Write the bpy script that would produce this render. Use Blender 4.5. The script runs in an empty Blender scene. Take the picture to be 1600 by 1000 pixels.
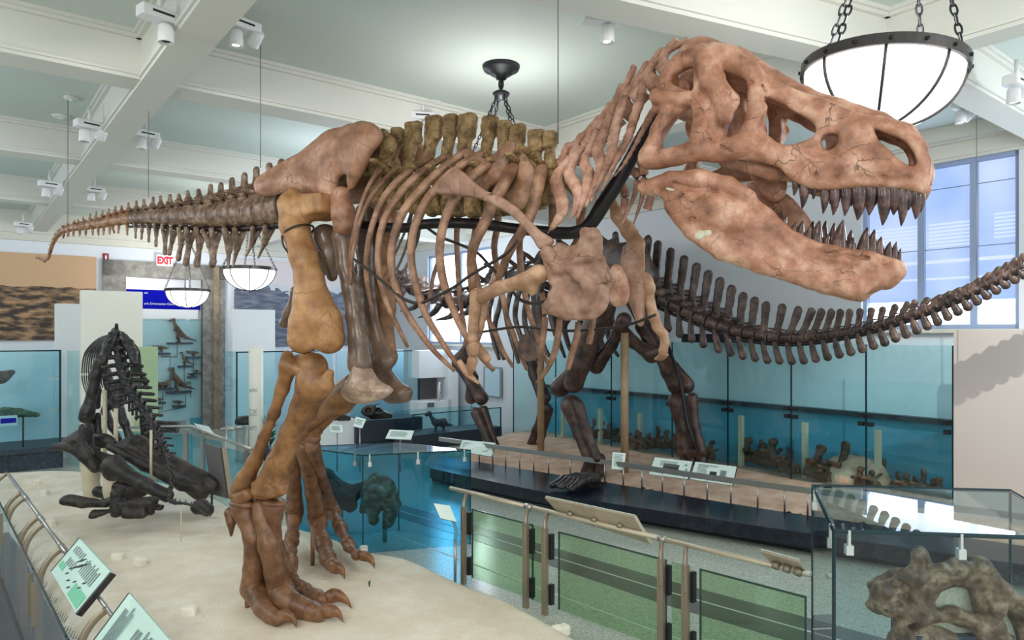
import bpy, math, random
import numpy as np
from mathutils import Vector, Matrix
random.seed(7)
RNG = np.random.default_rng(7)
SC = bpy.context.scene
COL = SC.collection
V = lambda *a: np.array(a, float)

# ---------------------------------------------------------------- camera model (pixels of the 1600x1000 frame)
F, CX, HZ, CH = 1100.0, 800.0, 520.0, 2.8
def atY(px, py, Y):
    return V((px - CX) / F * Y, Y, CH + (HZ - py) / F * Y)
def atz(px, py, z):
    Y = (CH - z) * F / (py - HZ)
    return V((px - CX) / F * Y, Y, z)
# room axes: E1 runs along the ceiling's main beam, E2 across it
A_ = math.radians(38.3)
E1 = V(-math.sin(A_), math.cos(A_)); E2 = V(math.cos(A_), math.sin(A_))
def room(r, s, z=0.0):
    p = E2 * r + E1 * s
    return V(p[0], p[1], z)
def on_r(px, py, r):          # pixel ray meets the plane r = const
    d = V((px - CX) / F, 1.0); Y = r / d.dot(E2)
    return atY(px, py, Y)
def on_s(px, py, s):
    d = V((px - CX) / F, 1.0); Y = s / d.dot(E1)
    return atY(px, py, Y)

class Frame:
    """a local frame standing on the ground: x forward, y left, z up"""
    def __init__(self, o, ang):
        self.o = np.array(o, float); self.ang = ang
        self.u = V(math.cos(ang), math.sin(ang)); self.v = V(-math.sin(ang), math.cos(ang))
    def loc(self, px, py, y=0.0):
        dx = (px - CX) / F
        s = (self.o[:2].dot(self.v) + y) / (V(dx, 1.0).dot(self.v))
        w = V(dx * s, s)
        return V((w - self.o[:2]).dot(self.u), y, CH + (HZ - py) / F * s - self.o[2])
    def to(self, w):
        d = w[:2] - self.o[:2]
        return V(d.dot(self.u), d.dot(self.v), w[2] - self.o[2])
    def world(self, l):
        p = self.o[:2] + self.u * l[0] + self.v * l[1]
        return V(p[0], p[1], self.o[2] + l[2])

# ---------------------------------------------------------------- objects
def thing(name, label, cat, loc=(0, 0, 0), rz=0.0, group=None):
    o = bpy.data.objects.new(name, None); COL.objects.link(o)
    o.location = Vector(loc); o.rotation_euler = (0, 0, rz); o.empty_display_size = 0.1
    o['label'] = label; o['category'] = cat
    if group: o['group'] = group
    return o
def tag(o, label, cat, group=None):
    o['label'] = label; o['category'] = cat
    if group: o['group'] = group
    return o
def mk(name, vf, mat, parent=None, smooth=True, midx=None):
    v, f = vf
    me = bpy.data.meshes.new(name)
    me.from_pydata([tuple(map(float, p)) for p in v] if not isinstance(v, list) else v, [], f if isinstance(f, list) else f.tolist())
    for m in (mat if isinstance(mat, (list, tuple)) else [mat]):
        me.materials.append(m)
    if smooth:
        me.polygons.foreach_set('use_smooth', [True] * len(me.polygons))
    if midx is not None:
        me.polygons.foreach_set('material_index', midx)
    me.update()
    o = bpy.data.objects.new(name, me); COL.objects.link(o)
    if parent is not None: o.parent = parent
    return o
def struct(name, vf, mat, smooth=False, parent=None):
    o = mk(name, vf, mat, parent, smooth)
    if parent is None: o['kind'] = 'structure'
    return o
def copy_thing(o, parent=None):
    c = o.copy(); COL.objects.link(c)
    if parent is not None: c.parent = parent
    for ch in list(o.children): copy_thing(ch, c)
    return c

# ---------------------------------------------------------------- simple meshes -> (verts, faces)
def join(*ms):
    vs, fs = [], []
    for v, f in ms:
        n = len(vs); vs += [tuple(map(float, p)) for p in v]
        fs += [[i + n for i in q] for q in f]
    return vs, fs
BOXF = [[0, 3, 2, 1], [4, 5, 6, 7], [0, 1, 5, 4], [1, 2, 6, 5], [2, 3, 7, 6], [3, 0, 4, 7]]
def hexa(b, t):               # bottom 4 and top 4 corners
    return [tuple(map(float, p)) for p in list(b) + list(t)], [list(q) for q in BOXF]
def box_m(x0, x1, y0, y1, z0, z1):
    return hexa([(x0, y0, z0), (x1, y0, z0), (x1, y1, z0), (x0, y1, z0)], [(x0, y0, z1), (x1, y0, z1), (x1, y1, z1), (x0, y1, z1)])
def rbox(x0, x1, y0, y1, z0, z1, b=0.01):   # box with chamfered vertical and top edges
    def ring(i, z): return [(x0 + i, y0, z), (x1 - i, y0, z), (x1, y0 + i, z), (x1, y1 - i, z), (x1 - i, y1, z), (x0 + i, y1, z), (x0, y1 - i, z), (x0, y0 + i, z)]
    def ins(z): return [(x0 + b, y0 + b, z), (x1 - b, y0 + b, z), (x1 - b, y0 + b, z), (x1 - b, y1 - b, z), (x1 - b, y1 - b, z), (x0 + b, y1 - b, z), (x0 + b, y1 - b, z), (x0 + b, y0 + b, z)]
    v = ring(b, z0) + ring(b, z1 - b) + [(p[0] * .0 + q[0], q[1], z1) for p, q in zip(ring(b, z1), ins(z1))]
    f = [[7, 6, 5, 4, 3, 2, 1, 0], [16, 17, 18, 19, 20, 21, 22, 23]]
    for k in (0, 8):
        for i in range(8):
            j = (i + 1) % 8
            f.append([k + i, k + j, k + 8 + j, k + 8 + i])
    return v, f
def slab(p, q, thick, z0, z1, side=0.0):    # vertical slab from p to q (xy), side -1..1 shifts it across
    p = np.array(p[:2], float); q = np.array(q[:2], float); d = q - p; d /= np.linalg.norm(d)
    n = V(-d[1], d[0]) * thick / 2; o = n * side
    a, b, c, e = p - n + o, q - n + o, q + n + o, p + n + o
    return hexa([(*a, z0), (*b, z0), (*c, z0), (*e, z0)], [(*a, z1), (*b, z1), (*c, z1), (*e, z1)])
def slab4(p, q, thick, zp0, zp1, zq0, zq1, side=0.0):
    (v, f) = slab(p, q, thick, 0, 1, side)
    zz = [zp0, zq0, zq0, zp0, zp1, zq1, zq1, zp1]
    return [(a[0], a[1], z) for a, z in zip(v, zz)], f
def prism(poly, z0, z1):
    n = len(poly)
    v = [(p[0], p[1], z0) for p in poly] + [(p[0], p[1], z1) for p in poly]
    f = [list(range(n))[::-1], list(range(n, 2 * n))]
    for i in range(n):
        j = (i + 1) % n; f.append([i, j, n + j, n + i])
    return v, f
def quad_panel(c, thick):     # four 3D corners (any plane) given a thickness
    c = [np.array(p, float) for p in c]
    n = np.cross(c[1] - c[0], c[3] - c[0]); n = n / np.linalg.norm(n) * thick
    return hexa([p - n for p in c], c)
def lathe(prof, n=24, c=(0, 0, 0), cap=True):
    v, f = [], []
    for r, z in prof:
        for i in range(n):
            a = 2 * math.pi * i / n
            v.append((c[0] + r * math.cos(a), c[1] + r * math.sin(a), c[2] + z))
    for k in range(len(prof) - 1):
        for i in range(n):
            j = (i + 1) % n
            f.append([k * n + i, k * n + j, (k + 1) * n + j, (k + 1) * n + i])
    if cap:
        f.append(list(range(n))[::-1]); f.append(list(range((len(prof) - 1) * n, len(prof) * n)))
    return v, f
def spline(P, n):
    P = np.array(P, float)
    if len(P) < 3:
        t = np.linspace(0, 1, n)[:, None]; return P[0] * (1 - t) + P[-1] * t
    Q = np.vstack([2 * P[0] - P[1], P, 2 * P[-1] - P[-2]])
    seg = np.linalg.norm(np.diff(P, axis=0)[:, :3], axis=1); cum = np.r_[0, np.cumsum(seg)]
    out = []
    for t in np.linspace(0, cum[-1] * (1 - 1e-9), n):
        i = min(np.searchsorted(cum, t, 'right') - 1, len(P) - 2)
        u = (t - cum[i]) / max(seg[i], 1e-9)
        a, b, c, d = Q[i], Q[i + 1], Q[i + 2], Q[i + 3]
        out.append(.5 * (2 * b + (c - a) * u + (2 * a - 5 * b + 4 * c - d) * u * u + (3 * b - a - 3 * c + d) * u ** 3))
    return np.array(out)
def sweep(P, ra, rb=None, n=24, m=10, ref=(0, 0, 1), jit=0.0, smooth=True, tip=True):
    """tube through P; ra = radius towards ref, rb = radius across"""
    P = np.array(P, float); k = len(P)
    ra = np.broadcast_to(np.array(ra, float), (k,)) if np.ndim(ra) < 1 or len(np.atleast_1d(ra)) == k else np.interp(np.linspace(0, 1, k), np.linspace(0, 1, len(ra)), ra)
    rb = ra if rb is None else (np.broadcast_to(np.array(rb, float), (k,)) if np.ndim(rb) < 1 or len(np.atleast_1d(rb)) == k else np.interp(np.linspace(0, 1, k), np.linspace(0, 1, len(rb)), rb))
    D = spline(np.c_[P, ra, rb], n) if smooth else np.c_[P, ra, rb]
    n = len(D); pts = D[:, :3]; T = np.gradient(pts, axis=0); T /= np.linalg.norm(T, axis=1)[:, None] + 1e-12
    ref = np.array(ref, float); v, f = [], []
    for i in range(n):
        s = np.cross(T[i], ref); L = np.linalg.norm(s)
        s = s / L if L > 1e-6 else np.cross(T[i], V(1, .1, 0)); w = np.cross(s, T[i])
        j = 1 + (RNG.normal() * jit if jit else 0)
        for a in range(m):
            t = 2 * math.pi * a / m
            v.append(tuple(pts[i] + w * math.cos(t) * D[i, 3] * j + s * math.sin(t) * D[i, 4] * j))
    for i in range(n - 1):
        for a in range(m):
            b = (a + 1) % m
            f.append([i * m + a, i * m + b, (i + 1) * m + b, (i + 1) * m + a])
    f.append(list(range(m))[::-1]); f.append(list(range((n - 1) * m, n * m)))
    return v, f
def rod(a, b, r, m=8):
    a = np.array(a, float); b = np.array(b, float); d = b - a
    ref = (0, 0, 1) if abs(d[2]) < .9 * np.linalg.norm(d) else (1, 0, 0)
    return sweep([a, b], r, n=2, m=m, ref=ref, smooth=False)
def ell_m(c, r):
    return lathe([(max(1e-4, r * math.sin(a)), -r * math.cos(a)) for a in np.linspace(0, math.pi, 8)], 12, c)
def torus_m(R, r, c=(0, 0, 0), n=32, m=8):
    P = [(c[0] + R * math.cos(t), c[1] + R * math.sin(t), c[2]) for t in np.linspace(0, 2 * math.pi, n, endpoint=False)]
    v, f = [], []
    for i, p in enumerate(P):
        t = 2 * math.pi * i / n
        for a in range(m):
            q = 2 * math.pi * a / m; rr = R + r * math.cos(q)
            v.append((c[0] + rr * math.cos(t), c[1] + rr * math.sin(t), c[2] + r * math.sin(q)))
    for i in range(n):
        for a in range(m):
            i2, b = (i + 1) % n, (a + 1) % m
            f.append([i * m + a, i2 * m + a, i2 * m + b, i * m + b])
    return v, f
def chain_m(a, b, link=0.07, r=0.006):
    a = np.array(a, float); b = np.array(b, float); L = np.linalg.norm(b - a); d = (b - a) / L
    n = max(3, int(L / (link * .78))); s = np.cross(d, V(.3, .9, .1)); s /= np.linalg.norm(s); w = np.cross(d, s)
    out = []
    for i in range(n):
        c = a + d * (L * (i + .5) / n); q = s if i % 2 else w
        P = []
        for t in np.linspace(0, 2 * math.pi, 10, endpoint=False):
            P.append(c + d * math.cos(t) * link * .5 + q * math.sin(t) * link * .22)
        P.append(P[0])
        nrm = np.cross(d, q)
        out.append(sweep(P, r, n=11, m=5, ref=nrm, smooth=False))
    return join(*out)

# ---------------------------------------------------------------- signed distance modelling for bones
def smin(a, b, k):
    h = np.maximum(k - np.abs(a - b), 0) / k
    return np.minimum(a, b) - h * h * k * .25
def cap(a, b, ra, rb=None, flat=None):
    a = np.array(a, float); b = np.array(b, float); rb = ra if rb is None else rb
    fd = None
    if flat is not None:
        fd = np.array(flat[0], float); fd /= np.linalg.norm(fd)
    def fn(X, Y, Z):
        px, py, pz = X - a[0], Y - a[1], Z - a[2]; d = b - a; dd = max(d.dot(d), 1e-12)
        t = np.clip((px * d[0] + py * d[1] + pz * d[2]) / dd, 0, 1)
        qx, qy, qz = px - t * d[0], py - t * d[1], pz - t * d[2]
        q2 = qx * qx + qy * qy + qz * qz
        if fd is not None:
            c = qx * fd[0] + qy * fd[1] + qz * fd[2]
            q2 = q2 + c * c * (1 / flat[1] ** 2 - 1)
        g = np.sqrt(q2) - (ra + (rb - ra) * t)
        return g * (min(1, flat[1] * 1.4) if flat is not None else 1)
    R = max(ra, rb)
    return (np.minimum(a, b) - R, np.maximum(a, b) + R, fn)
def chain(pts, rads, flat=None):
    return [cap(pts[i], pts[i + 1], rads[i], rads[i + 1], flat) for i in range(len(pts) - 1)]
def ell(c, r, R=None):
    c = np.array(c, float); r = np.array(r, float) * np.ones(3)
    def fn(X, Y, Z):
        p = [X - c[0], Y - c[1], Z - c[2]]
        if R is not None: p = [sum(p[j] * R[j][i] for j in range(3)) for i in range(3)]
        return (np.sqrt((p[0] / r[0]) ** 2 + (p[1] / r[1]) ** 2 + (p[2] / r[2]) ** 2) - 1) * r.min()
    m = r.max() if R is not None else r
    return (c - m, c + m, fn)
def bx(c, h, rd, R=None):
    c = np.array(c, float); h = np.array(h, float)
    def fn(X, Y, Z):
        p = [X - c[0], Y - c[1], Z - c[2]]
        if R is not None: p = [sum(p[j] * R[j][i] for j in range(3)) for i in range(3)]
        q = [np.abs(p[i]) - h[i] + rd for i in range(3)]
        o = np.sqrt(sum(np.maximum(t, 0) ** 2 for t in q))
        return o + np.minimum(np.maximum(np.maximum(q[0], q[1]), q[2]), 0) - rd
    m = np.linalg.norm(h) if R is not None else h
    return (c - m, c + m, fn)
def spool(c, hl, re, rm, zs=1.0):
    c = np.array(c, float)
    def fn(X, Y, Z):
        x = X - c[0]; t = np.clip(np.abs(x) / hl, 0, 1)
        r = rm + (re - rm) * t ** 3
        a = np.sqrt((Y - c[1]) ** 2 + ((Z - c[2]) / zs) ** 2) - r; b = np.abs(x) - hl
        e = .15 * re; q0, q1 = np.maximum(a + e, 0), np.maximum(b + e, 0)
        return np.sqrt(q0 ** 2 + q1 ** 2) + np.minimum(np.maximum(a + e, b + e), 0) - e
    m = V(hl, re, re * max(1, zs))
    return (c - m, c + m, fn)
def poly2d(poly, X, Z):
    P = np.array(poly, float); d = np.full(np.broadcast(X, Z).shape, 1e9); s = np.ones(d.shape)
    n = len(P)
    for i in range(n):
        a, b = P[i], P[i - 1]
        ex, ez = b[0] - a[0], b[1] - a[1]; wx, wz = X - a[0], Z - a[1]
        t = np.clip((wx * ex + wz * ez) / (ex * ex + ez * ez + 1e-12), 0, 1)
        d = np.minimum(d, (wx - ex * t) ** 2 + (wz - ez * t) ** 2)
        c1, c2, c3 = Z >= a[1], Z < b[1], ex * wz > ez * wx
        flip = (c1 & c2 & c3) | (~c1 & ~c2 & ~c3)
        s = np.where(flip, -s, s)
    return s * np.sqrt(d)
def smooth_poly(P, n=4):
    P = np.array(P, float); Q = np.vstack([P[-1], P, P[0], P[1]]); out = []
    for i in range(len(P)):
        a, b, c, d = Q[i], Q[i + 1], Q[i + 2], Q[i + 3]
        for u in np.arange(n) / n:
            out.append(.5 * (2 * b + (c - a) * u + (2 * a - 5 * b + 4 * c - d) * u * u + (3 * b - a - 3 * c + d) * u ** 3))
    return np.array(out)
def plate(outline, ysurf, th, holes=(), rd=.02, sym=False, belly=0.0, ylim=1.0):
    """outline polygon in (x,z), standing at y = ysurf(x,z) with half thickness th, rounded rim"""
    O = np.array(outline, float)
    yf = ysurf if callable(ysurf) else (lambda X, Z: ysurf)
    def fn(X, Y, Z):
        X2, Z2 = X[:, :, :], Z[:, :, :]
        d = poly2d(O, X2, Z2)
        for h in holes: d = np.maximum(d, -poly2d(h, X2, Z2))
        t = th + belly * np.clip(-d / .12, 0, 1)
        e = np.abs((np.abs(Y) if sym else Y) - yf(X2, Z2)) - t
        a, b = np.maximum(d + rd, 0), np.maximum(e + rd, 0)
        return np.sqrt(a * a + b * b) + np.minimum(np.maximum(d + rd, e + rd), 0) - rd
    lo = V(O[:, 0].min(), -ylim, O[:, 1].min()); hi = V(O[:, 0].max(), ylim, O[:, 1].max())
    return (lo, hi, fn)
def sub(p): return p + ('-',)
_NW = [(RNG.normal(size=3), RNG.uniform(0, 6.28)) for _ in range(14)]
def fnoise(X, Y, Z, fr):
    out = 0.0
    for i, (w, ph) in enumerate(_NW):
        o = 1 + i // 5 * 1.1
        out = out + np.sin((X * w[0] + Y * w[1] + Z * w[2]) * fr * o + ph * (1 + i)) / o
    return out / 5
def sdf(prims, h, k=.04, noise=(0, 0)):
    """smooth union of the shapes, meshed by surface nets"""
    add = [p for p in prims if len(p) == 3]
    lo = np.min([p[0] for p in add], axis=0) - 2.5 * h - k * .3; hi = np.max([p[1] for p in add], axis=0) + 2.5 * h + k * .3
    n = np.ceil((hi - lo) / h).astype(int) + 1
    g = np.full(n, .5, np.float64)
    ax = [lo[i] + np.arange(n[i]) * h for i in range(3)]
    for p in prims:
        m = k + 2.5 * h
        i0 = np.clip(((p[0] - m - lo) / h).astype(int), 0, n - 1); i1 = np.clip(np.ceil((p[1] + m - lo) / h).astype(int) + 1, 1, n)
        X = ax[0][i0[0]:i1[0], None, None]; Y = ax[1][None, i0[1]:i1[1], None]; Z = ax[2][None, None, i0[2]:i1[2]]
        sl = (slice(i0[0], i1[0]), slice(i0[1], i1[1]), slice(i0[2], i1[2]))
        d = np.broadcast_to(p[2](X, Y, Z), g[sl].shape)
        if len(p) == 4: g[sl] = -smin(-g[sl], d, k * .5)
        else: g[sl] = smin(g[sl], d, k)
    if noise[0]:
        g = g + noise[0] * fnoise(ax[0][:, None, None], ax[1][None, :, None], ax[2][None, None, :], noise[1])
    for a in range(3):
        for e in (0, -1):
            s = [slice(None)] * 3; s[a] = e; g[tuple(s)] = np.maximum(g[tuple(s)], h * .5)
    return nets(g, lo, h)
def nets(g, lo, h):
    n = np.array(g.shape); c = n - 1; N = int(np.prod(c))
    acc = np.zeros((N, 3)); cnt = np.zeros(N); quads = []
    for a in range(3):
        s0 = [slice(None)] * 3; s1 = [slice(None)] * 3; s0[a] = slice(0, -1); s1[a] = slice(1, None)
        A, B = g[tuple(s0)], g[tuple(s1)]
        E = np.argwhere((A < 0) != (B < 0))
        if not len(E): continue
        va = A[tuple(E.T)]; vb = B[tuple(E.T)]; P = E.astype(float); P[:, a] += va / (va - vb)
        b, d = (a + 1) % 3, (a + 2) % 3
        ok = (E[:, b] > 0) & (E[:, d] > 0) & (E[:, b] < c[b]) & (E[:, d] < c[d])
        E, P, va = E[ok], P[ok], va[ok]; ids = []
        for ob, od in ((0, 0), (1, 0), (1, 1), (0, 1)):
            C = E.copy(); C[:, b] -= ob; C[:, d] -= od
            f = (C[:, 0] * c[1] + C[:, 1]) * c[2] + C[:, 2]; ids.append(f)
            cnt += np.bincount(f, minlength=N)
            for i in range(3): acc[:, i] += np.bincount(f, weights=P[:, i], minlength=N)
        q = np.stack(ids, 1); fl = va > 0; q[fl] = q[fl][:, ::-1]; quads.append(q)
    used = np.nonzero(cnt)[0]; mp = np.full(N, -1); mp[used] = np.arange(len(used))
    v = acc[used] / cnt[used][:, None] * h + lo
    return v, mp[np.vstack(quads)]
def xf(vf, M, o):             # columns of M are the images of the local axes
    v, f = vf
    return np.array(v, float) @ np.array(M, float).T + np.array(o, float), f

# ---------------------------------------------------------------- materials
def lin(c):
    return tuple(((x / 255) / 12.92 if x / 255 <= .04045 else ((x / 255 + .055) / 1.055) ** 2.4) for x in c) + (1.0,)
def base_mat(name):
    m = bpy.data.materials.new(name); m.use_nodes = True; nt = m.node_tree
    b = nt.nodes['Principled BSDF']
    return m, nt, b
def ND(nt, t, **k):
    n = nt.nodes.new(t)
    for a, v in k.items():
        if hasattr(n, a): setattr(n, a, v)
    return n
def mat(name, c, rough=.5, metal=0.0, c2=None, c3=None, scale=4.0, bump=0.0, bscale=40.0, detail=6.0, emit=None, estr=0.0, spec=.5, coord='Object', crack=0.0, cscale=7.0):
    m, nt, b = base_mat(name); L = nt.links.new
    b.inputs['Roughness'].default_value = rough; b.inputs['Metallic'].default_value = metal
    b.inputs['Base Color'].default_value = lin(c); b.inputs['Specular IOR Level'].default_value = spec
    tc = ND(nt, 'ShaderNodeTexCoord')
    if c2 is not None:
        nz = ND(nt, 'ShaderNodeTexNoise'); nz.inputs['Scale'].default_value = scale; nz.inputs['Detail'].default_value = detail; nz.inputs['Roughness'].default_value = .62
        L(tc.outputs[coord], nz.inputs['Vector'])
        r = ND(nt, 'ShaderNodeValToRGB'); r.color_ramp.elements[0].position = .33; r.color_ramp.elements[0].color = lin(c2)
        r.color_ramp.elements[1].position = .66; r.color_ramp.elements[1].color = lin(c3 if c3 is not None else c)
        if c3 is not None:
            e = r.color_ramp.elements.new(.5); e.color = lin(c)
        L(nz.outputs['Fac'], r.inputs['Fac']); L(r.outputs['Color'], b.inputs['Base Color'])
    cd = None
    if crack:                 # fine irregular cracks: darker in colour and cut into the surface
        wz = ND(nt, 'ShaderNodeTexNoise'); wz.inputs['Scale'].default_value = cscale * .8; wz.inputs['Detail'].default_value = 4; L(tc.outputs[coord], wz.inputs['Vector'])
        ad = ND(nt, 'ShaderNodeVectorMath', operation='MULTIPLY_ADD'); L(wz.outputs['Color'], ad.inputs[0]); ad.inputs[1].default_value = (.22, .22, .22); L(tc.outputs[coord], ad.inputs[2])
        vo = ND(nt, 'ShaderNodeTexVoronoi', feature='DISTANCE_TO_EDGE'); vo.inputs['Scale'].default_value = cscale; L(ad.outputs[0], vo.inputs['Vector'])
        ms = ND(nt, 'ShaderNodeTexNoise'); ms.inputs['Scale'].default_value = 5.0; L(tc.outputs[coord], ms.inputs['Vector'])
        mr = ND(nt, 'ShaderNodeMapRange'); mr.inputs['From Min'].default_value = .004; mr.inputs['From Max'].default_value = .022; mr.inputs['To Min'].default_value = 1; mr.inputs['To Max'].default_value = 0; L(vo.outputs['Distance'], mr.inputs['Value'])
        m2 = ND(nt, 'ShaderNodeMapRange'); m2.inputs['From Min'].default_value = .46; m2.inputs['From Max'].default_value = .6; L(ms.outputs['Fac'], m2.inputs['Value'])
        cd = ND(nt, 'ShaderNodeMath', operation='MULTIPLY'); L(mr.outputs[0], cd.inputs[0]); L(m2.outputs[0], cd.inputs[1])
        cx_ = ND(nt, 'ShaderNodeMath', operation='MULTIPLY'); L(cd.outputs[0], cx_.inputs[0]); cx_.inputs[1].default_value = crack
        mx = ND(nt, 'ShaderNodeMix', data_type='RGBA'); L(cx_.outputs[0], mx.inputs[0])
        if b.inputs['Base Color'].links: L(b.inputs['Base Color'].links[0].from_socket, mx.inputs[6])
        else: mx.inputs[6].default_value = lin(c)
        mx.inputs[7].default_value = lin(tuple(q * .45 for q in (c2 or c))); L(mx.outputs[2], b.inputs['Base Color'])
    if bump:
        n2 = ND(nt, 'ShaderNodeTexNoise'); n2.inputs['Scale'].default_value = bscale; n2.inputs['Detail'].default_value = 8
        L(tc.outputs[coord], n2.inputs['Vector'])
        bp = ND(nt, 'ShaderNodeBump'); bp.inputs['Strength'].default_value = bump; bp.inputs['Distance'].default_value = .02
        if cd is not None:
            hh = ND(nt, 'ShaderNodeMath', operation='MULTIPLY_ADD'); L(cd.outputs[0], hh.inputs[0]); hh.inputs[1].default_value = -.5; L(n2.outputs['Fac'], hh.inputs[2]); L(hh.outputs[0], bp.inputs['Height'])
        else: L(n2.outputs['Fac'], bp.inputs['Height']); L(bp.outputs['Normal'], b.inputs['Normal'])
    if emit is not None:
        b.inputs['Emission Color'].default_value = lin(emit); b.inputs['Emission Strength'].default_value = estr
    return m
def glass(name, tint, rough=0.0, refl=1.0, ior=1.35):
    m = bpy.data.materials.new(name); m.use_nodes = True; nt = m.node_tree; nt.nodes.clear(); L = nt.links.new
    t = ND(nt, 'ShaderNodeBsdfTransparent'); t.inputs[0].default_value = lin(tint)
    g = ND(nt, 'ShaderNodeBsdfGlossy'); g.inputs['Roughness'].default_value = rough; g.inputs['Color'].default_value = (refl, refl, refl, 1)
    fr = ND(nt, 'ShaderNodeFresnel'); fr.inputs['IOR'].default_value = ior
    mx = ND(nt, 'ShaderNodeMixShader'); o = ND(nt, 'ShaderNodeOutputMaterial')
    ge = ND(nt, 'ShaderNodeNewGeometry'); iv = ND(nt, 'ShaderNodeMath', operation='SUBTRACT'); iv.inputs[0].default_value = 1; L(ge.outputs['Backfacing'], iv.inputs[1])
    mu = ND(nt, 'ShaderNodeMath', operation='MULTIPLY'); L(fr.outputs[0], mu.inputs[0]); L(iv.outputs[0], mu.inputs[1]); L(mu.outputs[0], mx.inputs[0]); L(t.outputs[0], mx.inputs[1]); L(g.outputs[0], mx.inputs[2]); L(mx.outputs[0], o.inputs[0])
    return m
M = {}
M['bone_skull'] = mat('bone_skull', (170, 119, 94), .5, c2=(122, 80, 58), c3=(208, 166, 142), scale=6, bump=1.25, bscale=34, crack=.75, cscale=6)
M['bone_neck'] = mat('bone_neck', (172, 126, 104), .55, c2=(112, 76, 60), c3=(204, 164, 144), scale=8, bump=.7, bscale=30, crack=.5, cscale=9)
M['bone_rib'] = mat('bone_rib', (134, 97, 73), .48, c2=(92, 63, 46), c3=(168, 129, 104), scale=7, bump=.5, bscale=26, crack=.5, cscale=9)
M['bone_spine'] = mat('bone_spine', (140, 112, 72), .7, c2=(88, 66, 38), c3=(176, 146, 104), scale=14, bump=1.6, bscale=32)
M['bone_ilium'] = mat('bone_ilium', (168, 122, 96), .45, c2=(124, 84, 62), c3=(196, 152, 128), scale=5, bump=.7, bscale=26, crack=.6, cscale=5)
M['bone_femur'] = mat('bone_femur', (170, 124, 80), .5, c2=(136, 92, 54), c3=(194, 150, 106), scale=5, bump=.4, bscale=26, crack=.5, cscale=4)
M['bone_leg'] = mat('bone_leg', (136, 94, 56), .45, c2=(100, 66, 38), c3=(162, 118, 76), scale=6, bump=.35, bscale=26, crack=.5, cscale=5)
M['bone_foot'] = mat('bone_foot', (116, 80, 54), .42, c2=(86, 56, 36), c3=(140, 102, 74), scale=7, bump=.35, bscale=28, crack=.4, cscale=8)
M['bone_tail'] = mat('bone_tail', (112, 88, 70), .33, c2=(66, 48, 36), c3=(158, 132, 112), scale=11, bump=.6, bscale=34)
M['bone_tailtip'] = mat('bone_tailtip', (140, 98, 66), .42, c2=(92, 62, 42), c3=(176, 132, 98), scale=13, bump=.4, bscale=34)
M['bone_pubis'] = mat('bone_pubis', (104, 84, 70), .3, c2=(82, 64, 52), c3=(132, 108, 92), scale=3.5, bump=.35, bscale=26, crack=.5, cscale=5)
M['bone_boot'] = mat('bone_boot', (154, 130, 112), .4, c2=(120, 98, 82), c3=(190, 166, 148), scale=7, bump=.8, bscale=24)
M['bone_plaster'] = mat('bone_plaster', (150, 114, 95), .62, c2=(118, 86, 70), c3=(174, 142, 124), scale=6, bump=1.0, bscale=18, crack=.8, cscale=5)
M['bone_arm'] = mat('bone_arm', (158, 120, 92), .5, c2=(130, 94, 68), c3=(192, 154, 124), scale=7, bump=.2, bscale=28)
M['tooth'] = mat('tooth', (74, 52, 48), .22, c2=(42, 28, 26), c3=(112, 84, 78), scale=16, bump=.1, bscale=30)
M['claw'] = mat('claw', (124, 82, 52), .35, c2=(88, 56, 36), c3=(148, 104, 72), scale=9, bump=.2)
M['steel_dark'] = mat('steel_dark', (46, 42, 44), .38, metal=.6)
M['wire'] = mat('wire', (58, 50, 46), .45, metal=.5)
M['cable'] = mat('cable', (120, 118, 112), .5, metal=.3)
M['apato'] = mat('apato', (70, 54, 48), .42, c2=(38, 28, 26), c3=(108, 84, 74), scale=6, bump=.4, bscale=24)
M['apato_leg'] = mat('apato_leg', (66, 48, 42), .38, c2=(32, 24, 24), c3=(98, 72, 60), scale=5, bump=.3, bscale=22)
M['black_bone'] = mat('black_bone', (44, 40, 40), .34, c2=(22, 20, 22), c3=(70, 64, 62), scale=6, bump=.45, bscale=24)
M['black_bone_rough'] = mat('black_bone_rough', (46, 40, 38), .5, c2=(24, 21, 21), c3=(76, 62, 54), scale=6, bump=.6, bscale=24)
M['fossil'] = mat('fossil', (92, 70, 54), .6, c2=(44, 34, 26), c3=(112, 88, 66), scale=9, bump=.7, bscale=24)
M['skull_case'] = mat('skull_case', (118, 90, 68), .45, c2=(64, 46, 34), c3=(172, 146, 118), scale=9, bump=1.4, bscale=22, crack=.8, cscale=8)
M['plaster_fill'] = mat('plaster_fill', (206, 204, 180), .75, c2=(188, 184, 158), c3=(220, 218, 196), scale=30, bump=.5, bscale=60)
M['board_rose'] = mat('board_rose', (198, 188, 182), .7)
M['sand'] = mat('sand', (234, 220, 199), .9, c2=(225, 208, 184), c3=(243, 232, 215), scale=2.2, bump=.7, bscale=55, coord='Object')
M['sand_rose'] = mat('sand_rose', (206, 172, 146), .9, c2=(186, 150, 124), c3=(222, 192, 168), scale=3, bump=.9, bscale=14)
M['chalk'] = mat('chalk', (248, 242, 228), .85, c2=(236, 226, 206), scale=14, bump=.5)
M['wall'] = mat('wall', (222, 228, 236), .75)
M['wall_r'] = mat('wall_r', (214, 218, 224), .75)
M['ceil'] = mat('ceil', (192, 202, 198), .8)
M['beam'] = mat('beam', (206, 206, 200), .7)
M['beam_trim'] = mat('beam_trim', (212, 210, 200), .7)
M['white_panel'] = mat('white_panel', (236, 238, 240), .6)
M['cream_panel'] = mat('cream_panel', (238, 236, 224), .6)
M['green_panel'] = mat('green_panel', (176, 200, 158), .6)
M['blue_panel'] = mat('blue_panel', (186, 212, 226), .5)
M['sign_blue'] = mat('sign_blue', (8, 16, 168), .85, spec=.1)
M['white_ink'] = mat('white_ink', (240, 242, 250), .6)
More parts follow.
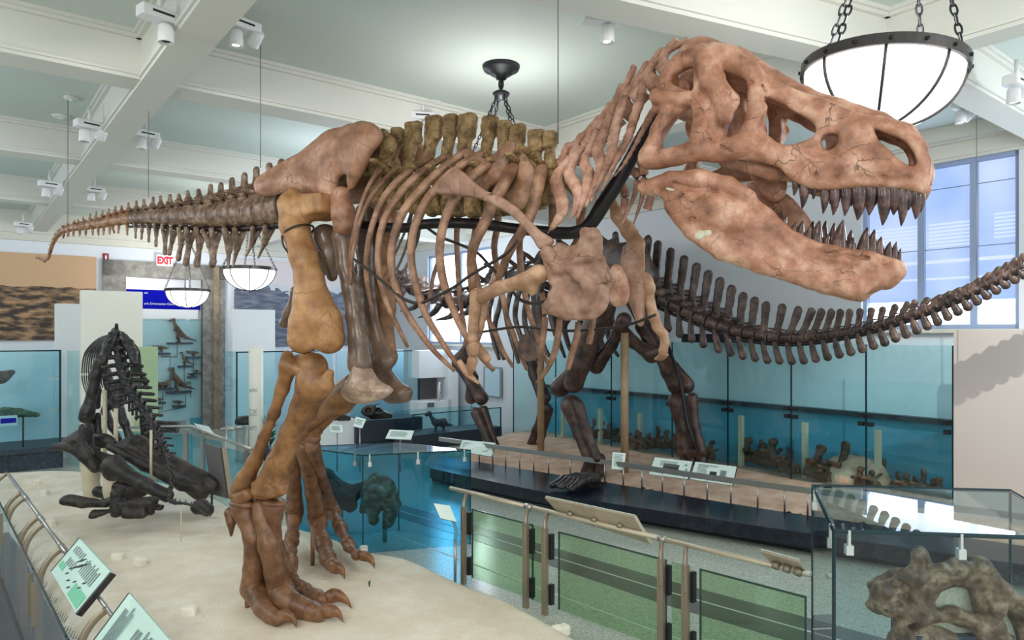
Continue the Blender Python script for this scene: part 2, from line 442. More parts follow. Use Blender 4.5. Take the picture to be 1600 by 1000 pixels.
M['black_ink'] = mat('black_ink', (40, 46, 50), .6)
M['grey_ink'] = mat('grey_ink', (120, 134, 136), .6)
M['stone'] = mat('stone', (134, 130, 124), .45, c2=(108, 104, 98), c3=(158, 154, 146), scale=5, bump=.15)
M['stone_brown'] = mat('stone_brown', (142, 124, 102), .45, c2=(112, 94, 76), c3=(164, 146, 122), scale=4, bump=.15)
M['steel'] = mat('steel', (176, 172, 168), .3, metal=.85)
M['bronze_post'] = mat('bronze_post', (150, 138, 120), .38, metal=.55)
M['rail_tan'] = mat('rail_tan', (196, 184, 162), .38, metal=.4)
M['plaque_back'] = mat('plaque_back', (170, 156, 136), .5, metal=.15, c2=(158, 144, 122), c3=(182, 168, 148), scale=3)
M['plaque_grey'] = mat('plaque_grey', (108, 106, 106), .5, metal=.3)
M['plaque_face'] = mat('plaque_face', (222, 240, 232), .35)
M['plaque_green'] = mat('plaque_green', (70, 172, 150), .4)
M['plaque_edge'] = mat('plaque_edge', (44, 40, 40), .4)
M['pole_cream'] = mat('pole_cream', (214, 200, 172), .5)
M['pole_tan'] = mat('pole_tan', (168, 142, 110), .5, c2=(148, 122, 92), scale=6)
M['step_black'] = mat('step_black', (24, 28, 42), .22, c2=(18, 21, 34), c3=(34, 38, 50), scale=9, bump=.06, bscale=60)
M['base_dark'] = mat('base_dark', (48, 62, 76), .5, c2=(34, 46, 60), c3=(66, 80, 92), scale=16, bump=.15)
M['lamp_metal'] = mat('lamp_metal', (84, 80, 80), .4, metal=.7)
M['lamp_dark'] = mat('lamp_dark', (44, 46, 50), .45, metal=.5)
M['lamp_glow'] = mat('lamp_glow', (255, 255, 255), .4, emit=(255, 253, 250), estr=1.7)
M['spot_glow'] = mat('spot_glow', (255, 255, 255), .4, emit=(255, 252, 240), estr=3.0)
M['white_metal'] = mat('white_metal', (222, 224, 226), .4)
M['exit_white'] = mat('exit_white', (244, 236, 240), .5, emit=(255, 240, 244), estr=.35)
M['exit_red'] = mat('exit_red', (206, 28, 52), .5, emit=(210, 20, 50), estr=.25)
M['red_box'] = mat('red_box', (140, 30, 44), .5)
M['trash_steel'] = mat('trash_steel', (186, 188, 192), .22, metal=.9)
M['plant'] = mat('plant', (44, 84, 48), .6, c2=(28, 56, 34), scale=12)
M['window_frame'] = mat('window_frame', (150, 166, 196), .5)
M['glass_clear'] = glass('glass_clear', (246, 252, 250))
M['glass_green'] = glass('glass_green', (234, 248, 249), ior=1.55)
M['glass_teal'] = glass('glass_teal', (194, 232, 243), ior=1.4)
M['glass_aqua'] = glass('glass_aqua', (230, 246, 249))
M['glass_smoke'] = glass('glass_smoke', (242, 247, 248), ior=1.42)
M['glass_top'] = glass('glass_top', (226, 244, 248), ior=1.42)
M['glass_rail'] = glass('glass_rail', (226, 240, 222), ior=1.4)
M['glass_edge_g'] = mat('glass_edge_g', (40, 70, 58), .15)
M['plaque_green_pale'] = mat('plaque_green_pale', (206, 236, 224), .3)
M['plaque_mint'] = mat('plaque_mint', (120, 206, 164), .35)
M['glass_edge'] = mat('glass_edge', (24, 52, 60), .15)
M['clip'] = mat('clip', (206, 210, 208), .25, metal=.7)
M['teal_back'] = mat('teal_back', (120, 186, 190), .5)
M['teal_deep'] = mat('teal_deep', (88, 164, 192), .4)
M['aqua_back'] = mat('aqua_back', (214, 232, 240), .55)
M['dark_shelf'] = mat('dark_shelf', (52, 58, 68), .4)
M['screen'] = mat('screen', (90, 110, 120), .2)

def stripes_mat(name, paper, ink, rows=26.0, thr=.5, coord='UV'):
    """print too small to read: broken lines of ink on paper"""
    m, nt, b = base_mat(name); L = nt.links.new; b.inputs['Roughness'].default_value = .4
    tc = ND(nt, 'ShaderNodeTexCoord'); sp = ND(nt, 'ShaderNodeSeparateXYZ'); L(tc.outputs['Generated'], sp.inputs[0])
    def mth(op, a, bb):
        n = ND(nt, 'ShaderNodeMath', operation=op)
        for i, q in enumerate((a, bb)):
            if q is None: continue
            if isinstance(q, (int, float)): n.inputs[i].default_value = q
            else: L(q, n.inputs[i])
        return n.outputs[0]
    y = mth('MULTIPLY', sp.outputs[1], rows); fr = mth('FRACT', y, None); row = mth('FLOOR', y, None)
    line = mth('LESS_THAN', fr, .45)
    cb = ND(nt, 'ShaderNodeCombineXYZ'); L(mth('MULTIPLY', sp.outputs[0], 5), cb.inputs[0]); L(mth('MULTIPLY', row, 3.7), cb.inputs[1])
    nz = ND(nt, 'ShaderNodeTexNoise'); nz.inputs['Scale'].default_value = 1.6; nz.inputs['Detail'].default_value = 1; L(cb.outputs[0], nz.inputs['Vector'])
    on = mth('GREATER_THAN', nz.outputs['Fac'], thr); fac = mth('MULTIPLY', mth('MULTIPLY', line, on), .55)
    mx = ND(nt, 'ShaderNodeMix', data_type='RGBA'); L(fac, mx.inputs[0]); mx.inputs[6].default_value = lin(paper); mx.inputs[7].default_value = lin(ink)
    L(mx.outputs[2], b.inputs['Base Color']); return m
M['text_panel'] = stripes_mat('text_panel', (214, 236, 226), (96, 120, 112))
M['text_white'] = stripes_mat('text_white', (236, 242, 240), (120, 130, 132), 18)
M['text_pale'] = stripes_mat('text_pale', (222, 236, 238), (110, 126, 132), 16)

def floor_mat():
    m, nt, b = base_mat('terrazzo'); L = nt.links.new
    tc = ND(nt, 'ShaderNodeTexCoord')
    vo = ND(nt, 'ShaderNodeTexVoronoi'); vo.inputs['Scale'].default_value = 85; L(tc.outputs['Object'], vo.inputs['Vector'])
    r = ND(nt, 'ShaderNodeValToRGB'); e = r.color_ramp.elements
    e[0].position = 0; e[0].color = lin((150, 158, 146)); e[1].position = 1; e[1].color = lin((206, 210, 196))
    q = e.new(.5); q.color = lin((180, 188, 174))
    sp = ND(nt, 'ShaderNodeSeparateColor'); L(vo.outputs['Color'], sp.inputs[0]); L(sp.outputs[0], r.inputs['Fac'])
    L(r.outputs['Color'], b.inputs['Base Color']); b.inputs['Roughness'].default_value = .16
    return m
M['terrazzo'] = floor_mat()
M['band'] = mat('band', (112, 110, 108), .18, c2=(94, 92, 92), c3=(128, 126, 124), scale=60)
M['band_shadow'] = mat('band_shadow', (62, 64, 66), .3, c2=(44, 46, 48), c3=(92, 94, 96), scale=70)  # dark band colour that also carries the shadow on the left floor
M['fossil_green'] = mat('fossil_green', (92, 104, 84), .6, c2=(46, 70, 54), c3=(140, 140, 118), scale=12, bump=.8, bscale=20)
M['seam'] = mat('seam', (214, 214, 208), .3)

def mural_mat(name, sky, land, light, ridge, amp, seed, zs=3.0, snow=None):
    """landscape print: sky above a ragged ridge, banded rock below"""
    m, nt, b = base_mat(name); L = nt.links.new; b.inputs['Roughness'].default_value = .6
    tc = ND(nt, 'ShaderNodeTexCoord'); sp = ND(nt, 'ShaderNodeSeparateXYZ'); L(tc.outputs['Generated'], sp.inputs[0])
    def mth(op, a, bb):
        n = ND(nt, 'ShaderNodeMath', operation=op)
        for i, q in enumerate((a, bb)):
            if q is None: continue
            if isinstance(q, (int, float)): n.inputs[i].default_value = q
            else: L(q, n.inputs[i])
        return n.outputs[0]
    def noise(sx, sz, sc, det, off):
        cb = ND(nt, 'ShaderNodeCombineXYZ'); L(mth('MULTIPLY', sp.outputs[0], sx), cb.inputs[0]); L(mth('MULTIPLY', sp.outputs[2], sz), cb.inputs[1]); cb.inputs[2].default_value = off
        n = ND(nt, 'ShaderNodeTexNoise'); n.inputs['Scale'].default_value = sc; n.inputs['Detail'].default_value = det; L(cb.outputs[0], n.inputs['Vector']); return n.outputs['Fac']
    edge = mth('ADD', mth('MULTIPLY', mth('SUBTRACT', noise(1, .0, 4, 5, seed), .5), amp), ridge)
    above = mth('GREATER_THAN', sp.outputs[2], edge)
    r = ND(nt, 'ShaderNodeValToRGB'); e = r.color_ramp.elements
    e[0].position = .42; e[0].color = lin(land); e[1].position = .66; e[1].color = lin(light)
    L(noise(3, zs * 1.5, 4, 14, seed + 3), r.inputs['Fac'])
    mx = ND(nt, 'ShaderNodeMix', data_type='RGBA'); L(above, mx.inputs[0]); mx.inputs[7].default_value = lin(sky)
    if snow is not None:
        near = mth('GREATER_THAN', mth('ADD', sp.outputs[2], mth('MULTIPLY', noise(3, 3, 6, 6, seed + 9), .25)), mth('ADD', edge, .06))
        m2 = ND(nt, 'ShaderNodeMix', data_type='RGBA'); L(near, m2.inputs[0]); L(r.outputs['Color'], m2.inputs[6]); m2.inputs[7].default_value = lin(snow); L(m2.outputs[2], mx.inputs[6])
    else: L(r.outputs['Color'], mx.inputs[6])
    L(mx.outputs[2], b.inputs['Base Color']); return m
M['mural_badlands'] = mural_mat('mural_badlands', (200, 164, 128), (58, 47, 40), (178, 140, 104), .62, .14, 2.0, 3.2)
M['mural_mountains'] = mural_mat('mural_mountains', (222, 212, 214), (84, 92, 112), (132, 138, 152), .72, .5, 5.0, 4.0, snow=(206, 210, 216))

def window_mat():
    """daylight behind a pale roller shade, a facade faint beyond it"""
    m, nt, b = base_mat('daylight_shade'); L = nt.links.new
    tc = ND(nt, 'ShaderNodeTexCoord'); mp = ND(nt, 'ShaderNodeMapping'); mp.inputs['Scale'].default_value = (1, 1, 1); L(tc.outputs['Object'], mp.inputs['Vector'])
    br = ND(nt, 'ShaderNodeTexNoise'); br.inputs['Scale'].default_value = .8; L(mp.outputs['Vector'], br.inputs['Vector'])
    r = ND(nt, 'ShaderNodeValToRGB'); r.color_ramp.elements[0].position = .35; r.color_ramp.elements[0].color = lin((158, 188, 240)); r.color_ramp.elements[1].position = .7; r.color_ramp.elements[1].color = lin((206, 222, 252))
    L(br.outputs['Fac'], r.inputs['Fac']); L(r.outputs['Color'], b.inputs['Emission Color']); b.inputs['Emission Strength'].default_value = .62
    b.inputs['Base Color'].default_value = lin((96, 110, 140)); b.inputs['Roughness'].default_value = .8
    return m
M['shade'] = window_mat()
M['sky_bright'] = mat('sky_bright', (240, 246, 255), .8, emit=(226, 238, 255), estr=2.2)
M['facade_bar'] = mat('facade_bar', (160, 180, 220), .8, emit=(184, 206, 250), estr=.85)
M['facade_light'] = mat('facade_light', (120, 130, 150), .8, emit=(214, 226, 255), estr=.62)
# ================================================================ the big tyrannosaur mount
RX = Frame((-1.86, 6.6, 0.28), math.atan2(-.547, .838))
rex = thing('tyrannosaur_skeleton', 'huge tan tyrannosaur skeleton with open jaws striding across the pale sand', 'dinosaur skeleton', RX.o, RX.ang)
def N(px, py, w=0.0): return RX.loc(px, py, -w)
def crop(ox, oy, s): return lambda cx, cy: (ox + cx / s, oy + cy / s)
k1 = crop(960, 40, 2.273); c2 = crop(520, 160, 2.777); c3 = crop(380, 160, 3.847); c4 = crop(40, 240, 3.81)
c5 = crop(400, 280, 2.777); c6 = crop(330, 520, 2.083); c8 = crop(660, 260, 2.632); n1 = crop(820, 60, 3.123)
t3 = crop(220, 260, 6.25); f6 = crop(340, 740, 3.846); d1 = crop(560, 170, 5.333)
def tr(cr, pts, w):           # traced points -> local points, w one number or one per point
    ws = [w] * len(pts) if np.ndim(w) == 0 else w
    return [N(*cr(*p[:2]), q) for p, q in zip(pts, ws)]
def flip(ps): return [V(p[0], -p[1], p[2]) for p in ps]

# ---------------- skull
WS = np.array([(60, .34), (110, .36), (300, .36), (430, .31), (520, .25), (700, .175), (900, .13), (1050, .10), (1120, .075)])
def w_of(cx, cy=400): return float(np.interp(cx, WS[:, 0], WS[:, 1])) * (1 - .22 * min(1, max(0, (430 - cy) / 330)))
def jaw_poly(pts, sm=3):
    q = [N(*k1(x, y), w_of(x, y)) for x, y in pts]
    return smooth_poly([(p[0], p[2]) for p in q], sm)
_sx = np.array([N(*k1(c, 420), w_of(c))[0] for c in WS[:, 0]])
z_hi, z_lo = N(*k1(600, 100), .2)[2], N(*k1(600, 430), .2)[2]
def ySk(X, Z):
    return np.interp(X, _sx, WS[:, 1]) * (1 - .22 * np.clip((Z - z_lo) / (z_hi - z_lo), 0, 1))
sk_out = [(455, 475), (520, 487), (585, 505), (622, 545), (680, 572), (760, 583), (840, 580), (920, 578), (1010, 582), (1060, 592), (1102, 600), (1113, 545), (1113, 480), (1098, 430), (1062, 388),
          (1010, 355), (950, 335), (880, 318), (800, 285), (730, 255), (660, 235), (600, 208), (545, 176), (492, 150), (440, 128), (400, 100), (355, 88), (310, 82), (260, 96), (210, 130), (172, 180),
          (150, 225), (134, 270), (140, 308), (175, 305), (158, 322), (142, 372), (118, 430), (97, 470), (112, 498), (150, 508), (215, 490), (300, 476), (360, 482)]
hN = [(925, 368), (962, 388), (1010, 402), (1048, 432), (1070, 480), (1060, 500), (1015, 478), (972, 440), (940, 405)]
hA = [(538, 262), (590, 282), (640, 308), (685, 332), (716, 365), (712, 402), (675, 416), (630, 428), (585, 415), (552, 392), (535, 360), (540, 310)]
hM = [(738, 412), (755, 392), (782, 390), (796, 408), (782, 432), (756, 446), (742, 432)]
hO = [(382, 172), (425, 182), (468, 200), (474, 260), (470, 320), (452, 372), (424, 402), (398, 396), (402, 360), (428, 318), (426, 280), (398, 252), (382, 215)]
hT = [(262, 292), (284, 300), (290, 370), (274, 402), (235, 430), (185, 442), (168, 424), (186, 372), (232, 318)]
hU = [(212, 182), (245, 156), (280, 150), (282, 190), (276, 232), (245, 226), (216, 214)]
P = [plate(jaw_poly(sk_out), ySk, .042, [jaw_poly(h) for h in (hN, hA, hM, hO, hT, hU)], rd=.03, sym=True, belly=.02, ylim=.45)]
def sk(pts, rads, dw=0.0, both=True, flat=None):
    q = [N(*k1(x, y), w_of(x, y) + dw) for x, y in pts]
    out = chain(q, rads, flat)
    if both: out += chain(flip(q), rads, flat)
    return out
def rim(pts, r, dw=.035):     # raised edge round an opening
    q = pts + [pts[0]]
    return sk(q, [r] * len(q), dw)
P += sk([(495, 168), (510, 240), (515, 300), (480, 365)], [.05, .055, .055, .045], .03)          # bar before the eye
P += sk([(320, 120), (350, 200), (400, 280), (398, 330)], [.06, .075, .07, .05], .05)            # flap behind the eye
P += sk([(355, 105), (400, 118), (440, 140), (480, 150)], [.07, .08, .06, .055], .03)            # boss over the eye
P += sk([(120, 475), (220, 462), (330, 440), (440, 430), (540, 440)], [.06, .055, .05, .055, .04], .025)   # cheek bar
P += sk([(190, 310), (160, 370), (125, 460)], [.055, .05, .06], .02)
P += sk([(150, 250), (200, 262), (260, 258)], [.05, .045, .045], .045)
P += sk([(300, 300), (300, 380), (340, 430)], [.05, .06, .055], .02)
P += sk([(170, 200), (230, 125), (310, 95)], [.045, .045, .05], .0)
P += sk([(640, 300), (720, 330), (760, 370), (700, 420), (600, 440)], [.03, .035, .04, .035, .03], .02)
P += sk([(560, 470), (680, 480), (820, 500), (960, 520), (1070, 540)], [.03, .05, .05, .05, .045], .01)
P += sk([(930, 345), (1020, 372), (1075, 420), (1098, 490), (1090, 560)], [.04, .04, .035, .035, .04], .0)
P += chain([N(*k1(x, y)) for x, y in [(300, 118), (430, 150), (540, 205), (660, 262), (800, 310), (930, 352), (1030, 390), (1075, 440), (1090, 520), (1085, 575)]],
           [.14, .12, .085, .075, .075, .07, .06, .05, .06, .06])
P += [cap(N(*k1(310, 120), .25), N(*k1(310, 120), -.25), .06), cap(N(*k1(430, 150), .2), N(*k1(430, 150), -.2), .06)]
P += [cap(N(*k1(230, 230), .3), N(*k1(230, 230), -.3), .07), ell(N(*k1(300, 250)), (.2, .16, .17))]                      # braincase
P += [cap(N(*k1(400, 470), .16), N(*k1(560, 520), .12), .06, .05), cap(N(*k1(400, 470), -.16), N(*k1(560, 520), -.12), .06, .05), cap(N(*k1(560, 520), .12), N(*k1(560, 520), -.12), .05)]
P += chain([N(*k1(600, 520)), N(*k1(760, 545)), N(*k1(930, 555)), N(*k1(1050, 570))], [.05, .06, .07, .06], ((0, 1, 0), 1.0))
for h in (hN, hA, hM, hO, hT, hU):          # open the holes clean through the side walls
    P.append(sub(plate(jaw_poly(h), ySk, .075, rd=.02, sym=True, ylim=.45)))
for pts in ([(505, 480), (440, 470), (380, 430), (330, 400)], [(470, 195), (520, 215), (545, 250)], [(540, 180), (600, 225), (690, 262), (760, 290)], [(800, 300), (860, 330), (900, 325)], [(290, 250), (320, 300), (350, 350)], [(640, 440), (600, 465), (560, 475)], [(700, 460), (760, 455)], [(850, 420), (900, 450), (930, 500)]):
    q = [N(*k1(x, y), w_of(x, y) + .062) for x, y in pts]; P += [sub(cap(a, b, .009)) for a, b in zip(q[:-1], q[1:])]
for i in range(17):
    x = 655 + i * 27; y = 548 + 8 * math.sin(i * 2.1) - (8 if i < 3 else 0)
    P.append(sub(ell(N(*k1(x, y), w_of(x, y) + .058), .011 + .004 * (i % 3))))
for x, y in ((690, 480), (720, 505), (780, 470), (830, 500), (900, 545), (1000, 500), (1040, 520), (1060, 560), (870, 380), (700, 250)): P.append(sub(ell(N(*k1(x, y), w_of(x, y) + .062), .012)))
P += [plate(smooth_poly([(p[0], p[2]) for p in [N(*k1(x, y), -.12) for x, y in [(480, 490), (560, 500), (610, 545), (600, 610), (560, 625), (515, 590), (490, 550)]]], 3), .12, .03, rd=.02, ylim=.3)]
skull = mk('skull', sdf(P, .0098, .024, (.007, 15)), M['bone_skull'], rex)

# ---------------- teeth of the upper jaw
def tooth(parent, root, tip, r, w, bend=.12):
    a = N(*k1(*root), w); b = N(*k1(*tip), w * .98)
    d = b - a; back = V(-1, 0, 0) * np.linalg.norm(d) * bend
    pts = [a - d * .12, a + d * .3 - back * .35, a + d * .7 - back * .3, b]
    mk('tooth', sweep(pts, [r, r * .95, r * .6, .003], [r * .75, r * .7, r * .45, .003], n=8, m=8, ref=(1, 0, 0)), M['tooth'], parent)
UP = [(643, 560, 604, 10), (672, 572, 650, 14), (710, 580, 617, 9), (745, 584, 668, 13), (780, 584, 674, 15), (820, 582, 676, 16), (865, 580, 692, 21), (905, 580, 674, 18), (952, 580, 710, 20), (990, 582, 673, 19),
      (1017, 586, 712, 16), (1042, 590, 656, 13), (1067, 596, 688, 16), (1084, 598, 664, 12)]
for x, y, ty, r in UP:
    tooth(skull, (x, y - 8), (x - 6 + (x - 640) * .02, ty), r * .0021, w_of(x) * .98)
for x, y, ty, r in UP[3:12:2]:
    tooth(skull, (x + 26, y - 12), (x + 20, ty - 34), r * .0017, -w_of(x) * .95)

# ---------------- lower jaw
ja_out = [(96, 578), (130, 545), (200, 522), (270, 515), (335, 524), (400, 546), (450, 582), (510, 616), (560, 652), (600, 705), (640, 745), (700, 780), (780, 797), (850, 807), (920, 817), (985, 838), (1016, 852),
          (1008, 885), (965, 918), (900, 948), (840, 958), (780, 950), (700, 925), (600, 890), (520, 866), (430, 845), (360, 820), (300, 780), (250, 738), (212, 695), (190, 655), (160, 608), (110, 602)]
WJ = np.array([(80, .34), (300, .33), (520, .27), (700, .20), (850, .13), (960, .075), (1016, .03)])
def w_j(cx): return float(np.interp(cx, WJ[:, 0], WJ[:, 1]))
_jx = np.array([N(*k1(c, 750), w_j(c))[0] for c in WJ[:, 0]])
qj = [N(*k1(x, y), w_j(x)) for x, y in ja_out]
P = [plate(smooth_poly([(p[0], p[2]) for p in qj], 3), lambda X, Z: np.interp(X, _jx, WJ[:, 1]), .03, rd=.028, sym=True, belly=.03, ylim=.42)]
def jw(pts, rads, dw=.02, flat=None):
    q = [N(*k1(x, y), w_j(x) + dw) for x, y in pts]
    return chain(q, rads, flat) + chain(flip(q), rads, flat)
P += jw([(110, 575), (200, 550), (300, 545), (400, 570), (480, 610)], [.045, .05, .055, .05, .04], .03)
P += jw([(260, 640), (350, 660), (430, 690), (500, 700)], [.10, .12, .10, .06], .0)
P += jw([(200, 640), (280, 730), (380, 800), (520, 845), (700, 900), (850, 935)], [.04, .05, .05, .055, .06, .06], .012)
P += jw([(540, 690), (640, 770), (760, 815), (900, 840), (990, 860)], [.05, .05, .055, .06, .055], .01)
P += chain([N(*k1(x, y)) for x, y in [(900, 895), (960, 885), (1000, 868)]], [.08, .08, .06])
for pts in ([(535, 690), (515, 720), (480, 745), (430, 758), (380, 756), (340, 735), (300, 722)], [(215, 560), (260, 580), (330, 580), (360, 590)], [(220, 590), (270, 620), (290, 680)]):
    q = [N(*k1(x, y), w_j(x) + .068) for x, y in pts]; P += [sub(cap(a, b, .012)) for a, b in zip(q[:-1], q[1:])]
for i in range(16):
    x = 690 + i * 19; y = 800 + i * 2.6 + 6 * math.sin(i * 2.3); P.append(sub(ell(N(*k1(x, y), w_j(x) + .058), .010 + .004 * (i % 3))))
for x, y in ((560, 800), (640, 840), (760, 860), (860, 870), (920, 860), (400, 680), (330, 640)): P.append(sub(ell(N(*k1(x, y), w_j(x) + .066), .011)))
P += [plate(smooth_poly([(p[0], p[2]) for p in [N(*k1(x, y), -.2) for x, y in [(470, 560), (560, 570), (640, 620), (700, 690), (720, 740), (640, 740), (560, 690), (500, 640)]]], 3), .2, .025, rd=.02, ylim=.35)]
jaw = mk('lower_jaw', sdf(P, .0098, .028, (.006, 14)), M['bone_skull'], rex)
for pts, r in (([(300, 745), (335, 735)], .03), ([(190, 575), (215, 580)], .02)):
    mk('plaster_patch', sdf(chain([N(*k1(x, y), w_j(x) + .055) for x, y in pts], [r, r * .8], ((0, 1, 0), .4)), .008, .02, (.004, 20)), M['plaster_fill'], jaw)
LO = [(600, 704, 675, 9), (633, 738, 698, 11), (657, 752, 694, 13), (685, 770, 712, 12), (717, 778, 692, 18), (748, 786, 740, 12), (800, 796, 690, 20), (836, 802, 752, 17), (886, 814, 716, 18), (912, 818, 724, 16), (936, 824, 750, 16), (968, 834, 768, 14), (990, 842, 768, 12), (1005, 850, 792, 9)]
for x, y, ty, r in LO:
    tooth(jaw, (x, y + 8), (x + 12, ty), r * .0021, w_j(x), -.1)
for x, y, ty in [(745, 745, 692), (775, 756, 700), (836, 768, 726), (700, 735, 694)]:
    tooth(jaw, (x, y + 30), (x + 6, ty), .026, -w_j(x) * .9, -.1)

# ---------------- vertebrae
def vert(name, parent, c, top, axis, L, r, sw, st, tp, mt, h, rug=0.0, zs=1.0, blocky=False, both=True, tpw=.26):
    ax = np.array(axis, float); ax /= np.linalg.norm(ax)
    lat = V(0, 1, 0); lat = lat - ax * lat.dot(ax); lat /= np.linalg.norm(lat)
    up = np.cross(ax, lat)
    if up[2] < 0: up, lat = -up, -lat
    B = np.stack([ax, lat, up], 1); d = (np.array(top) - np.array(c)); T = B.T @ d
    H = T[2]; sx = T[0]
    pr = [spool((0, 0, 0), L * .47, r, r * .8, zs), cap((0, 0, r * .6 * zs), (sx * .3, 0, r * 1.35 * zs), r * .5, r * .42)]
    b0 = V(sx * .35, 0, r * 1.2 * zs); t1 = V(sx, 0, H - (sw * .4))
    if blocky:
        pr += [cap(b0, t1, sw * .4, sw * .46, ((0, 1, 0), st / sw)), bx((t1[0], 0, t1[2]), (sw * .5, st * .5, sw * .62), st * .25)]
    else:
        pr += [cap(b0, t1, sw * .42, sw * .5, ((0, 1, 0), st / sw))]
    if tp is not None:
        ln, rise, back = tp
        for s in ((-1, 1) if both else (-1,)):
            pr.append(cap((0, s * r * .35, r * 1.05 * zs), (back, s * ln, r * 1.05 * zs + rise), r * .32, r * tpw, ((0, 0, 1), .55 if tpw < .4 else .8)))
    for s in (-1, 1):
        pr.append(cap((L * .25, s * r * .3, r * 1.15 * zs), (L * .6, s * r * .34, r * 1.3 * zs), r * .17, r * .13))
    return mk(name, xf(sdf(pr, h, r * .22, (rug, 2.2 / max(r, .03))), B, c), mt, parent)

# back vertebrae: block-topped spines
SPN = [(335, 184, 120), (465, 140, 150), (635, 98, 150), (780, 84, 130), (912, 84, 152), (1100, 95, 122), (1222, 128, 104), (1332, 160, 112), (1490, 206, 124), (1600, 215, 100)]
CEN = [(600, 300), (626, 306), (655, 312), (684, 316), (712, 318), (748, 318), (778, 316), (806, 312), (834, 305), (858, 297)]
for (sx_, sy_, sw_), (cx_, cy_) in zip(SPN, CEN):
    tp_ = d1(sx_, sy_); s_ = .0052
    vert('back_vertebra', rex, N(cx_, cy_), N(*tp_), (1, 0, -.05), .17, .125, sw_ / 5.333 * s_ * 1.05, .085, (.30, .10, -.04), M['bone_spine'], .014, .012, 1.1, True)
# neck vertebrae
NSP = [(285, 470), (340, 405), (395, 345), (455, 258), (512, 175), (575, 148), (640, 84), (712, 30), (770, 20)]
NCE = [(200, 610), (262, 565), (322, 520), (384, 468), (440, 410), (500, 345), (560, 285), (625, 215), (690, 150)]
for i, (sp_, ce_) in enumerate(zip(NSP, NCE)):
    j = min(i + 1, 8); k = max(i - 1, 0)
    axv = N(*n1(*NCE[j])) - N(*n1(*NCE[k]))
    tip_ = (sp_[0] + (sp_[0] - ce_[0]) * .16, sp_[1] + (sp_[1] - ce_[1]) * .16)
    vert('neck_vertebra', rex, N(*n1(*ce_)), N(*n1(*tip_)), axv, .11, .075, .052, .06, None, M['bone_neck'], .011, .008, 1.0, False)
for pts, rr in [([(245, 560), (190, 620), (150, 690), (175, 770), (185, 840), (150, 900), (112, 950)], [.035, .045, .06, .075, .07, .045, .012]),
                ([(292, 518), (245, 590), (215, 665), (255, 730), (262, 790), (235, 860), (215, 890)], [.035, .04, .055, .07, .06, .035, .01]),
                ([(350, 455), (320, 530), (288, 600), (310, 660), (300, 740), (270, 830), (245, 905)], [.04, .04, .05, .06, .05, .025, .008]),
                ([(415, 380), (385, 460), (352, 545), (375, 610), (350, 690), (310, 790), (282, 845)], [.045, .05, .06, .055, .04, .022, .007]),
                ([(485, 295), (455, 390), (432, 480), (425, 560), (390, 640), (345, 740), (305, 830)], [.045, .05, .055, .05, .034, .02, .007]),
                ([(575, 230), (560, 310), (530, 400), (510, 470), (460, 570), (400, 690), (352, 785)], [.045, .05, .045, .04, .026, .018, .006]),
                ([(640, 330), (600, 400), (550, 500), (480, 620), (415, 690)], [.035, .03, .02, .016, .006])]:
    q = tr(n1, pts, np.linspace(.12, .22, len(pts)))
    mk('neck_rib', sdf(chain(spline(np.array(q), 12), np.interp(np.linspace(0, 1, 12), np.linspace(0, 1, len(rr)), np.array(rr) * .70), ((0, 1, 0), .7)), .0105, .02, (.004, 18)), M['bone_neck'], rex)
for pts in [[(500, 640), (545, 660), (540, 750), (500, 850), (470, 915)], [(560, 600), (582, 650), (575, 760), (550, 850), (530, 905)], [(470, 700), (490, 770), (475, 860)], [(618, 770), (598, 835)]]:
    mk('neck_rib', sweep(tr(n1, pts, -.22), [.03, .035, .02, .012, .005][:len(pts)], n=14, m=8), M['bone_neck'], rex)

# tail vertebrae
TC = np.array([(1560, 322), (1500, 328), (1430, 338), (1350, 350), (1250, 360), (1130, 372), (1000, 372), (880, 378), (760, 378), (640, 384), (540, 398), (440, 416), (350, 432), (280, 442), (225, 458), (188, 488), (164, 530), (148, 580), (138, 618), (112, 642), (66, 622)], float)
TT = np.array([(1560, 20), (1500, 40), (1430, 52), (1350, 92), (1250, 140), (1130, 178), (1000, 216), (880, 240), (760, 258), (640, 284), (540, 312), (440, 344), (350, 376), (280, 402), (214, 425), (172, 470), (148, 520), (133, 575), (120, 615), (104, 625), (68, 610)], float)
TR = np.array([96, 96, 94, 92, 84, 76, 68, 60, 50, 44, 38, 33, 28, 25, 22, 19, 17, 15, 13, 10, 7], float)
TL = np.array([62] * 21, float)
_par = np.r_[0, np.cumsum(np.linalg.norm(np.diff(TC, axis=0), axis=1))]
pos, s_ = [], 5.0
while s_ < _par[-1] - 2:
    r_ = np.interp(s_, _par, TR); step = float(np.clip(.66 * r_ + 15, 19, 72)); pos.append((s_ + step / 2, step)); s_ += step
def tc(s): return V(np.interp(s, _par, TC[:, 0]), np.interp(s, _par, TC[:, 1]))
tail_pts = []
for i, (s, step) in enumerate(pos):
    c = tc(s); t = V(np.interp(s, _par, TT[:, 0]), np.interp(s, _par, TT[:, 1])); r = np.interp(s, _par, TR)
    C = N(*c4(*c)); T_ = N(*c4(t[0] + RNG.normal() * 4, t[1] + RNG.normal() * 5)); A = N(*c4(*tc(s - step / 2))) - N(*c4(*tc(s + step / 2)))
    R_ = r / 96 * .165; L = np.linalg.norm(A); tail_pts.append(N(*c4(c[0], c[1] + r * .9)))
    vert('tail_vertebra', rex, C, T_, A, L * 1.04, R_, max(.078 * r / 70, .014), max(.042 * r / 70, .012), (.17 * r / 90, .02 * r / 90, -.05 * r / 90) if r > 34 else None, M['bone_tail'] if c[0] > 640 else M['bone_tailtip'], max(.0135 * r / 90, .0045), .006 * r / 90, 1.1)
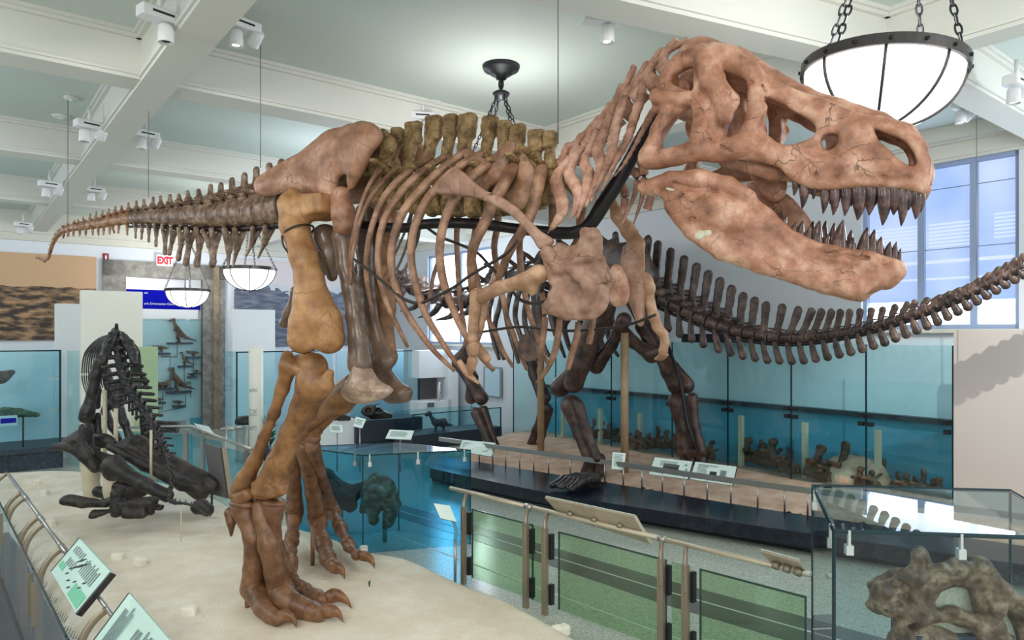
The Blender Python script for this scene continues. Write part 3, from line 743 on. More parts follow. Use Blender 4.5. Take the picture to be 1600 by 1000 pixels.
CHV = [(1450, 440, 1385, 620), (1375, 445, 1313, 612), (1275, 455, 1235, 668), (1215, 455, 1205, 682), (1135, 455, 1112, 658), (1080, 460, 1120, 640), (1045, 450, 1020, 655), (985, 450, 955, 648), (935, 450, 910, 622), (885, 445, 856, 592), (832, 440, 830, 590), (780, 425, 776, 543), (735, 425, 733, 520), (695, 420, 690, 505), (655, 415, 655, 498), (605, 420, 605, 480),
       (555, 420, 552, 470), (515, 425, 528, 470), (500, 430, 500, 476), (465, 435, 464, 480), (432, 440, 434, 482), (398, 445, 400, 482), (358, 452, 358, 484), (322, 455, 322, 484), (285, 458, 284, 486), (255, 465, 252, 490), (228, 475, 224, 500)]
for x0, y0, x1, y1 in CHV:
    sz = (y1 - y0) / 200; q = [N(*c4(x0, y0)), N(*c4(x0 * .6 + x1 * .4, y0 * .5 + y1 * .5)), N(*c4(x1, y1))]
    a = max(.012, .034 * sz); long = x0 > 1200
    mk('chevron', sdf([cap(q[0] + V(0, .05 * sz, 0), q[1], a * .9, a * .9), cap(q[0] - V(0, .05 * sz, 0), q[1], a * .9, a * .9), cap(q[1], q[2], a * .95, a * (.4 if long else 1.35), ((0, 1, 0), .7))], max(.008, .011 * sz), .02), M['bone_tail'] if x0 > 640 else M['bone_tailtip'], rex)

# ---------------- ribs
RIB = [([(905, 285), (892, 350), (870, 450), (830, 545), (775, 630), (735, 720), (710, 790)], 44),
       ([(795, 245), (755, 330), (700, 430), (655, 530), (615, 610), (600, 690), (602, 780), (608, 880)], 46),
       ([(760, 200), (680, 262), (600, 330), (530, 415), (483, 520), (463, 640), (476, 760), (515, 880), (570, 1000), (630, 1090), (700, 1165)], 38),
       ([(650, 222), (545, 280), (462, 358), (392, 450), (350, 560), (340, 680), (362, 800), (402, 920), (455, 1010), (520, 1110), (585, 1180)], 36),
       ([(578, 210), (462, 300), (372, 390), (300, 485), (262, 600), (254, 700), (275, 810), (325, 920), (385, 1010), (450, 1090), (530, 1165)], 36),
       ([(490, 232), (362, 320), (274, 420), (220, 520), (196, 640), (204, 760), (238, 880), (290, 990), (325, 1062)], 32),
       ([(420, 242), (322, 305), (234, 395), (184, 495), (156, 600), (144, 720), (156, 830), (180, 925)], 30),
       ([(280, 282), (202, 362), (142, 455), (106, 560), (82, 690), (76, 790)], 22),
       ([(240, 268), (175, 330), (126, 440), (95, 560), (72, 690), (70, 760)], 18),
       ([(205, 275), (150, 372), (112, 470), (80, 600), (64, 740)], 16)]
for i, (pts, wd) in enumerate(RIB):
    n = len(pts); t = np.linspace(0, 1, n)
    mx = [.40, .5, .56, .58, .56, .52, .46, .38, .34, .32][i]
    ws = np.interp(t, [0, .12, .3, .55, .8, 1], [.12, .3, mx * .85, mx, mx * .88, mx * .7])
    q = np.array(tr(c2, pts, ws)); r = wd / 2.777 * .0051 / 2
    prof = np.interp(np.linspace(0, 1, 6), [0, .15, .4, .7, 1], [1.25, 1.35, 1.05, .9, .5]) * r
    vf = sweep(q, prof, prof * .75, n=34, m=10, ref=(1, 0, 0))
    side = mk('rib', vf, M['bone_rib'], rex)
    # the far side's ribs hang straighter and are cut shorter
    q2 = q.copy(); q2[:, 1] *= -1
    keep = max(3, int(n * .72)) if i in (0, 1) else n
    mk('rib', sweep(q2[:keep], prof * .9, prof * .7, n=30, m=8, ref=(1, 0, 0)), M['bone_pubis'] if i > 6 else M['bone_rib'], rex)
for pts, w in [([(770, 195), (700, 290), (640, 350), (600, 390)], .25), ([(830, 250), (840, 340), (800, 420), (740, 440)], .2), ([(590, 225), (640, 300), (560, 330)], .18)]:
    mk('rib_head', sdf(chain(tr(c2, pts, w), [.05, .075, .07, .04][:len(pts)], ((0, 1, 0), .4)), .012, .05, (.006, 20)), M['bone_rib'], rex)
for pts, w in [([(490, 520), (505, 600), (498, 690), (485, 780), (475, 850)], .15), ([(565, 625), (560, 680), (545, 760), (510, 840), (470, 890)], .3), ([(640, 640), (635, 700), (615, 770), (598, 835)], .2), ([(705, 620), (695, 680), (685, 730)], .1)]:
    mk('rib', sweep(tr(c8, pts, w), [.02, .024, .024, .018, .01][:len(pts)], n=20, m=8), M['bone_rib'], rex)
mk('breast_cartilage', sdf([plate(smooth_poly([(p[0], p[2]) for p in tr(c8, [(340, 690), (385, 710), (405, 760), (395, 800), (350, 805), (318, 770)], 0)], 3), 0.25, .02, rd=.02)], .012, .02), M['apato'], rex)

# ---------------- hip bones
il = [(76, 505), (95, 455), (170, 400), (260, 350), (350, 300), (420, 240), (500, 176), (545, 156), (650, 140), (745, 120), (800, 142), (830, 188), (822, 238), (765, 305), (742, 360), (715, 410), (655, 515), (636, 488), (632, 445), (602, 432), (572, 455), (562, 500), (640, 640), (655, 700), (640, 760), (560, 740), (548, 660), (522, 592), (498, 562), (430, 550), (380, 552), (320, 532), (250, 545), (140, 562), (92, 552)]
for s, mt_ in ((1, 'bone_ilium'), (-1, 'bone_ilium')):
    q = [N(*c3(x, y), .27) for x, y in il]
    poly = smooth_poly([(p[0], p[2]) for p in q], 3)
    pr = [plate(poly, -.27 * s, .035, rd=.03, belly=.045)]
    for pts, rr in [([(520, 480), (520, 350), (560, 220), (640, 160)], [.05, .045, .04, .04]), ([(140, 510), (280, 480), (440, 500), (520, 520)], [.05, .055, .05, .06]), ([(700, 180), (720, 280), (670, 420)], [.05, .05, .04]), ([(590, 560), (600, 660), (600, 740)], [.08, .09, .085])]:
        g = tr(c3, pts, .29)
        pr += chain(g if s > 0 else flip(g), rr)
    mk('ilium', sdf(pr, .0135, .05, (.006, 11)), M[mt_], rex)
mk('sacrum', sdf(chain(tr(c3, [(300, 470), (500, 400), (700, 330), (860, 380)], 0), [.17, .18, .17, .13]) + chain(tr(c3, [(560, 250), (720, 190), (880, 250)], 0), [.09, .1, .09]) + chain(tr(c3, [(840, 190), (880, 260), (860, 330)], .1), [.05, .07, .06]), .018, .06, (.012, 12)), M['bone_spine'], rex)
# pubes: two shafts ending in the boot
for s, pts, bt in ((1, [(392, 150), (372, 250), (385, 370), (410, 470), (430, 590), (445, 700), (452, 800)], [(440, 900), (500, 925), (565, 915)]), (-1, [(470, 150), (470, 300), (478, 430), (490, 560), (512, 680), (545, 790)], [(575, 900), (620, 925), (650, 920)])):
    w = .2 * s; q = tr(c5, pts, w); b = tr(c5, bt, w * .8)
    rr = np.interp(np.linspace(0, 1, len(q)), [0, .35, .8, 1], [.10, .075, .085, .12])
    pb = mk('pubis', sdf(chain(q, rr, ((0, 1, 0), .8)), .014, .04, (.005, 11)), M['bone_pubis'], rex)
    g4_ = crop(360, 540, 4.444)
    ol = [(872, 20), (925, 20), (950, 120), (985, 190), (1030, 245), (1085, 275), (1112, 300), (1105, 335), (1050, 372), (980, 398), (900, 404), (838, 388), (800, 350), (792, 305), (822, 250), (852, 185), (868, 110)] if s > 0 else [(985, 20), (1065, 20), (1080, 110), (1120, 190), (1180, 258), (1235, 285), (1252, 325), (1235, 385), (1180, 402), (1100, 396), (1060, 350), (1040, 270), (1000, 200), (975, 120)]
    yv = -w
    mk('pubic_boot', sdf([plate(smooth_poly([(p[0], p[2]) for p in [N(*g4_(x, y), w) for x, y in ol]], 3), yv, .05, rd=.045, belly=.075)], .0125, .03, (.006, 15)), M['bone_boot' if s > 0 else 'bone_pubis'], pb)
mk('ischium', sdf(chain(tr(c5, [(300, 250), (320, 330), (330, 420)], .12), [.12, .11, .05]) + chain(tr(c5, [(300, 290), (230, 400), (175, 490), (140, 580), (124, 625)], .1), [.06, .05, .045, .04, .05]), .014, .05, (.006, 12)), M['bone_pubis'], rex)
mk('ischium', sdf(chain(tr(c5, [(330, 250), (290, 380), (200, 500)], -.15), [.1, .06, .045]), .016, .05, (.006, 12)), M['bone_pubis'], rex)

# ---------------- hind legs
fem = chain(tr(c5, [(163, 62), (150, 110), (168, 200), (205, 330), (232, 440), (245, 540)], [.4, .4, .4, .4, .4, .4]), [.055, .10, .118, .115, .118, .145]) \
    + chain(tr(c5, [(188, 130), (250, 120), (300, 125)], [.38, .3, .2]), [.1, .105, .12]) + [bx(N(*c5(262, 112), .34), (.16, .10, .085), .03)] \
    + chain(tr(c5, [(238, 530), (222, 620), (205, 690)], [.4, .42, .44]), [.14, .14, .135]) + chain(tr(c5, [(250, 530), (295, 610), (318, 690)], [.38, .36, .34]), [.14, .14, .135]) \
    + [sub(cap(N(*c5(268, 640), .52), N(*c5(264, 760), .54), .035, .06))]
mk('femur', sdf(fem, .0145, .06, (.005, 9)), M['bone_femur'], rex)
farf = chain(tr(c5, [(560, 100), (545, 250), (555, 420), (556, 560), (548, 700), (560, 770)], -.4), [.12, .11, .1, .1, .1, .12])
mk('femur', sdf(farf, .018, .06, (.005, 9)), M['bone_leg'], rex)
# near shin
tib = chain(tr(c6, [(330, 112), (335, 165), (300, 250), (262, 330), (222, 420), (192, 490)], [.4, .4, .41, .42, .43, .44]), [.13, .145, .11, .098, .105, .12]) \
    + chain(tr(c6, [(385, 132), (372, 170), (360, 205)], [.42, .42, .4]), [.04, .06, .035]) + [ell(N(*c6(300, 95), .36), (.16, .14, .07))] + chain(tr(c6, [(225, 430), (185, 500)], .44), [.08, .11]) + chain(tr(c6, [(225, 430), (225, 495)], .44), [.07, .08])
mk('tibia', sdf(tib, .0135, .05, (.005, 10)), M['bone_leg'], rex)
fib = chain(tr(c6, [(248, 78), (252, 110), (232, 180), (205, 260), (172, 340), (140, 420), (110, 480), (88, 510)], [.52, .53, .52, .51, .5, .5, .5, .5]), [.055, .07, .055, .045, .045, .06, .085, .07]) + [cap(N(*c6(250, 105), .53), N(*c6(292, 122), .5), .065, .05)]
mk('fibula', sdf(fib, .012, .04, (.004, 12)), M['bone_leg'], rex)
mk('ankle_bone', sdf(chain(tr(c6, [(135, 520), (180, 515), (230, 505)], .45), [.06, .075, .065]) + [bx(N(*c6(185, 505), .46), (.14, .1, .07), .04)], .012, .03, (.006, 14)), M['bone_leg'], rex)
mk('ankle_bone', sdf(chain(tr(c6, [(72, 528), (100, 538), (118, 525)], .52), [.05, .065, .06]), .012, .03, (.006, 14)), M['bone_leg'], rex)
def Gr(px, py, z):            # point on a level plane above the ground, in the rex frame
    return RX.to(atz(px, py, RX.o[2] + z))
def digit(pts, rads, claw_pts, claw_r, mt='bone_foot'):
    """toe bones with swollen ends, then a curved claw"""
    for i in range(len(pts) - 1):
        a, b = pts[i], pts[i + 1]; ra, rb = rads[i], rads[i + 1]; d = b - a
        mk('toe_bone', sdf([cap(a + d * .08, b - d * .12, ra * .82, rb * .74), ell(a + d * .14, ra * 1.05), ell(b - d * .16, rb * .98)], max(.008, ra * .14), ra * .5, (.003, 20)), M[mt], rex)
    mk('claw', sweep(claw_pts, np.array([.75, 1.0, .72, .36, .05]) * claw_r, np.array([.7, .8, .55, .3, .05]) * claw_r, n=16, m=10), M['claw'], rex)
def meta(pts, rads, name='foot_bone', mt='bone_foot', k=.04):
    mk(name, sdf(chain(pts, rads), .0125, k, (.004, 12)), M[mt], rex)
# near foot
m_top = tr(c6, [(108, 572), (160, 566), (205, 570)], [.47, .44, .40])
g2 = [Gr(*f6(212, 690), .17), Gr(*f6(240, 730), .14), Gr(*f6(268, 800), .09), Gr(*f6(312, 846), .06), Gr(*f6(362, 876), .055)]
g3 = [Gr(*f6(375, 700), .17), Gr(*f6(385, 740), .13), Gr(*f6(470, 795), .09), Gr(*f6(555, 825), .06), Gr(*f6(618, 845), .06)]
g4 = [Gr(*f6(410, 620), .15), Gr(*f6(420, 635), .13), Gr(*f6(505, 700), .08), Gr(*f6(590, 742), .07), Gr(*f6(640, 762), .07)]
def mtt(a, b, w0, pxmid, r):
    mid = N(*c6(*pxmid), w0); meta([a, a * .75 + mid * .25, mid, mid * .4 + b * .6, b], r)
mtt(m_top[0], g2[0], .46, (138, 665), [.125, .095, .085, .085, .115])
mtt(m_top[1], g3[0], .44, (185, 690), [.075, .075, .085, .09, .115])
mtt(m_top[2], g4[0], .36, (200, 660), [.095, .075, .07, .075, .09])
mk('ankle_bone', sdf([ell(m_top[0] + V(0, 0, .05), (.15, .12, .05)), ell(m_top[2] + V(0, 0, .05), (.13, .1, .04))], .012, .03), M['bone_foot'], rex)
digit(g2, [.10, .095, .08, .068, .06], [Gr(*f6(365, 870), .06), Gr(*f6(400, 852), .08), Gr(*f6(440, 862), .075), Gr(*f6(465, 892), .045), Gr(*f6(474, 928), .01)], .062)
digit(g3, [.115, .115, .095, .085, .07], [Gr(*f6(622, 838), .07), Gr(*f6(665, 825), .09), Gr(*f6(705, 832), .085), Gr(*f6(735, 855), .05), Gr(*f6(756, 896), .01)], .068)
digit(g4, [.085, .085, .078, .072, .065], [Gr(*f6(650, 755), .08), Gr(*f6(695, 732), .1), Gr(*f6(740, 742), .09), Gr(*f6(780, 772), .05), Gr(*f6(806, 810), .012)], .07)
mk('dew_claw', sdf(chain(tr(f6, [(72, 235), (82, 290), (82, 372)], .5), [.05, .042, .012]), .009, .02), M['bone_foot'], rex)
# far shin and foot
WF = -.6
mk('tibia', sdf(chain(tr(c6, [(470, 170), (420, 215), (350, 265), (300, 310), (282, 340)], [-.4, -.45, -.5, -.56, -.6]), [.13, .15, .1, .09, .13]), .015, .05, (.005, 10)), M['bone_leg'], rex)
mk('fibula', sdf(chain(tr(c6, [(450, 215), (400, 262), (345, 318), (325, 345)], [-.42, -.5, -.58, -.62]), [.06, .05, .05, .07]), .014, .04, (.004, 12)), M['bone_leg'], rex)
mk('ankle_bone', sdf(chain(tr(c6, [(262, 350), (300, 345), (335, 345)], WF), [.075, .085, .07]), .013, .03, (.006, 14)), M['bone_foot'], rex)
a1, a2, a3 = tr(c6, [(268, 378), (300, 374), (330, 372)], WF)
b1, b2, b3 = Gr(*f6(462, 220), .42), Gr(*f6(598, 245), .36), Gr(*f6(672, 200), .34)
for a, b, r in ((a1, b1, .095), (a2, b2, .095), (a3, b3, .085)):
    meta([a, a * .7 + b * .3, a * .35 + b * .65, b], [r, r * .8, r * .85, r * 1.15])
def Gy(px, py, y): return RX.loc(px, py, y)
digit([b1, Gr(*f6(462, 250), .36), Gr(*f6(445, 400), .17), Gr(*f6(440, 480), .12)], [.1, .09, .08, .065], [Gr(*f6(450, 495), .12), Gr(*f6(458, 520), .13), Gr(*f6(466, 550), .11), Gr(*f6(470, 580), .07), Gr(*f6(472, 604), .05)], .06)
digit([b2, Gr(*f6(602, 285), .28), Gr(*f6(635, 420), .14), Gr(*f6(660, 505), .1), Gr(*f6(690, 555), .09)], [.11, .1, .09, .085, .07], [Gr(*f6(680, 555), .1), Gr(*f6(705, 560), .11), Gr(*f6(735, 575), .1), Gr(*f6(755, 600), .06), Gr(*f6(765, 634), .03)], .075)
digit([b3, Gr(*f6(690, 225), .3), Gr(*f6(735, 320), .2), Gr(*f6(785, 425), .13), Gr(*f6(845, 500), .1)], [.095, .09, .08, .07, .06], [Gr(*f6(855, 500), .1), Gr(*f6(885, 495), .11), Gr(*f6(915, 512), .1), Gr(*f6(935, 540), .06), Gr(*f6(944, 572), .03)], .06)
for px, py0, py1, y in ((571, 350, 540, .6), (178, 700, 800, -.44)):
    t_ = Gr(*f6(px, py1), .0); mk('support_post', rod(t_ + V(0, 0, -.1), V(t_[0], t_[1], t_[2] + (.42 if px == 571 else .18)), .022), M['bone_foot'], rex)

# ---------------- shoulder and arms
sc = [(455, 368), (525, 292), (562, 300), (602, 335), (655, 378), (722, 405), (792, 450), (852, 508), (902, 560), (962, 602), (905, 642), (868, 590), (818, 530), (758, 478), (700, 448), (640, 422), (540, 405), (462, 399)]
mk('shoulder_blade', sdf([plate(smooth_poly([(p[0], p[2]) for p in tr(c2, sc, .6)], 3), -.6, .024, rd=.02, belly=.015)], .011, .02, (.003, 12)), M['bone_plaster'], rex)
co = [(900, 642), (962, 604), (1010, 622), (1050, 602), (1062, 570), (1080, 548), (1160, 562), (1166, 650), (1188, 690), (1200, 770), (1180, 860), (1150, 920), (1110, 940), (1060, 947), (980, 930), (925, 890), (932, 850), (958, 800), (918, 738), (915, 690)]
mk('chest_plate', sdf([plate(smooth_poly([(p[0], p[2]) for p in tr(c2, co, .6)], 3), lambda X, Z: -.58 - .04 * np.sin(X * 9 + Z * 7), .03, rd=.025, belly=.03)] + chain(tr(c2, [(930, 650), (980, 720), (1060, 700), (1120, 650)], .62), [.05, .045, .04, .04]) + chain(tr(c2, [(1060, 740), (1120, 800), (1100, 880)], .62), [.04, .045, .04]) + [sub(cap(N(*c2(1030, 735), .69), N(*c2(1050, 745), .69), .03)), sub(cap(N(*c2(960, 760), .68), N(*c2(1010, 830), .68), .012)), sub(cap(N(*c2(1040, 800), .69), N(*c2(1130, 770), .69), .012))], .0105, .025, (.02, 19)), M['bone_plaster'], rex)
mk('upper_arm', sdf(chain(tr(c2, [(648, 842), (720, 805), (820, 780), (895, 745)], [.6, .62, .64, .64]), [.05, .042, .05, .062]) + chain(tr(c2, [(840, 780), (868, 815)], .64), [.05, .035]), .0095, .03, (.003, 16)), M['bone_arm'], rex)
mk('forearm', sdf(chain(tr(c2, [(622, 835), (614, 910), (606, 985)], .6), [.045, .036, .036]), .008, .02), M['bone_arm'], rex)
mk('forearm', sdf(chain(tr(c2, [(652, 868), (646, 920), (640, 975)], .54), [.036, .03, .03]), .008, .02), M['bone_arm'], rex)
hd = tr(c8, [(208, 668), (206, 710), (212, 740), (212, 765), (206, 800), (200, 825)], .6)
for a, b in zip(hd[:-1:2], hd[1::2]):
    mk('finger_bone', sdf([cap(a, b, .03, .026), ell(a, .036), ell(b, .03)], .007, .02), M['bone_arm'], rex)
mk('claw', sweep(tr(c8, [(204, 822), (198, 842), (196, 862)], .6), [.032, .024, .008], n=8, m=8), M['bone_arm'], rex)
mk('finger_bone', sdf(chain(tr(c8, [(225, 735), (250, 770), (265, 790)], .5), [.03, .028, .03]), .008, .02), M['bone_arm'], rex)
mk('claw', sweep(tr(c8, [(150, 800), (185, 850), (232, 892)], .5), [.02, .026, .01], n=10, m=8), M['bone_arm'], rex)
# far side
fs = [(830, 332), (862, 318), (885, 330), (900, 420), (912, 520), (908, 640), (890, 652), (862, 580), (832, 500), (818, 430)]
mk('chest_plate', sdf([plate(smooth_poly([(p[0], p[2]) for p in tr(c8, fs, -.5)], 3), .5, .04, rd=.03, belly=.02)], .012, .02, (.006, 14)), M['bone_plaster'], rex)
mk('shoulder_blade', sdf(chain(tr(c8, [(770, 120), (800, 200), (845, 260), (880, 320), (890, 420)], -.5), [.03, .05, .055, .06, .05], ((0, 1, 0), .6)), .012, .03, (.004, 14)), M['bone_arm'], rex)
mk('chest_plate', sdf([plate(smooth_poly([(p[0], p[2]) for p in tr(c8, [(765, 440), (800, 400), (835, 440), (850, 520), (830, 575), (785, 575), (765, 520)], -.3)], 3), .3, .04, rd=.03, belly=.02)], .014, .02, (.006, 14)), M['bone_neck'], rex)
mk('upper_arm', sdf(chain(tr(c8, [(880, 450), (915, 470), (932, 500)], -.55), [.06, .055, .05]) + chain(tr(c8, [(925, 500), (935, 560), (952, 620)], -.55), [.045, .036, .045]), .011, .03), M['bone_arm'], rex)
mk('forearm', sdf(chain(tr(c8, [(950, 610), (965, 660), (990, 690)], -.55), [.045, .036, .04]), .01, .02), M['bone_arm'], rex)
mk('finger_bone', sdf(chain(tr(c8, [(990, 690), (998, 725), (990, 760)], -.55), [.036, .03, .036]), .009, .02), M['bone_arm'], rex)
mk('claw', sweep(tr(c8, [(995, 765), (980, 785), (955, 792)], -.55), [.04, .03, .008], n=8, m=8), M['bone_arm'], rex)

# ---------------- steel armature and wires
arm = [N(*c2(x, y)) for x, y in [(60, 530), (300, 545), (400, 528), (560, 524), (700, 535), (830, 552), (950, 562), (1060, 566)]]
mk('steel_armature', sweep(arm, .042, n=40, m=10), M['steel_dark'], rex)
mk('steel_armature', sweep([N(*n1(x, y)) for x, y in [(130, 955), (290, 930), (400, 780), (500, 620), (600, 440), (680, 330)]], [.04, .05, .055, .05, .05, .05], n=40, m=10), M['steel_dark'], rex)
tp_ = [p + V(0, 0, -.02) for p in tail_pts[:16]]
mk('steel_armature', sweep(tp_, np.linspace(.035, .014, len(tp_)), n=50, m=8), M['steel_dark'], rex)
for pts, w in [([(90, 680), (150, 725), (230, 790), (300, 848), (370, 872), (430, 850), (520, 805), (600, 748), (700, 690), (760, 650), (800, 600)], .56), ([(410, 545), (470, 585), (560, 620), (630, 655), (690, 720), (730, 760)], .1), ([(780, 820), (820, 860), (880, 872), (940, 855)], .5)]:
    mk('wire', sweep(tr(c2, pts, w), .012, n=40, m=6), M['wire'], rex)
mk('wire', sweep(tr(c8, [(250, 680), (400, 660), (550, 675), (700, 672), (850, 650), (960, 610)], .1), .01, n=40, m=6), M['wire'], rex)
ring = []
for t in np.linspace(0, 2 * math.pi, 17):
    c = N(*c5(186, 228), .4); ring.append(c + V(.125 * math.cos(t), .125 * math.sin(t), .05 * math.cos(t)))
mk('wire', sweep(ring, .009, n=34, m=6), M['wire'], rex)
mk('wire', sweep(tr(c5, [(252, 250), (262, 280), (285, 320), (300, 345)], .52), .009, n=12, m=6), M['wire'], rex)
mk('wire', sweep(tr(c5, [(112, 245), (118, 285), (140, 320)], .52), .009, n=12, m=6), M['wire'], rex)
# ================================================================ the hall
S_BACK, R_WALL = 21.6, 11.8          # back wall (door, murals) and window wall
H_BEAM, H_CEIL = 5.35, 5.85
def rs_box(r0, r1, s0, s1, z0, z1):  # box aligned with the room
    b = [room(r0, s0, z0), room(r1, s0, z0), room(r1, s1, z0), room(r0, s1, z0)]
    t = [room(r0, s0, z1), room(r1, s0, z1), room(r1, s1, z1), room(r0, s1, z1)]
    return hexa(b, t)
struct('floor', rs_box(-19, 13, -9, 24, -.1, 0), M['terrazzo'])
struct('ceiling', rs_box(-19, 13, -3.5, 22.4, H_CEIL, H_CEIL + .12), M['ceil'])
def cross(px, py): return atY(px, py, (H_BEAM - CH) * F / (HZ - py))
def ceil_beam(n, p, q, w, trim=.05):
    """plastered beam with a stepped moulding along both sides"""
    e = .004 * n
    parts = [slab(p, q, w, H_BEAM + e, H_CEIL)]
    parts += [slab(p, q, w + .05, H_BEAM + .035 + e, H_BEAM + .065 + e), slab(p, q, w + .09, H_CEIL - .075, H_CEIL - .035), slab(p, q, w + .15, H_CEIL - .04 + e * .1, H_CEIL)]
    return struct('trim_%d' % n, join(*parts), M['beam'])
ceil_beam(1, room(1.645, -3), room(1.645, S_BACK), .34)
ceil_beam(2, room(7.07, -3), room(7.07, S_BACK), .30)
ceil_beam(3, room(-6.6, -3), room(-6.6, S_BACK), .34)
pa, pb = V(.35, 5.4), V(3.64, 6.9)
ceil_beam(4, pa - (pb - pa) * 2.2, pb, .34)
ceil_beam(5, room(7.2, 2.95), room(R_WALL, 2.95), .34)
for i, s in enumerate((8.1, 12.4, 16.9)):
    ceil_beam(6 + i, room(-16, s + .05), room(R_WALL, s + .05), .40)
# back wall in pieces round the door, and the cornice
DL = on_s(160, 600, S_BACK); DR = on_s(350, 600, S_BACK)
rD0 = DL[:2].dot(E2); rD1 = DR[:2].dot(E2); zD = on_s(250, 411, S_BACK)[2]
jl, jr = rD0 + .55, rD1 - .62
struct('wall_back', join(rs_box(-19, jl, S_BACK, S_BACK + .3, 0, H_CEIL), rs_box(jr, R_WALL + .3, S_BACK, S_BACK + .3, 0, H_CEIL), rs_box(jl, jr, S_BACK, S_BACK + .3, zD - .35, H_CEIL)), M['wall'])
struct('trim_10', join(rs_box(-19, R_WALL, S_BACK - .28, S_BACK, H_BEAM - .05, H_CEIL), rs_box(-19, R_WALL, S_BACK - .16, S_BACK, H_BEAM - .22, H_BEAM - .05)), M['beam_trim'])
# right wall with two window openings
W1 = (on_r(1346, 400, R_WALL), on_r(1592, 400, R_WALL)); W2 = (on_r(668, 450, R_WALL), on_r(770, 450, R_WALL))
zt = on_r(1453, 266, R_WALL)[2] + .1; zb = on_r(1500, 514, R_WALL)[2]
ss = [w[:2].dot(E1) for w in (W1[1], W1[0], W2[1], W2[0])]
zb2 = on_r(720, 538, R_WALL)[2]; zt2 = on_r(720, 392, R_WALL)[2]
wr = [rs_box(R_WALL, R_WALL + .3, -3.5, ss[0], 0, H_CEIL), rs_box(R_WALL, R_WALL + .3, ss[1], ss[2], 0, H_CEIL), rs_box(R_WALL, R_WALL + .3, ss[3], S_BACK, 0, H_CEIL)]
for (a, b, z0, z1) in ((ss[0], ss[1], zb, zt), (ss[2], ss[3], zb2, zt2)):
    wr += [rs_box(R_WALL, R_WALL + .3, a, b, 0, z0), rs_box(R_WALL, R_WALL + .3, a, b, z1, H_CEIL)]
struct('wall_right', join(*wr), M['wall_r'])
struct('trim_11', join(rs_box(R_WALL - .34, R_WALL, -3.5, S_BACK, H_CEIL - .2, H_CEIL), rs_box(R_WALL - .2, R_WALL, -3.5, S_BACK, zt + .22, H_CEIL - .2), rs_box(R_WALL - .1, R_WALL, -3.5, S_BACK, zt + .02, zt + .22)), M['beam_trim'])
struct('wall_left', rs_box(-19.3, -19, -3.5, S_BACK + .3, 0, H_CEIL), M['wall'])
def window(n, a, b, z0, z1, shade_z, bars, cols, sm='shade'):
    L = b - a
    fr = [rs_box(R_WALL + .06, R_WALL + .16, a, a + .06, z0, z1), rs_box(R_WALL + .06, R_WALL + .16, b - .06, b, z0, z1), rs_box(R_WALL + .06, R_WALL + .16, a, b, z0, z0 + .07), rs_box(R_WALL + .06, R_WALL + .16, a, b, z1 - .07, z1)]
    for c in cols: fr.append(rs_box(R_WALL + .09, R_WALL + .15, a + L * c - .05, a + L * c + .05, z0, z1))
    w = struct('window_%d' % n, join(*fr), M['window_frame'])
    struct('window_shade', rs_box(R_WALL + .17, R_WALL + .18, a, b, shade_z, z1), M[sm], parent=w)
    struct('window_pane', rs_box(R_WALL + .2, R_WALL + .21, a, b, z0, shade_z + .02), M['sky_bright'], parent=w)
    bs = [rs_box(R_WALL + .155, R_WALL + .169, a + L * u0, a + L * u1, z, z + h) for (u0, u1, z, h) in bars]
    if bs: struct('window_blind', join(*bs), M['facade_light'], parent=w)
    struct('window_cord', join(*[rs_box(R_WALL + .1, R_WALL + .108, a, b, z, z + .008) for z in np.linspace(z0 + .3, z1 - .4, 3)]), M['plaque_edge'], parent=w)
    struct('window_sill', rs_box(R_WALL - .12, R_WALL + .05, a - .1, b + .1, z0 - .06, z0), M['beam_trim'], parent=w)
    return w
HW = zt - zb
br = []
for k in range(7):
    z = zb + HW * (.50 + .022 * k)
    br += [(.30, .56, z, .022), (.62, .97, z, .022), (.03, .16, z + .06, .022)]
br += [(.05, .97, zb + HW * .30, .03), (.05, .97, zb + HW * .40, .05)]
window(1, ss[0], ss[1], zb, zt, zb + HW * .17, br, (.27, .6))
window(2, ss[2], ss[3], zb2, zt2, zb2 + .3, [], (.5,), 'sky_bright')
# pelmet band over the near window
struct('trim_12', rs_box(R_WALL - .06, R_WALL, ss[0] - .1, ss[1] + .12, zt - .02, zt + .08), M['beam_trim'])

# ---------------- doorway with stone surround
sur = [rs_box(rD0, jl, S_BACK - .12, S_BACK + .35, 0, zD), rs_box(jr, rD1, S_BACK - .12, S_BACK + .35, 0, zD), rs_box(rD0, rD1, S_BACK - .12, S_BACK + .35, zD - .42, zD)]
dr = struct('door_1', join(*sur), M['stone'])
struct('door_reveal', rs_box(jr - .3, jr, S_BACK + .1, S_BACK + .5, 0, zD - .42), M['wall_r'], parent=dr)
struct('door_jamb', rs_box(jr + .28, jr + .44, S_BACK - .17, S_BACK - .12, 0, zD - .02), M['stone_brown'], parent=dr)
struct('wall_passage', rs_box(jl - 1.5, jr + 1.5, S_BACK + .9, S_BACK + 1.1, 0, H_CEIL), M['white_panel'])
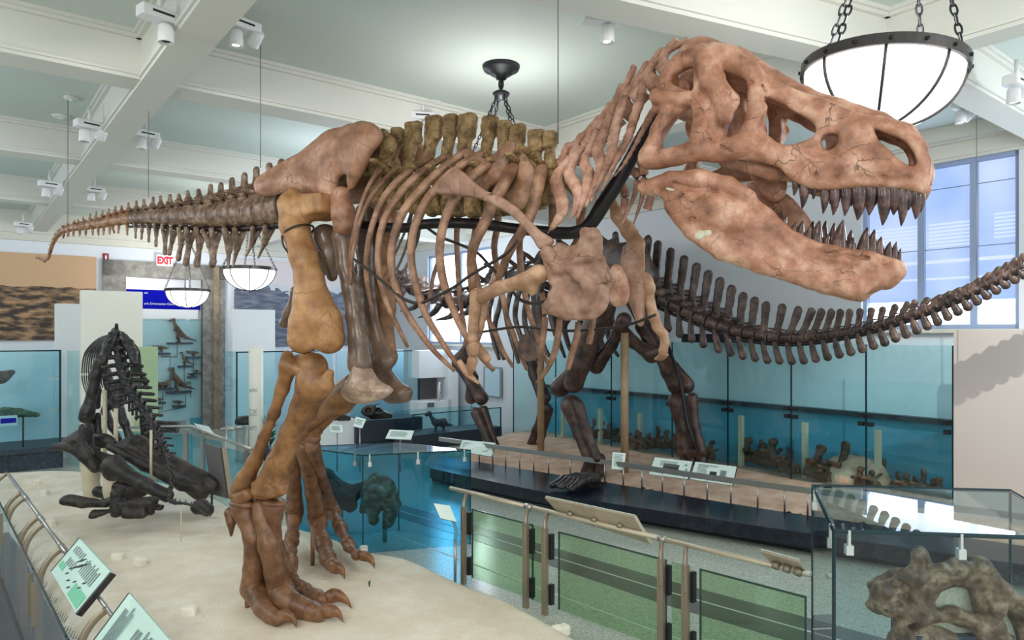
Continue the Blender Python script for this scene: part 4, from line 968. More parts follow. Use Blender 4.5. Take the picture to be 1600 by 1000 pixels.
# sign over the doorway
zs1 = on_s(300, 455, S_BACK)[2]; zs0 = on_s(300, 484, S_BACK)[2]
bs = thing('blue_sign', 'royal blue sign with white lettering hung across the stone doorway', 'sign', room(jl, S_BACK - .02, zs0), A_)
LW = jr - jl - .05
mk('board', box_m(0, LW, 0, .05, 0, zs1 - zs0), M['sign_blue'], bs, False)
def text(name, s, size, M_, o, mat_, parent=None, ext=.004, align='LEFT', bold=0.0):
    cu = bpy.data.curves.new(name, 'FONT'); cu.body = s; cu.size = size; cu.extrude = ext; cu.align_x = align; cu.offset = bold
    t = bpy.data.objects.new(name + '_tmp', cu); COL.objects.link(t)
    dg = bpy.context.evaluated_depsgraph_get(); me = bpy.data.meshes.new_from_object(t.evaluated_get(dg))
    v = [tuple(np.array(M_) @ V(*p.co) + np.array(o)) for p in me.vertices]; f = [list(p.vertices) for p in me.polygons]
    bpy.data.objects.remove(t); bpy.data.meshes.remove(me)
    return mk(name, (v, f), mat_, parent, False)
TX = np.array([[1, 0, 0], [0, 0, -1], [0, 1, 0]])   # upright lettering read from -y
xo = on_s(225, 470, S_BACK)[:2].dot(E2) - jl
text('lettering', 'ark Orientation Center', .088, TX, (xo, -.008, .12), M['white_ink'], bs)
text('lettering', 'on', .088, TX, (xo, -.008, .42), M['white_ink'], bs)
# white board under the sign, blue family-tree panel behind glass
zp = on_s(300, 499, S_BACK)[2]
tag(mk('transom_board', rs_box(jl, jr - .1, S_BACK - .02, S_BACK + .05, zp, zs0), M['white_panel'], None, False), 'plain white board under the blue sign', 'board')
fp = thing('family_tree_panel', 'pale blue wall panel of dark dinosaur models joined by branching lines', 'display panel', room(jl, S_BACK + .05, 0), A_)
zq = zp - .02
mk('panel', box_m(.0, LW, .0, .05, .3, zq), M['blue_panel'], fp, False)
def onp(px, py):
    p = on_s(px, py, S_BACK + .05); return V(p[:2].dot(E2) - jl, p[2])
ln = []
def pl(*pts):
    for a, b in zip(pts[:-1], pts[1:]):
        a, b = onp(*a), onp(*b); x0, x1 = sorted((a[0], b[0])); z0, z1 = sorted((a[1], b[1]))
        if abs(a[0] - b[0]) > .12 and abs(a[1] - b[1]) > .12: ln.append(rod((a[0], -.01, a[1]), (b[0], -.01, b[1]), .012, 5))
        else: ln.append(box_m(x0 - .01, x1 + .01, -.014, 0, z0 - .01, z1 + .01))
pl((277, 537), (277, 557)); pl((252, 556), (266, 558)); pl((266, 558), (277, 557)); pl((266, 558), (266, 612)); pl((266, 612), (290, 614)); pl((290, 614), (298, 610)); pl((298, 602), (298, 620))
pl((288, 572), (288, 597)); pl((288, 597), (298, 600)); pl((302, 557), (302, 590)); pl((295, 590), (308, 588)); pl((315, 518), (315, 584)); pl((305, 584), (315, 582)); pl((254, 612), (254, 636)); pl((254, 636), (246, 640)); pl((290, 618), (290, 636)); pl((270, 634), (290, 636)); pl((225, 648), (290, 636))
mk('branch_lines', join(*ln), M['grey_ink'], fp, False)
def silhouette_dino(px, py, s, kind, flipx=1):
    """small dark dinosaur model on its little shelf"""
    c = onp(px, py); X = lambda x, z, y=0: V(c[0] + x * s * flipx, -.1 + y, c[1] + z * s)
    if kind == 0:   # upright, long tail
        pr = chain([X(-.24, 1.02), X(-.2, .86), X(-.1, .62), X(.02, .42), X(.3, .22), X(.8, .04)], [.06 * s, .06 * s, .12 * s, .13 * s, .07 * s, .012 * s]) + [cap(X(-.24, 1.04), X(-.42, 1.0), .075 * s, .04 * s), cap(X(-.14, .66), X(-.26, .55), .03 * s, .02 * s)] + [w for yy in (.06, -.06) for w in (cap(X(.02, .42, yy), X(-.08, .22, yy), .075 * s, .05 * s), cap(X(-.08, .22, yy), X(.0, .04, yy), .045 * s, .03 * s), cap(X(.0, .03, yy), X(-.12, .02, yy), .03 * s, .02 * s))]
    elif kind == 1:  # horizontal biped
        pr = chain([X(-.5, .42), X(-.25, .36), X(0, .34), X(.5, .3)], [.07 * s, .12 * s, .13 * s, .02 * s]) + [cap(X(0, .3), X(-.06, .04), .06 * s, .04 * s), cap(X(.05, .3), X(.1, .04), .06 * s, .04 * s)]
    else:            # long neck and raised tail
        pr = chain([X(-.5, .3), X(-.2, .2), X(.15, .2), X(.42, .5), X(.4, 1.0), X(.25, 1.25)], [.05 * s, .13 * s, .14 * s, .05 * s, .03 * s, .01 * s]) + [cap(X(-.1, .2), X(-.12, .02), .06 * s), cap(X(.1, .2), X(.14, .02), .06 * s)]
    mk('dinosaur_model', sdf(pr, .019 * max(.45, s), .04 * s), M['fossil'], fp)
    mk('shelf', box_m(c[0] - .5 * s, c[0] + .55 * s, -.2, 0, c[1] - .05, c[1]), M['base_dark'], fp, False)
for a in ((279, 535, .62, 0), (277, 611, .62, 0), (250, 551, .42, 1), (300, 557, .36, 1), (288, 571, .36, 0), (298, 588, .2, 1), (306, 582, .16, 1), (278, 633, .3, 1), (253, 606, .5, 2), (248, 628, .26, 1)):
    silhouette_dino(*a)
q0, q1 = onp(297, 668), onp(316, 652)
mk('caption_plate', box_m(q0[0], q1[0], -.02, 0, q0[1], q1[1]), M['teal_deep'], fp, False)
pane = mk('doorway_glass', rs_box(jl + .3, jr - .02, S_BACK - .1, S_BACK - .085, 0, zp + .02), M['glass_clear'], None, False)
tag(pane, 'clear glass sheet standing before the family tree panel in the doorway', 'glass pane')
# exit sign, alarm box, door closer
ex = on_s(257, 407, S_BACK - .18)
es = thing('exit_sign', 'small white exit sign with red letters above the stone doorway', 'sign', ex, A_)
mk('housing', rbox(-.20, .20, -.05, .05, -.15, .15, .012), M['exit_white'], es, False)
text('lettering', 'EXIT', .27, np.array([[.70, 0, 0], [0, 0, -1], [0, 1, 0]]), (0, -.058, -.095), M['exit_red'], es, .004, 'CENTER', .016)
mk('bracket', box_m(-.02, .02, .05, .2, -.02, .02), M['white_metal'], es, False)
al = on_s(165, 402, S_BACK); ab = thing('alarm_box', 'tiny dark red alarm box high on the wall by the exit sign', 'alarm', al, A_)
mk('case', rbox(-.07, .07, -.05, 0, -.1, .1, .01), M['red_box'], ab, False); mk('lens', box_m(-.02, .02, -.06, -.05, -.06, .05), M['white_metal'], ab, False)
# murals
def mural(name, label, px0, px1, y0, y1, m, depth=.06):
    a, b = on_s(px0, y0, S_BACK), on_s(px1, y0, S_BACK); r0, r1 = a[:2].dot(E2), b[:2].dot(E2)
    o = mk(name, box_m(0, r1 - r0, -depth, 0, 0, a[2] - on_s(px0, y1, S_BACK)[2]), m, None, False)
    p = room(r0, S_BACK, on_s(px0, y1, S_BACK)[2]); o.location = p; o.rotation_euler = (0, 0, A_)
    tag(o, label, 'mural'); return o
mural('badlands_mural', 'sepia photo mural of badland cliffs under a tan sky', -160, 150, 384, 533, M['mural_badlands'])
mural('mountain_mural', 'photo mural of snowy mountains behind the tyrannosaur legs', 366, 622, 404, 542, M['mural_mountains'])

# ---------------- freestanding white boards before the back wall
def board(name, label, px0, px1, pyt, s, m, zb_=0.0, depth=.25):
    a, b = on_s(px0, pyt, s), on_s(px1, pyt, s); r0, r1 = a[:2].dot(E2), b[:2].dot(E2)
    o = mk(name, rbox(0, r1 - r0, 0, depth, 0, a[2] - zb_, .01), m, None, False)
    o.location = room(r0, s, zb_); o.rotation_euler = (0, 0, A_); return tag(o, label, 'display board')
board('display_board', 'tall cream board behind the black skeleton', 127, 223, 453, 16.6, M['cream_panel'])
board('display_board', 'white board left of the tall cream board, below the badlands mural', 87, 129, 474, 18.6, M['white_panel'])
board('display_board', 'white board right of the stone doorway', 363, 430, 483, 19.5, M['white_panel'])
board('display_board', 'pale green board right of the tall cream board', 215, 247, 542, 16.3, M['green_panel'])
cyl = on_s(400, 541, 15.5)
cy = thing('text_column', 'cream round column printed with small text and sketches', 'column', (cyl[0], cyl[1], 0))
RC = .15
mk('shaft', lathe([(RC, 0), (RC, cyl[2])], 28), M['cream_panel'], cy)
def arc_marks(z, n, h, w, a0):
    return join(*[rod((RC * 1.005 * math.cos(a0 + i * .16), RC * 1.005 * math.sin(a0 + i * .16), z), (RC * 1.005 * math.cos(a0 + i * .16 + w), RC * 1.005 * math.sin(a0 + i * .16 + w), z + h * (.3 + RNG.random())), .004, 4) for i in range(n)])
mk('sketches', join(*[arc_marks(z, 8, .05, .1, -2.3) for z in (1.55, 1.52, 1.1, 1.05, 1.0, .75, .7)]), M['grey_ink'], cy)
tb = on_s(376, 690, 15.8)
tr_ = thing('waste_bin', 'round steel waste bin with dark rim by the stone doorway', 'bin', (tb[0] + .1, tb[1], 0))
mk('body', lathe([(.19, 0), (.2, .02), (.2, .78), (.2, .8)], 24), M['trash_steel'], tr_); mk('rim', lathe([(.2, .8), (.215, .82), (.21, .9), (.14, .97), (.1, .97)], 24), M['lamp_dark'], tr_)
pt = thing('potted_plant', 'low green plant beside the steel bin', 'plant', (tb[0] + .5, tb[1] + .1, 0))
mk('pot', lathe([(.1, 0), (.14, .3)], 14), M['base_dark'], pt)
lv = []
for i in range(40):
    a, h = RNG.uniform(0, 6.28), RNG.uniform(.3, .95); p = V(.13 * math.cos(a), .13 * math.sin(a), h); lv.append(sweep([p, p + V(.1 * math.cos(a), .1 * math.sin(a), .08)], [.045, .012], [.01, .004], n=3, m=5))
mk('leaves', join(*lv), M['plant'], pt)

# dark bands in the terrazzo, with pale seams, and painted shadow at the left
def band(n, up, lo, m, z=.003):
    a = [tuple(atz(*p, 0)[:2]) for p in up]; b = [tuple(atz(*p, 0)[:2]) for p in lo]
    struct('trim_%d' % n, prism(a + b[::-1], .0005, z), M[m])
band(20, [(600, 781), (738, 820), (1036, 905), (1267, 967), (1400, 1003)], [(600, 802), (738, 843), (1036, 944), (1267, 1012), (1400, 1052)], 'band')
band(21, [(600, 791), (738, 831), (1036, 922), (1267, 987), (1400, 1025)], [(600, 792), (738, 832.2), (1036, 923.6), (1267, 988.8), (1400, 1027)], 'seam', .0045)
band(22, [(600, 830), (738, 880), (1036, 990), (1267, 1065)], [(600, 831), (738, 881.4), (1036, 992), (1267, 1067)], 'seam', .0045)
band(23, [(-60, 842), (60, 845), (200, 850)], [(-60, 1500), (60, 1500), (200, 1500)], 'band_shadow')  # dark band and shadowed terrazzo at the left, painted as one
# ================================================================ sand plinth under the tyrannosaur
_e = [(-60, 742), (20, 738), (120, 735), (230, 745), (330, 772), (380, 795), (450, 815), (520, 834), (575, 856), (640, 868), (690, 888), (735, 908), (790, 928), (850, 958), (900, 985), (925, 1002), (960, 1040), (980, 1120)]
ZE = .20
_edge = [atz(x, y, ZE)[:2] for x, y in _e]
_left = [atz(x, y, .12)[:2] for x, y in [(330, 1400), (200, 1140), (122, 1008), (64, 908), (31, 845), (8, 806), (-30, 765), (-70, 744)]]
sand_poly = smooth_poly(np.array(_edge + [V(.9, 3.2), V(-.6, 2.6)] + _left), 4)
def sand_mesh():
    h = .055
    lo = sand_poly.min(0) - .1; hi = sand_poly.max(0) + .1
    xs = np.arange(lo[0], hi[0], h); ys = np.arange(lo[1], hi[1], h)
    X, Y = np.meshgrid(xs, ys, indexing='ij'); d = -poly2d(sand_poly, X, Y)
    rise = np.clip(d / .22, 0, 1); rise = np.sqrt(np.clip(1 - (1 - rise) ** 2, 0, 1))
    Z = .04 + (ZE - .04) * rise + .09 * (1 - np.exp(-np.clip(d, 0, None) / .8)) + .012 * fnoise(X * 1.0, Y, 0 * X, 1.6) + .004 * fnoise(X, Y, 0 * X, 8)
    ok = d > -.5 * h
    idx = -np.ones(X.shape, int); idx[ok] = np.arange(ok.sum())
    # pull the rim vertices onto the outline
    P = np.stack([X[ok], Y[ok], np.where(d[ok] < 0, .03, Z[ok])], 1)
    f = np.stack([idx[:-1, :-1], idx[1:, :-1], idx[1:, 1:], idx[:-1, 1:]], -1).reshape(-1, 4); f = f[(f >= 0).all(1)]
    return P, f
sb = thing('sand_plinth', 'low sand covered plinth carrying the tan tyrannosaur', 'display plinth')
mk('plinth_curb', prism([tuple(p) for p in sand_poly], 0, .06), M['cream_panel'], sb, False)
so = mk('sand_surface', sand_mesh(), M['sand'], sb); so['kind'] = 'stuff'
def sand_z(x, y):
    d = -poly2d(sand_poly, np.array([x]), np.array([y]))[0]
    r = min(1, max(0, d / .22)); r = math.sqrt(1 - (1 - r) ** 2)
    X = np.array([x]); Y = np.array([y])
    return float((.04 + (ZE - .04) * r + .09 * (1 - math.exp(-max(d, 0) / .8)) + .012 * fnoise(X, Y, 0 * X, 1.6) + .004 * fnoise(X, Y, 0 * X, 8))[0])
STN = [(296, 957, .05, 'on the sand below the feet'), (184, 871, .045, 'left one of the pair behind the near text lectern'), (219, 880, .05, 'right one of the pair behind the near text lectern'), (80, 815, .05, 'by the curved rail, nearest of its row'),
       (70, 770, .05, 'by the curved rail, middle of its row'), (57, 754, .05, 'by the curved rail, farthest of its row'), (876, 960, .055, 'at the sand edge under the tan rail posts'), (568, 847, .05, 'by the far foot claws and teal glass case')]
for px, py, s, w in STN:
    p = atz(px, py, .28); z = sand_z(p[0], p[1])
    o = mk('chalk_stone', sdf([bx((0, 0, s * .75), (s * 1.5, s * .95, s * .95), s * .4), ell((s * .5, 0, s * .9), (s, s, s))], s * .2, s * .4, (s * .12, 30)), M['chalk'])
    o.location = (p[0], p[1], z - .012); o.rotation_euler = (0, 0, px * .7); tag(o, 'small chalky stone ' + w, 'stone', 'chalk stones on the sand')
gp = atz(577, 915, .29)
tag(mk('green_sprig', join(sweep([(gp[0], gp[1], .28), (gp[0], gp[1], .33)], [.006, .012], n=4, m=5), sweep([(gp[0], gp[1], .3), (gp[0] + .01, gp[1], .345)], [.01, .003], n=4, m=5)), M['plant']), 'tiny green sprig in the sand near the big foot', 'plant')
# ================================================================ the long dark sauropod mount behind
HA = math.atan2(E1[1], E1[0])
_h = room(9.5, 7.9, 0.3)
AP = Frame((_h[0], _h[1], .3), HA)
apa = thing('sauropod_skeleton', 'dark brown long-tailed sauropod skeleton standing behind the tyrannosaur', 'dinosaur skeleton', AP.o, AP.ang)
def Q(px, py, y=0.0): return AP.loc(px, py, y)
a8 = crop(1000, 340, 2.173); h5 = crop(600, 380, 5.554); g7 = crop(680, 520, 2.58); b4 = crop(820, 380, 2.632)
def tq(cr, pts, y):
    ys = [y] * len(pts) if np.ndim(y) == 0 else y
    return [Q(*cr(*p), q) for p, q in zip(pts, ys)]
AC = np.array([(-60, 225), (0, 240), (60, 268), (150, 312), (250, 358), (330, 383), (420, 402), (520, 410), (620, 402), (720, 386), (820, 362), (920, 330), (1000, 302), (1100, 262), (1200, 214), (1330, 150)], float)
AT = np.array([(-70, 30), (0, 62), (48, 88), (148, 146), (245, 208), (318, 258), (400, 292), (530, 310), (612, 316), (690, 316), (790, 308), (905, 284), (1000, 264), (1095, 228), (1200, 168), (1316, 108)], float)
AR = np.array([40, 40, 38, 34, 31, 29, 26, 24, 22, 21, 20, 19, 18, 17, 16, 15], float)
_p = np.r_[0, np.cumsum(np.linalg.norm(np.diff(AC, axis=0), axis=1))]
def ac(s): return V(np.interp(s, _p, AC[:, 0]), np.interp(s, _p, AC[:, 1]))
s, k, low = 6.0, 0, []
while s < _p[-1] - 4:
    r = np.interp(s, _p, AR); st = np.interp(s, [0, _p[-1]], [46, 34]); c = ac(s + st / 2); t = V(np.interp(s + st / 2, _p, AT[:, 0]), np.interp(s + st / 2, _p, AT[:, 1]))
    C = Q(*a8(*c)); A = Q(*a8(*ac(s))) - Q(*a8(*ac(s + st))); L = np.linalg.norm(A); sc_ = L / 46 * 2.2
    px = np.linalg.norm(Q(*a8(c[0], c[1] + 10)) - C) / 10        # metres per crop pixel here
    tt = t + V(min(34, 20 + k), -4) * (1 if c[0] < 900 else .5)
    vert('tail_vertebra', apa, C, Q(*a8(*tt)), A, L * 1.0, r * px * .86, (38 - 13 * max(0, min(1, (c[0] - 250) / 450))) * px, 14 * px, ((2.1 if k < 7 else 1.2) * r * px, .02, -.1) if k < 11 else None, M['apato'], max(.011, r * px * .1), .006, 1.0, tpw=.55 if k < 9 else .3)
    low.append(Q(*a8(c[0], c[1] + r * .95)))
    if k > 0:
        ln = np.interp(c[0], [0, 300, 520, 800, 1000, 1250], [62, 62, 58, 46, 36, 14]); b = a8(c[0], c[1] + r * .8); e = a8(c[0] + (14 if c[0] > 250 else 2), c[1] + r * .8 + ln)
        mk('chevron', sdf(chain([Q(*b), Q((b[0] + e[0]) / 2 - 1, (b[1] + e[1]) / 2), Q(*e)], [11 * px, 11 * px, 15 * px], ((0, 1, 0), .7)), max(.009, 1.6 * px), .02), M['apato'], apa)
    s += st; k += 1
mk('steel_armature', sweep(low, .028, n=60, m=7), M['steel_dark'], apa)
# back and neck
BC = [(960, 408), (930, 408), (900, 412), (870, 418), (842, 426), (815, 434), (788, 444), (764, 454), (742, 464), (716, 470), (688, 466), (660, 456), (632, 444), (600, 436), (566, 430)]
for i, (x, y) in enumerate(BC):
    nx, ny = BC[max(i - 1, 0)] if i else (985, 412); ox, oy = BC[min(i + 1, len(BC) - 1)]
    C = Q(x, y); A = Q(ox, oy) - Q(nx, ny); L = np.linalg.norm(A) / 2; up = 46 if i < 4 else (34 if i < 8 else 20)
    if i < 8: vert('back_vertebra', apa, C, Q(x + 2, y - up), A, L, .20, .16, .10, (.45, .2, 0), M['apato'], .022, .015, 1.1)
    else: vert('neck_vertebra', apa, C, Q(x - 4 + 6 * (i % 2), y - up), A, L * 1.05, .21, .26, .3, (.5, -.12, .1), M['apato'], .026, .03, 1.1)
    if i >= 8:
        q = [Q(x, y + 8, .3), Q(x - 12, y + 24, .35), Q(x - 34, y + 30, .3)]
        mk('neck_rib', sweep(q, [.09, .07, .02], n=10, m=7), M['apato'], apa)
for pts, y in [([(930, 500), (912, 640), (950, 850), (1000, 1010)], .9), ([(1005, 540), (962, 720), (1000, 900), (1040, 1010)], .95), ([(1085, 470), (1062, 640), (1120, 880), (1170, 1040)], 1.0), ([(1160, 470), (1138, 640), (1195, 840), (1240, 990)], 1.0),
               ([(1235, 500), (1222, 690), (1290, 920), (1330, 1040)], .95), ([(1345, 480), (1350, 700), (1390, 900), (1450, 1000)], .9), ([(1440, 480), (1450, 640), (1490, 800)], .8), ([(1500, 450), (1520, 600), (1560, 740)], .6)]:
    q = tq(h5, [(pts[0][0] + 40, 330)] + pts, [.25] + [y] * len(pts)); mk('rib', sweep(q, [.06, .07, .065, .05, .03][:len(q)], [.04] * len(q), n=26, m=8, ref=(1, 0, 0)), M['apato'], apa)
    mk('rib', sweep([V(p[0], -p[1], p[2]) for p in q], [.06, .07, .065, .05, .03][:len(q)], n=24, m=8, ref=(1, 0, 0)), M['apato'], apa)
# shoulder, hips and legs
def leg_bone(name, pts, rr, y, m='apato_leg', k=.08, h=.022, fl=None): return mk(name, sdf(chain(pts if isinstance(pts[0], np.ndarray) else [Q(*p, y) for p in pts], rr, fl), h, k, (.008, 7)), M[m], apa)
leg_bone('shoulder_blade', [(775, 430), (762, 470), (744, 515), (738, 545)], [.12, .14, .18, .2], .8, 'bone_neck', fl=((0, 1, 0), .35))
leg_bone('shoulder_blade', [(835, 440), (838, 500), (830, 545)], [.14, .16, .2], -.6, fl=((0, 1, 0), .35))
leg_bone('upper_arm', [(734, 545), (722, 566), (738, 600), (752, 622)], [.17, .22, .13, .16], .5)
leg_bone('upper_arm', [(722, 560), (738, 590), (736, 622)], [.18, .12, .14], .5)
leg_bone('forearm', [(746, 646), (760, 680), (778, 715)], [.15, .095, .11], .5); leg_bone('forearm', [(756, 640), (770, 680), (782, 712)], [.1, .06, .08], .4)
leg_bone('upper_arm', [(826, 545), (836, 585), (850, 620)], [.18, .12, .15], -.2); leg_bone('forearm', [(852, 638), (838, 672), (826, 706)], [.13, .08, .1], -.2); leg_bone('forearm', [(858, 640), (848, 680), (838, 706)], [.09, .06, .08], -.3)
for dx in (-8, 0, 8):
    leg_bone('toe_bone', [(780 + dx, 706), (779 + dx * 1.4, 728)], [.07, .08], .5); leg_bone('toe_bone', [(832 + dx, 702), (832 + dx * 1.5, 722)], [.07, .08], -.2)
leg_bone('ilium', [(900, 425), (940, 400), (990, 405), (1020, 430)], [.16, .26, .28, .14], .45, fl=((0, 1, 0), .3)); leg_bone('ilium', [(900, 425), (940, 400), (990, 405), (1020, 430)], [.16, .26, .28, .14], -.45, fl=((0, 1, 0), .3))
leg_bone('femur', [(944, 470), (924, 520), (906, 570), (896, 598)], [.23, .19, .18, .19], .85); leg_bone('femur', [(906, 570), (876, 605)], [.13, .19], .85)
leg_bone('tibia', [(893, 634), (906, 676), (926, 722)], [.2, .12, .15], .85); leg_bone('fibula', [(904, 632), (920, 680), (934, 716)], [.1, .07, .08], 1.0)
leg_bone('femur', [(995, 470), (1024, 530), (1046, 580), (1058, 600)], [.22, .16, .15, .19], -.75); leg_bone('femur', [(1040, 560), (1072, 602)], [.12, .15], -.75)
leg_bone('tibia', [(1060, 628), (1068, 670), (1070, 705)], [.19, .12, .14], -.75); leg_bone('fibula', [(1082, 622), (1086, 665), (1096, 703)], [.1, .065, .09], -.65)
leg_bone('ankle_bone', [(1066, 706), (1096, 708)], [.11, .1], -.75)
for dx in (-10, 0, 12):
    leg_bone('toe_bone', [(930 + dx * .7, 716), (926 + dx, 738)], [.09, .1], .85); leg_bone('toe_bone', [(1080 + dx, 706), (1082 + dx * 1.3, 720)], [.08, .09], -.75)
leg_bone('pubis', [(938, 470), (930, 520), (914, 560)], [.16, .16, .2], .3); leg_bone('pubis', [(975, 500), (955, 540), (932, 572)], [.14, .1, .15], .1); leg_bone('ischium', [(968, 510), (990, 535), (1018, 555), (1030, 548)], [.12, .1, .12, .1], .0); leg_bone('ischium', [(1000, 510), (1012, 530), (1026, 555)], [.1, .09, .12], -.3)
mk('steel_armature', sweep([Q(1044, 540, -.55), Q(1064, 600, -.5), Q(1072, 650, -.5), Q(1086, 700, -.5)], .03, n=14, m=6), M['steel_dark'], apa)
for n_, (x0, y0, x1, y1, yy) in (('support_pole', (973, 520, 976, 733, .35)), ('support_pole', (842, 440, 845, 722, .3))):
    b = Q(x1, y1, yy); t = Q(x0, y0, yy); mk(n_, rod((b[0], b[1], 0.0), (b[0], b[1], t[2]), .07, 14), M['pole_tan'], apa)
# loose foot bones lying on the black step
fb = atz(903, 750, .42); ft = thing('foot_fossil', 'black fossil foot lying on the black step below the sauropod leg', 'fossil', (fb[0], fb[1], .31), A_ + .15)
for i in range(5):
    y = -.2 + .1 * i; mk('toe_bone', sdf(chain([V(-.42 + .05 * (i % 2), y, .06), V(-.15, y * .8, .12), V(.1, y * .6, .13), V(.36, y * .5, .1)], [.05, .07, .065, .085]), .016, .04, (.01, 14)), M['black_bone'], ft)
mk('stand', box_m(-.2, .25, -.05, .05, 0, .06), M['steel_dark'], ft, False)

# ---------------- black step, rose sand, low rail
SF = [room(6.9, 11.2), room(7.03, 10.1), room(7.34, 8.1), room(7.85, 6.3), room(8.37, 4.6), room(8.95, 2.9), room(9.3, 1.9)]
SB = [room(7.75, 12.2), room(7.98, 11.07), room(8.62, 8.0), room(8.85, 6.6), room(9.15, 5.2), room(9.75, 3.2), room(10.0, 2.2)]
SF = spline(np.array(SF), 24); SB = spline(np.array(SB), 24)
ZS = .29
st = thing('black_step', 'long black painted step in front of the sauropod', 'step')
mk('step_top', prism([tuple(p[:2]) for p in SF] + [tuple(p[:2]) for p in SB[::-1]], ZS - .05, ZS), M['step_black'], st, False)
ins = [p + (q - p) * .22 for p, q in zip(SF, SB)]
mk('step_riser', prism([tuple(p[:2]) for p in [p + (q - p) * .012 for p, q in zip(SF, SB)]] + [tuple(p[:2]) for p in SB[::-1]], .1, ZS - .05), M['step_black'], st, False)
mk('toe_kick', prism([tuple(p[:2]) for p in ins] + [tuple(p[:2]) for p in SB[::-1]], 0, .1), M['lamp_dark'], st, False)
sp = [tuple(p[:2]) for p in SB] + [tuple(room(11.75, 2.2)[:2]), tuple(room(11.75, 14.2)[:2]), tuple(room(10.2, 13.6)[:2]), tuple(room(8.6, 12.9)[:2])]
RSP = np.array(sp)
def rose_mesh():
    h = .11; lo = RSP.min(0); hi = RSP.max(0); X, Y = np.meshgrid(np.arange(lo[0], hi[0], h), np.arange(lo[1], hi[1], h), indexing='ij')
    d = -poly2d(RSP, X, Y); Z = .26 + .14 * (1 - np.exp(-np.clip(d, 0, None) / .5)) + .03 * fnoise(X, Y, 0 * X, 2.2)
    ok = d > -.5 * h; idx = -np.ones(X.shape, int); idx[ok] = np.arange(ok.sum()); P = np.stack([X[ok], Y[ok], Z[ok]], 1)
    f = np.stack([idx[:-1, :-1], idx[1:, :-1], idx[1:, 1:], idx[:-1, 1:]], -1).reshape(-1, 4); return P, f[(f >= 0).all(1)]
rs = thing('rose_sand_bed', 'rose brown sand bed beneath the dark sauropod', 'sand bed')
mk('bed', prism([tuple(p) for p in RSP], 0, .22), M['base_dark'], rs, False)
o = mk('sand_surface', rose_mesh(), M['sand_rose'], rs); o['kind'] = 'stuff'
lr = thing('low_rail', 'low grey rail along the back of the black step', 'rail')
RL = [SB[i] - (SB[i] - SF[i]) * .04 for i in range(24)]
def rail_at(px):              # point of the rail line under a pixel column
    best = None
    for a, b in zip(RL[:-1], RL[1:]):
        ka, kb = a[0] - (px - CX) / F * a[1], b[0] - (px - CX) / F * b[1]
        if ka * kb <= 0: return a + (b - a) * (ka / (ka - kb))
    return RL[-1] if px > 1000 else RL[0]
mk('rail_bar', join(*[slab(a, b, .03, .60, .68) for a, b in zip(RL[:-1], RL[1:])]), M['steel'], lr, False)
for px in (749, 770, 790, 812, 834, 857, 891, 945, 974, 1003, 1035, 1069, 1105, 1142, 1184, 1226, 1262):
    p = rail_at(px); mk('rail_post', rod((p[0], p[1], ZS), (p[0], p[1], .62), .014, 8), M['steel'], lr)
def plaque(name, label, quad, Yt, Yb, face, edge='plaque_edge', thick=.02, marks=(), cat='sign', grp=None, arm=None, off=None):
    """tilted reading panel; quad = top-left, top-right, bottom-right, bottom-left pixels"""
    Y = Yt if isinstance(Yt, (tuple, list)) else (Yt, Yt); Y2 = Yb if isinstance(Yb, (tuple, list)) else (Yb, Yb)
    c = [atY(*quad[0], Y[0]), atY(*quad[1], Y[1]), atY(*quad[2], Y2[1]), atY(*quad[3], Y2[0])]
    cen = sum(c) / 4; t = thing(name, label, cat, cen, 0, grp); c = [p - cen for p in c]
    ex = c[1] - c[0]; ez = c[3] - c[0]; nrm = np.cross(ez, ex); nrm /= np.linalg.norm(nrm)
    if nrm[1] > 0 and off is None: nrm = -nrm
    mk('panel', hexa([p - nrm * thick for p in c], c), M[edge], t, False)
    ci = [p + nrm * .002 + (-p) * .02 for p in c]
    W, Hh = np.linalg.norm(ex), np.linalg.norm(ez)
    f = mk('face', ([tuple(x) for x in ([(0, 0, 0), (W, 0, 0), (W, Hh, 0), (0, Hh, 0)])], [[0, 1, 2, 3]]), M[face], t, False)
    ux, uz = ex / W, -ez / Hh; uz = uz - ux * uz.dot(ux); uz /= np.linalg.norm(uz); un = np.cross(ux, uz)
    f.data.vertices.foreach_set('co', [a for p in (ci[3], ci[2], ci[1], ci[0]) for a in p])
    f.data.update()
    for (u0, u1, v0, v1, mm) in marks:
        P = lambda u, v: ci[0] * (1 - u) * (1 - v) + ci[1] * u * (1 - v) + ci[2] * u * v + ci[3] * (1 - u) * v + nrm * .003
        mk('print', quad_panel([P(u0, v0), P(u1, v0), P(u1, v1), P(u0, v1)], .002), M[mm], t, False)
    return t, c, nrm
def ry(px): return float(rail_at(px)[1])
TXT = [(.06, .9, .10 + .06 * i, .125 + .06 * i, 'grey_ink') for i in range(2)]
def lines(u0, u1, v0, v1, n, mm='grey_ink', ragged=.25):
    out = []
    for i in range(n):
        v = v0 + (v1 - v0) * i / n; out.append((u0, u1 - (u1 - u0) * ragged * RNG.random(), v, v + (v1 - v0) / n * .4, mm))
    return out
plaque('information_sign', 'narrow upright green text panel on the low rail, left of the wide pair', [(957, 706), (978, 708), (975, 735), (955, 733)], ry(966) + .06, ry(966) - .02, 'plaque_face', marks=lines(.15, .85, .12, .85, 9))
plaque('information_sign', 'wide text panel with a teal block on the low rail', [(1023, 714), (1083, 721), (1075, 749), (1013, 741)], (ry(1023) + .1, ry(1083) + .1), (ry(1013) - .02, ry(1075) - .02), 'plaque_face', marks=[(.2, .55, .55, .85, 'plaque_green'), (.05, .14, .6, .78, 'black_ink'), (.84, .9, .2, .3, 'plaque_green'), (.88, .93, .45, .55, 'plaque_green'), (.82, .9, .7, .8, 'plaque_green')] + lines(.2, .75, .15, .45, 5))
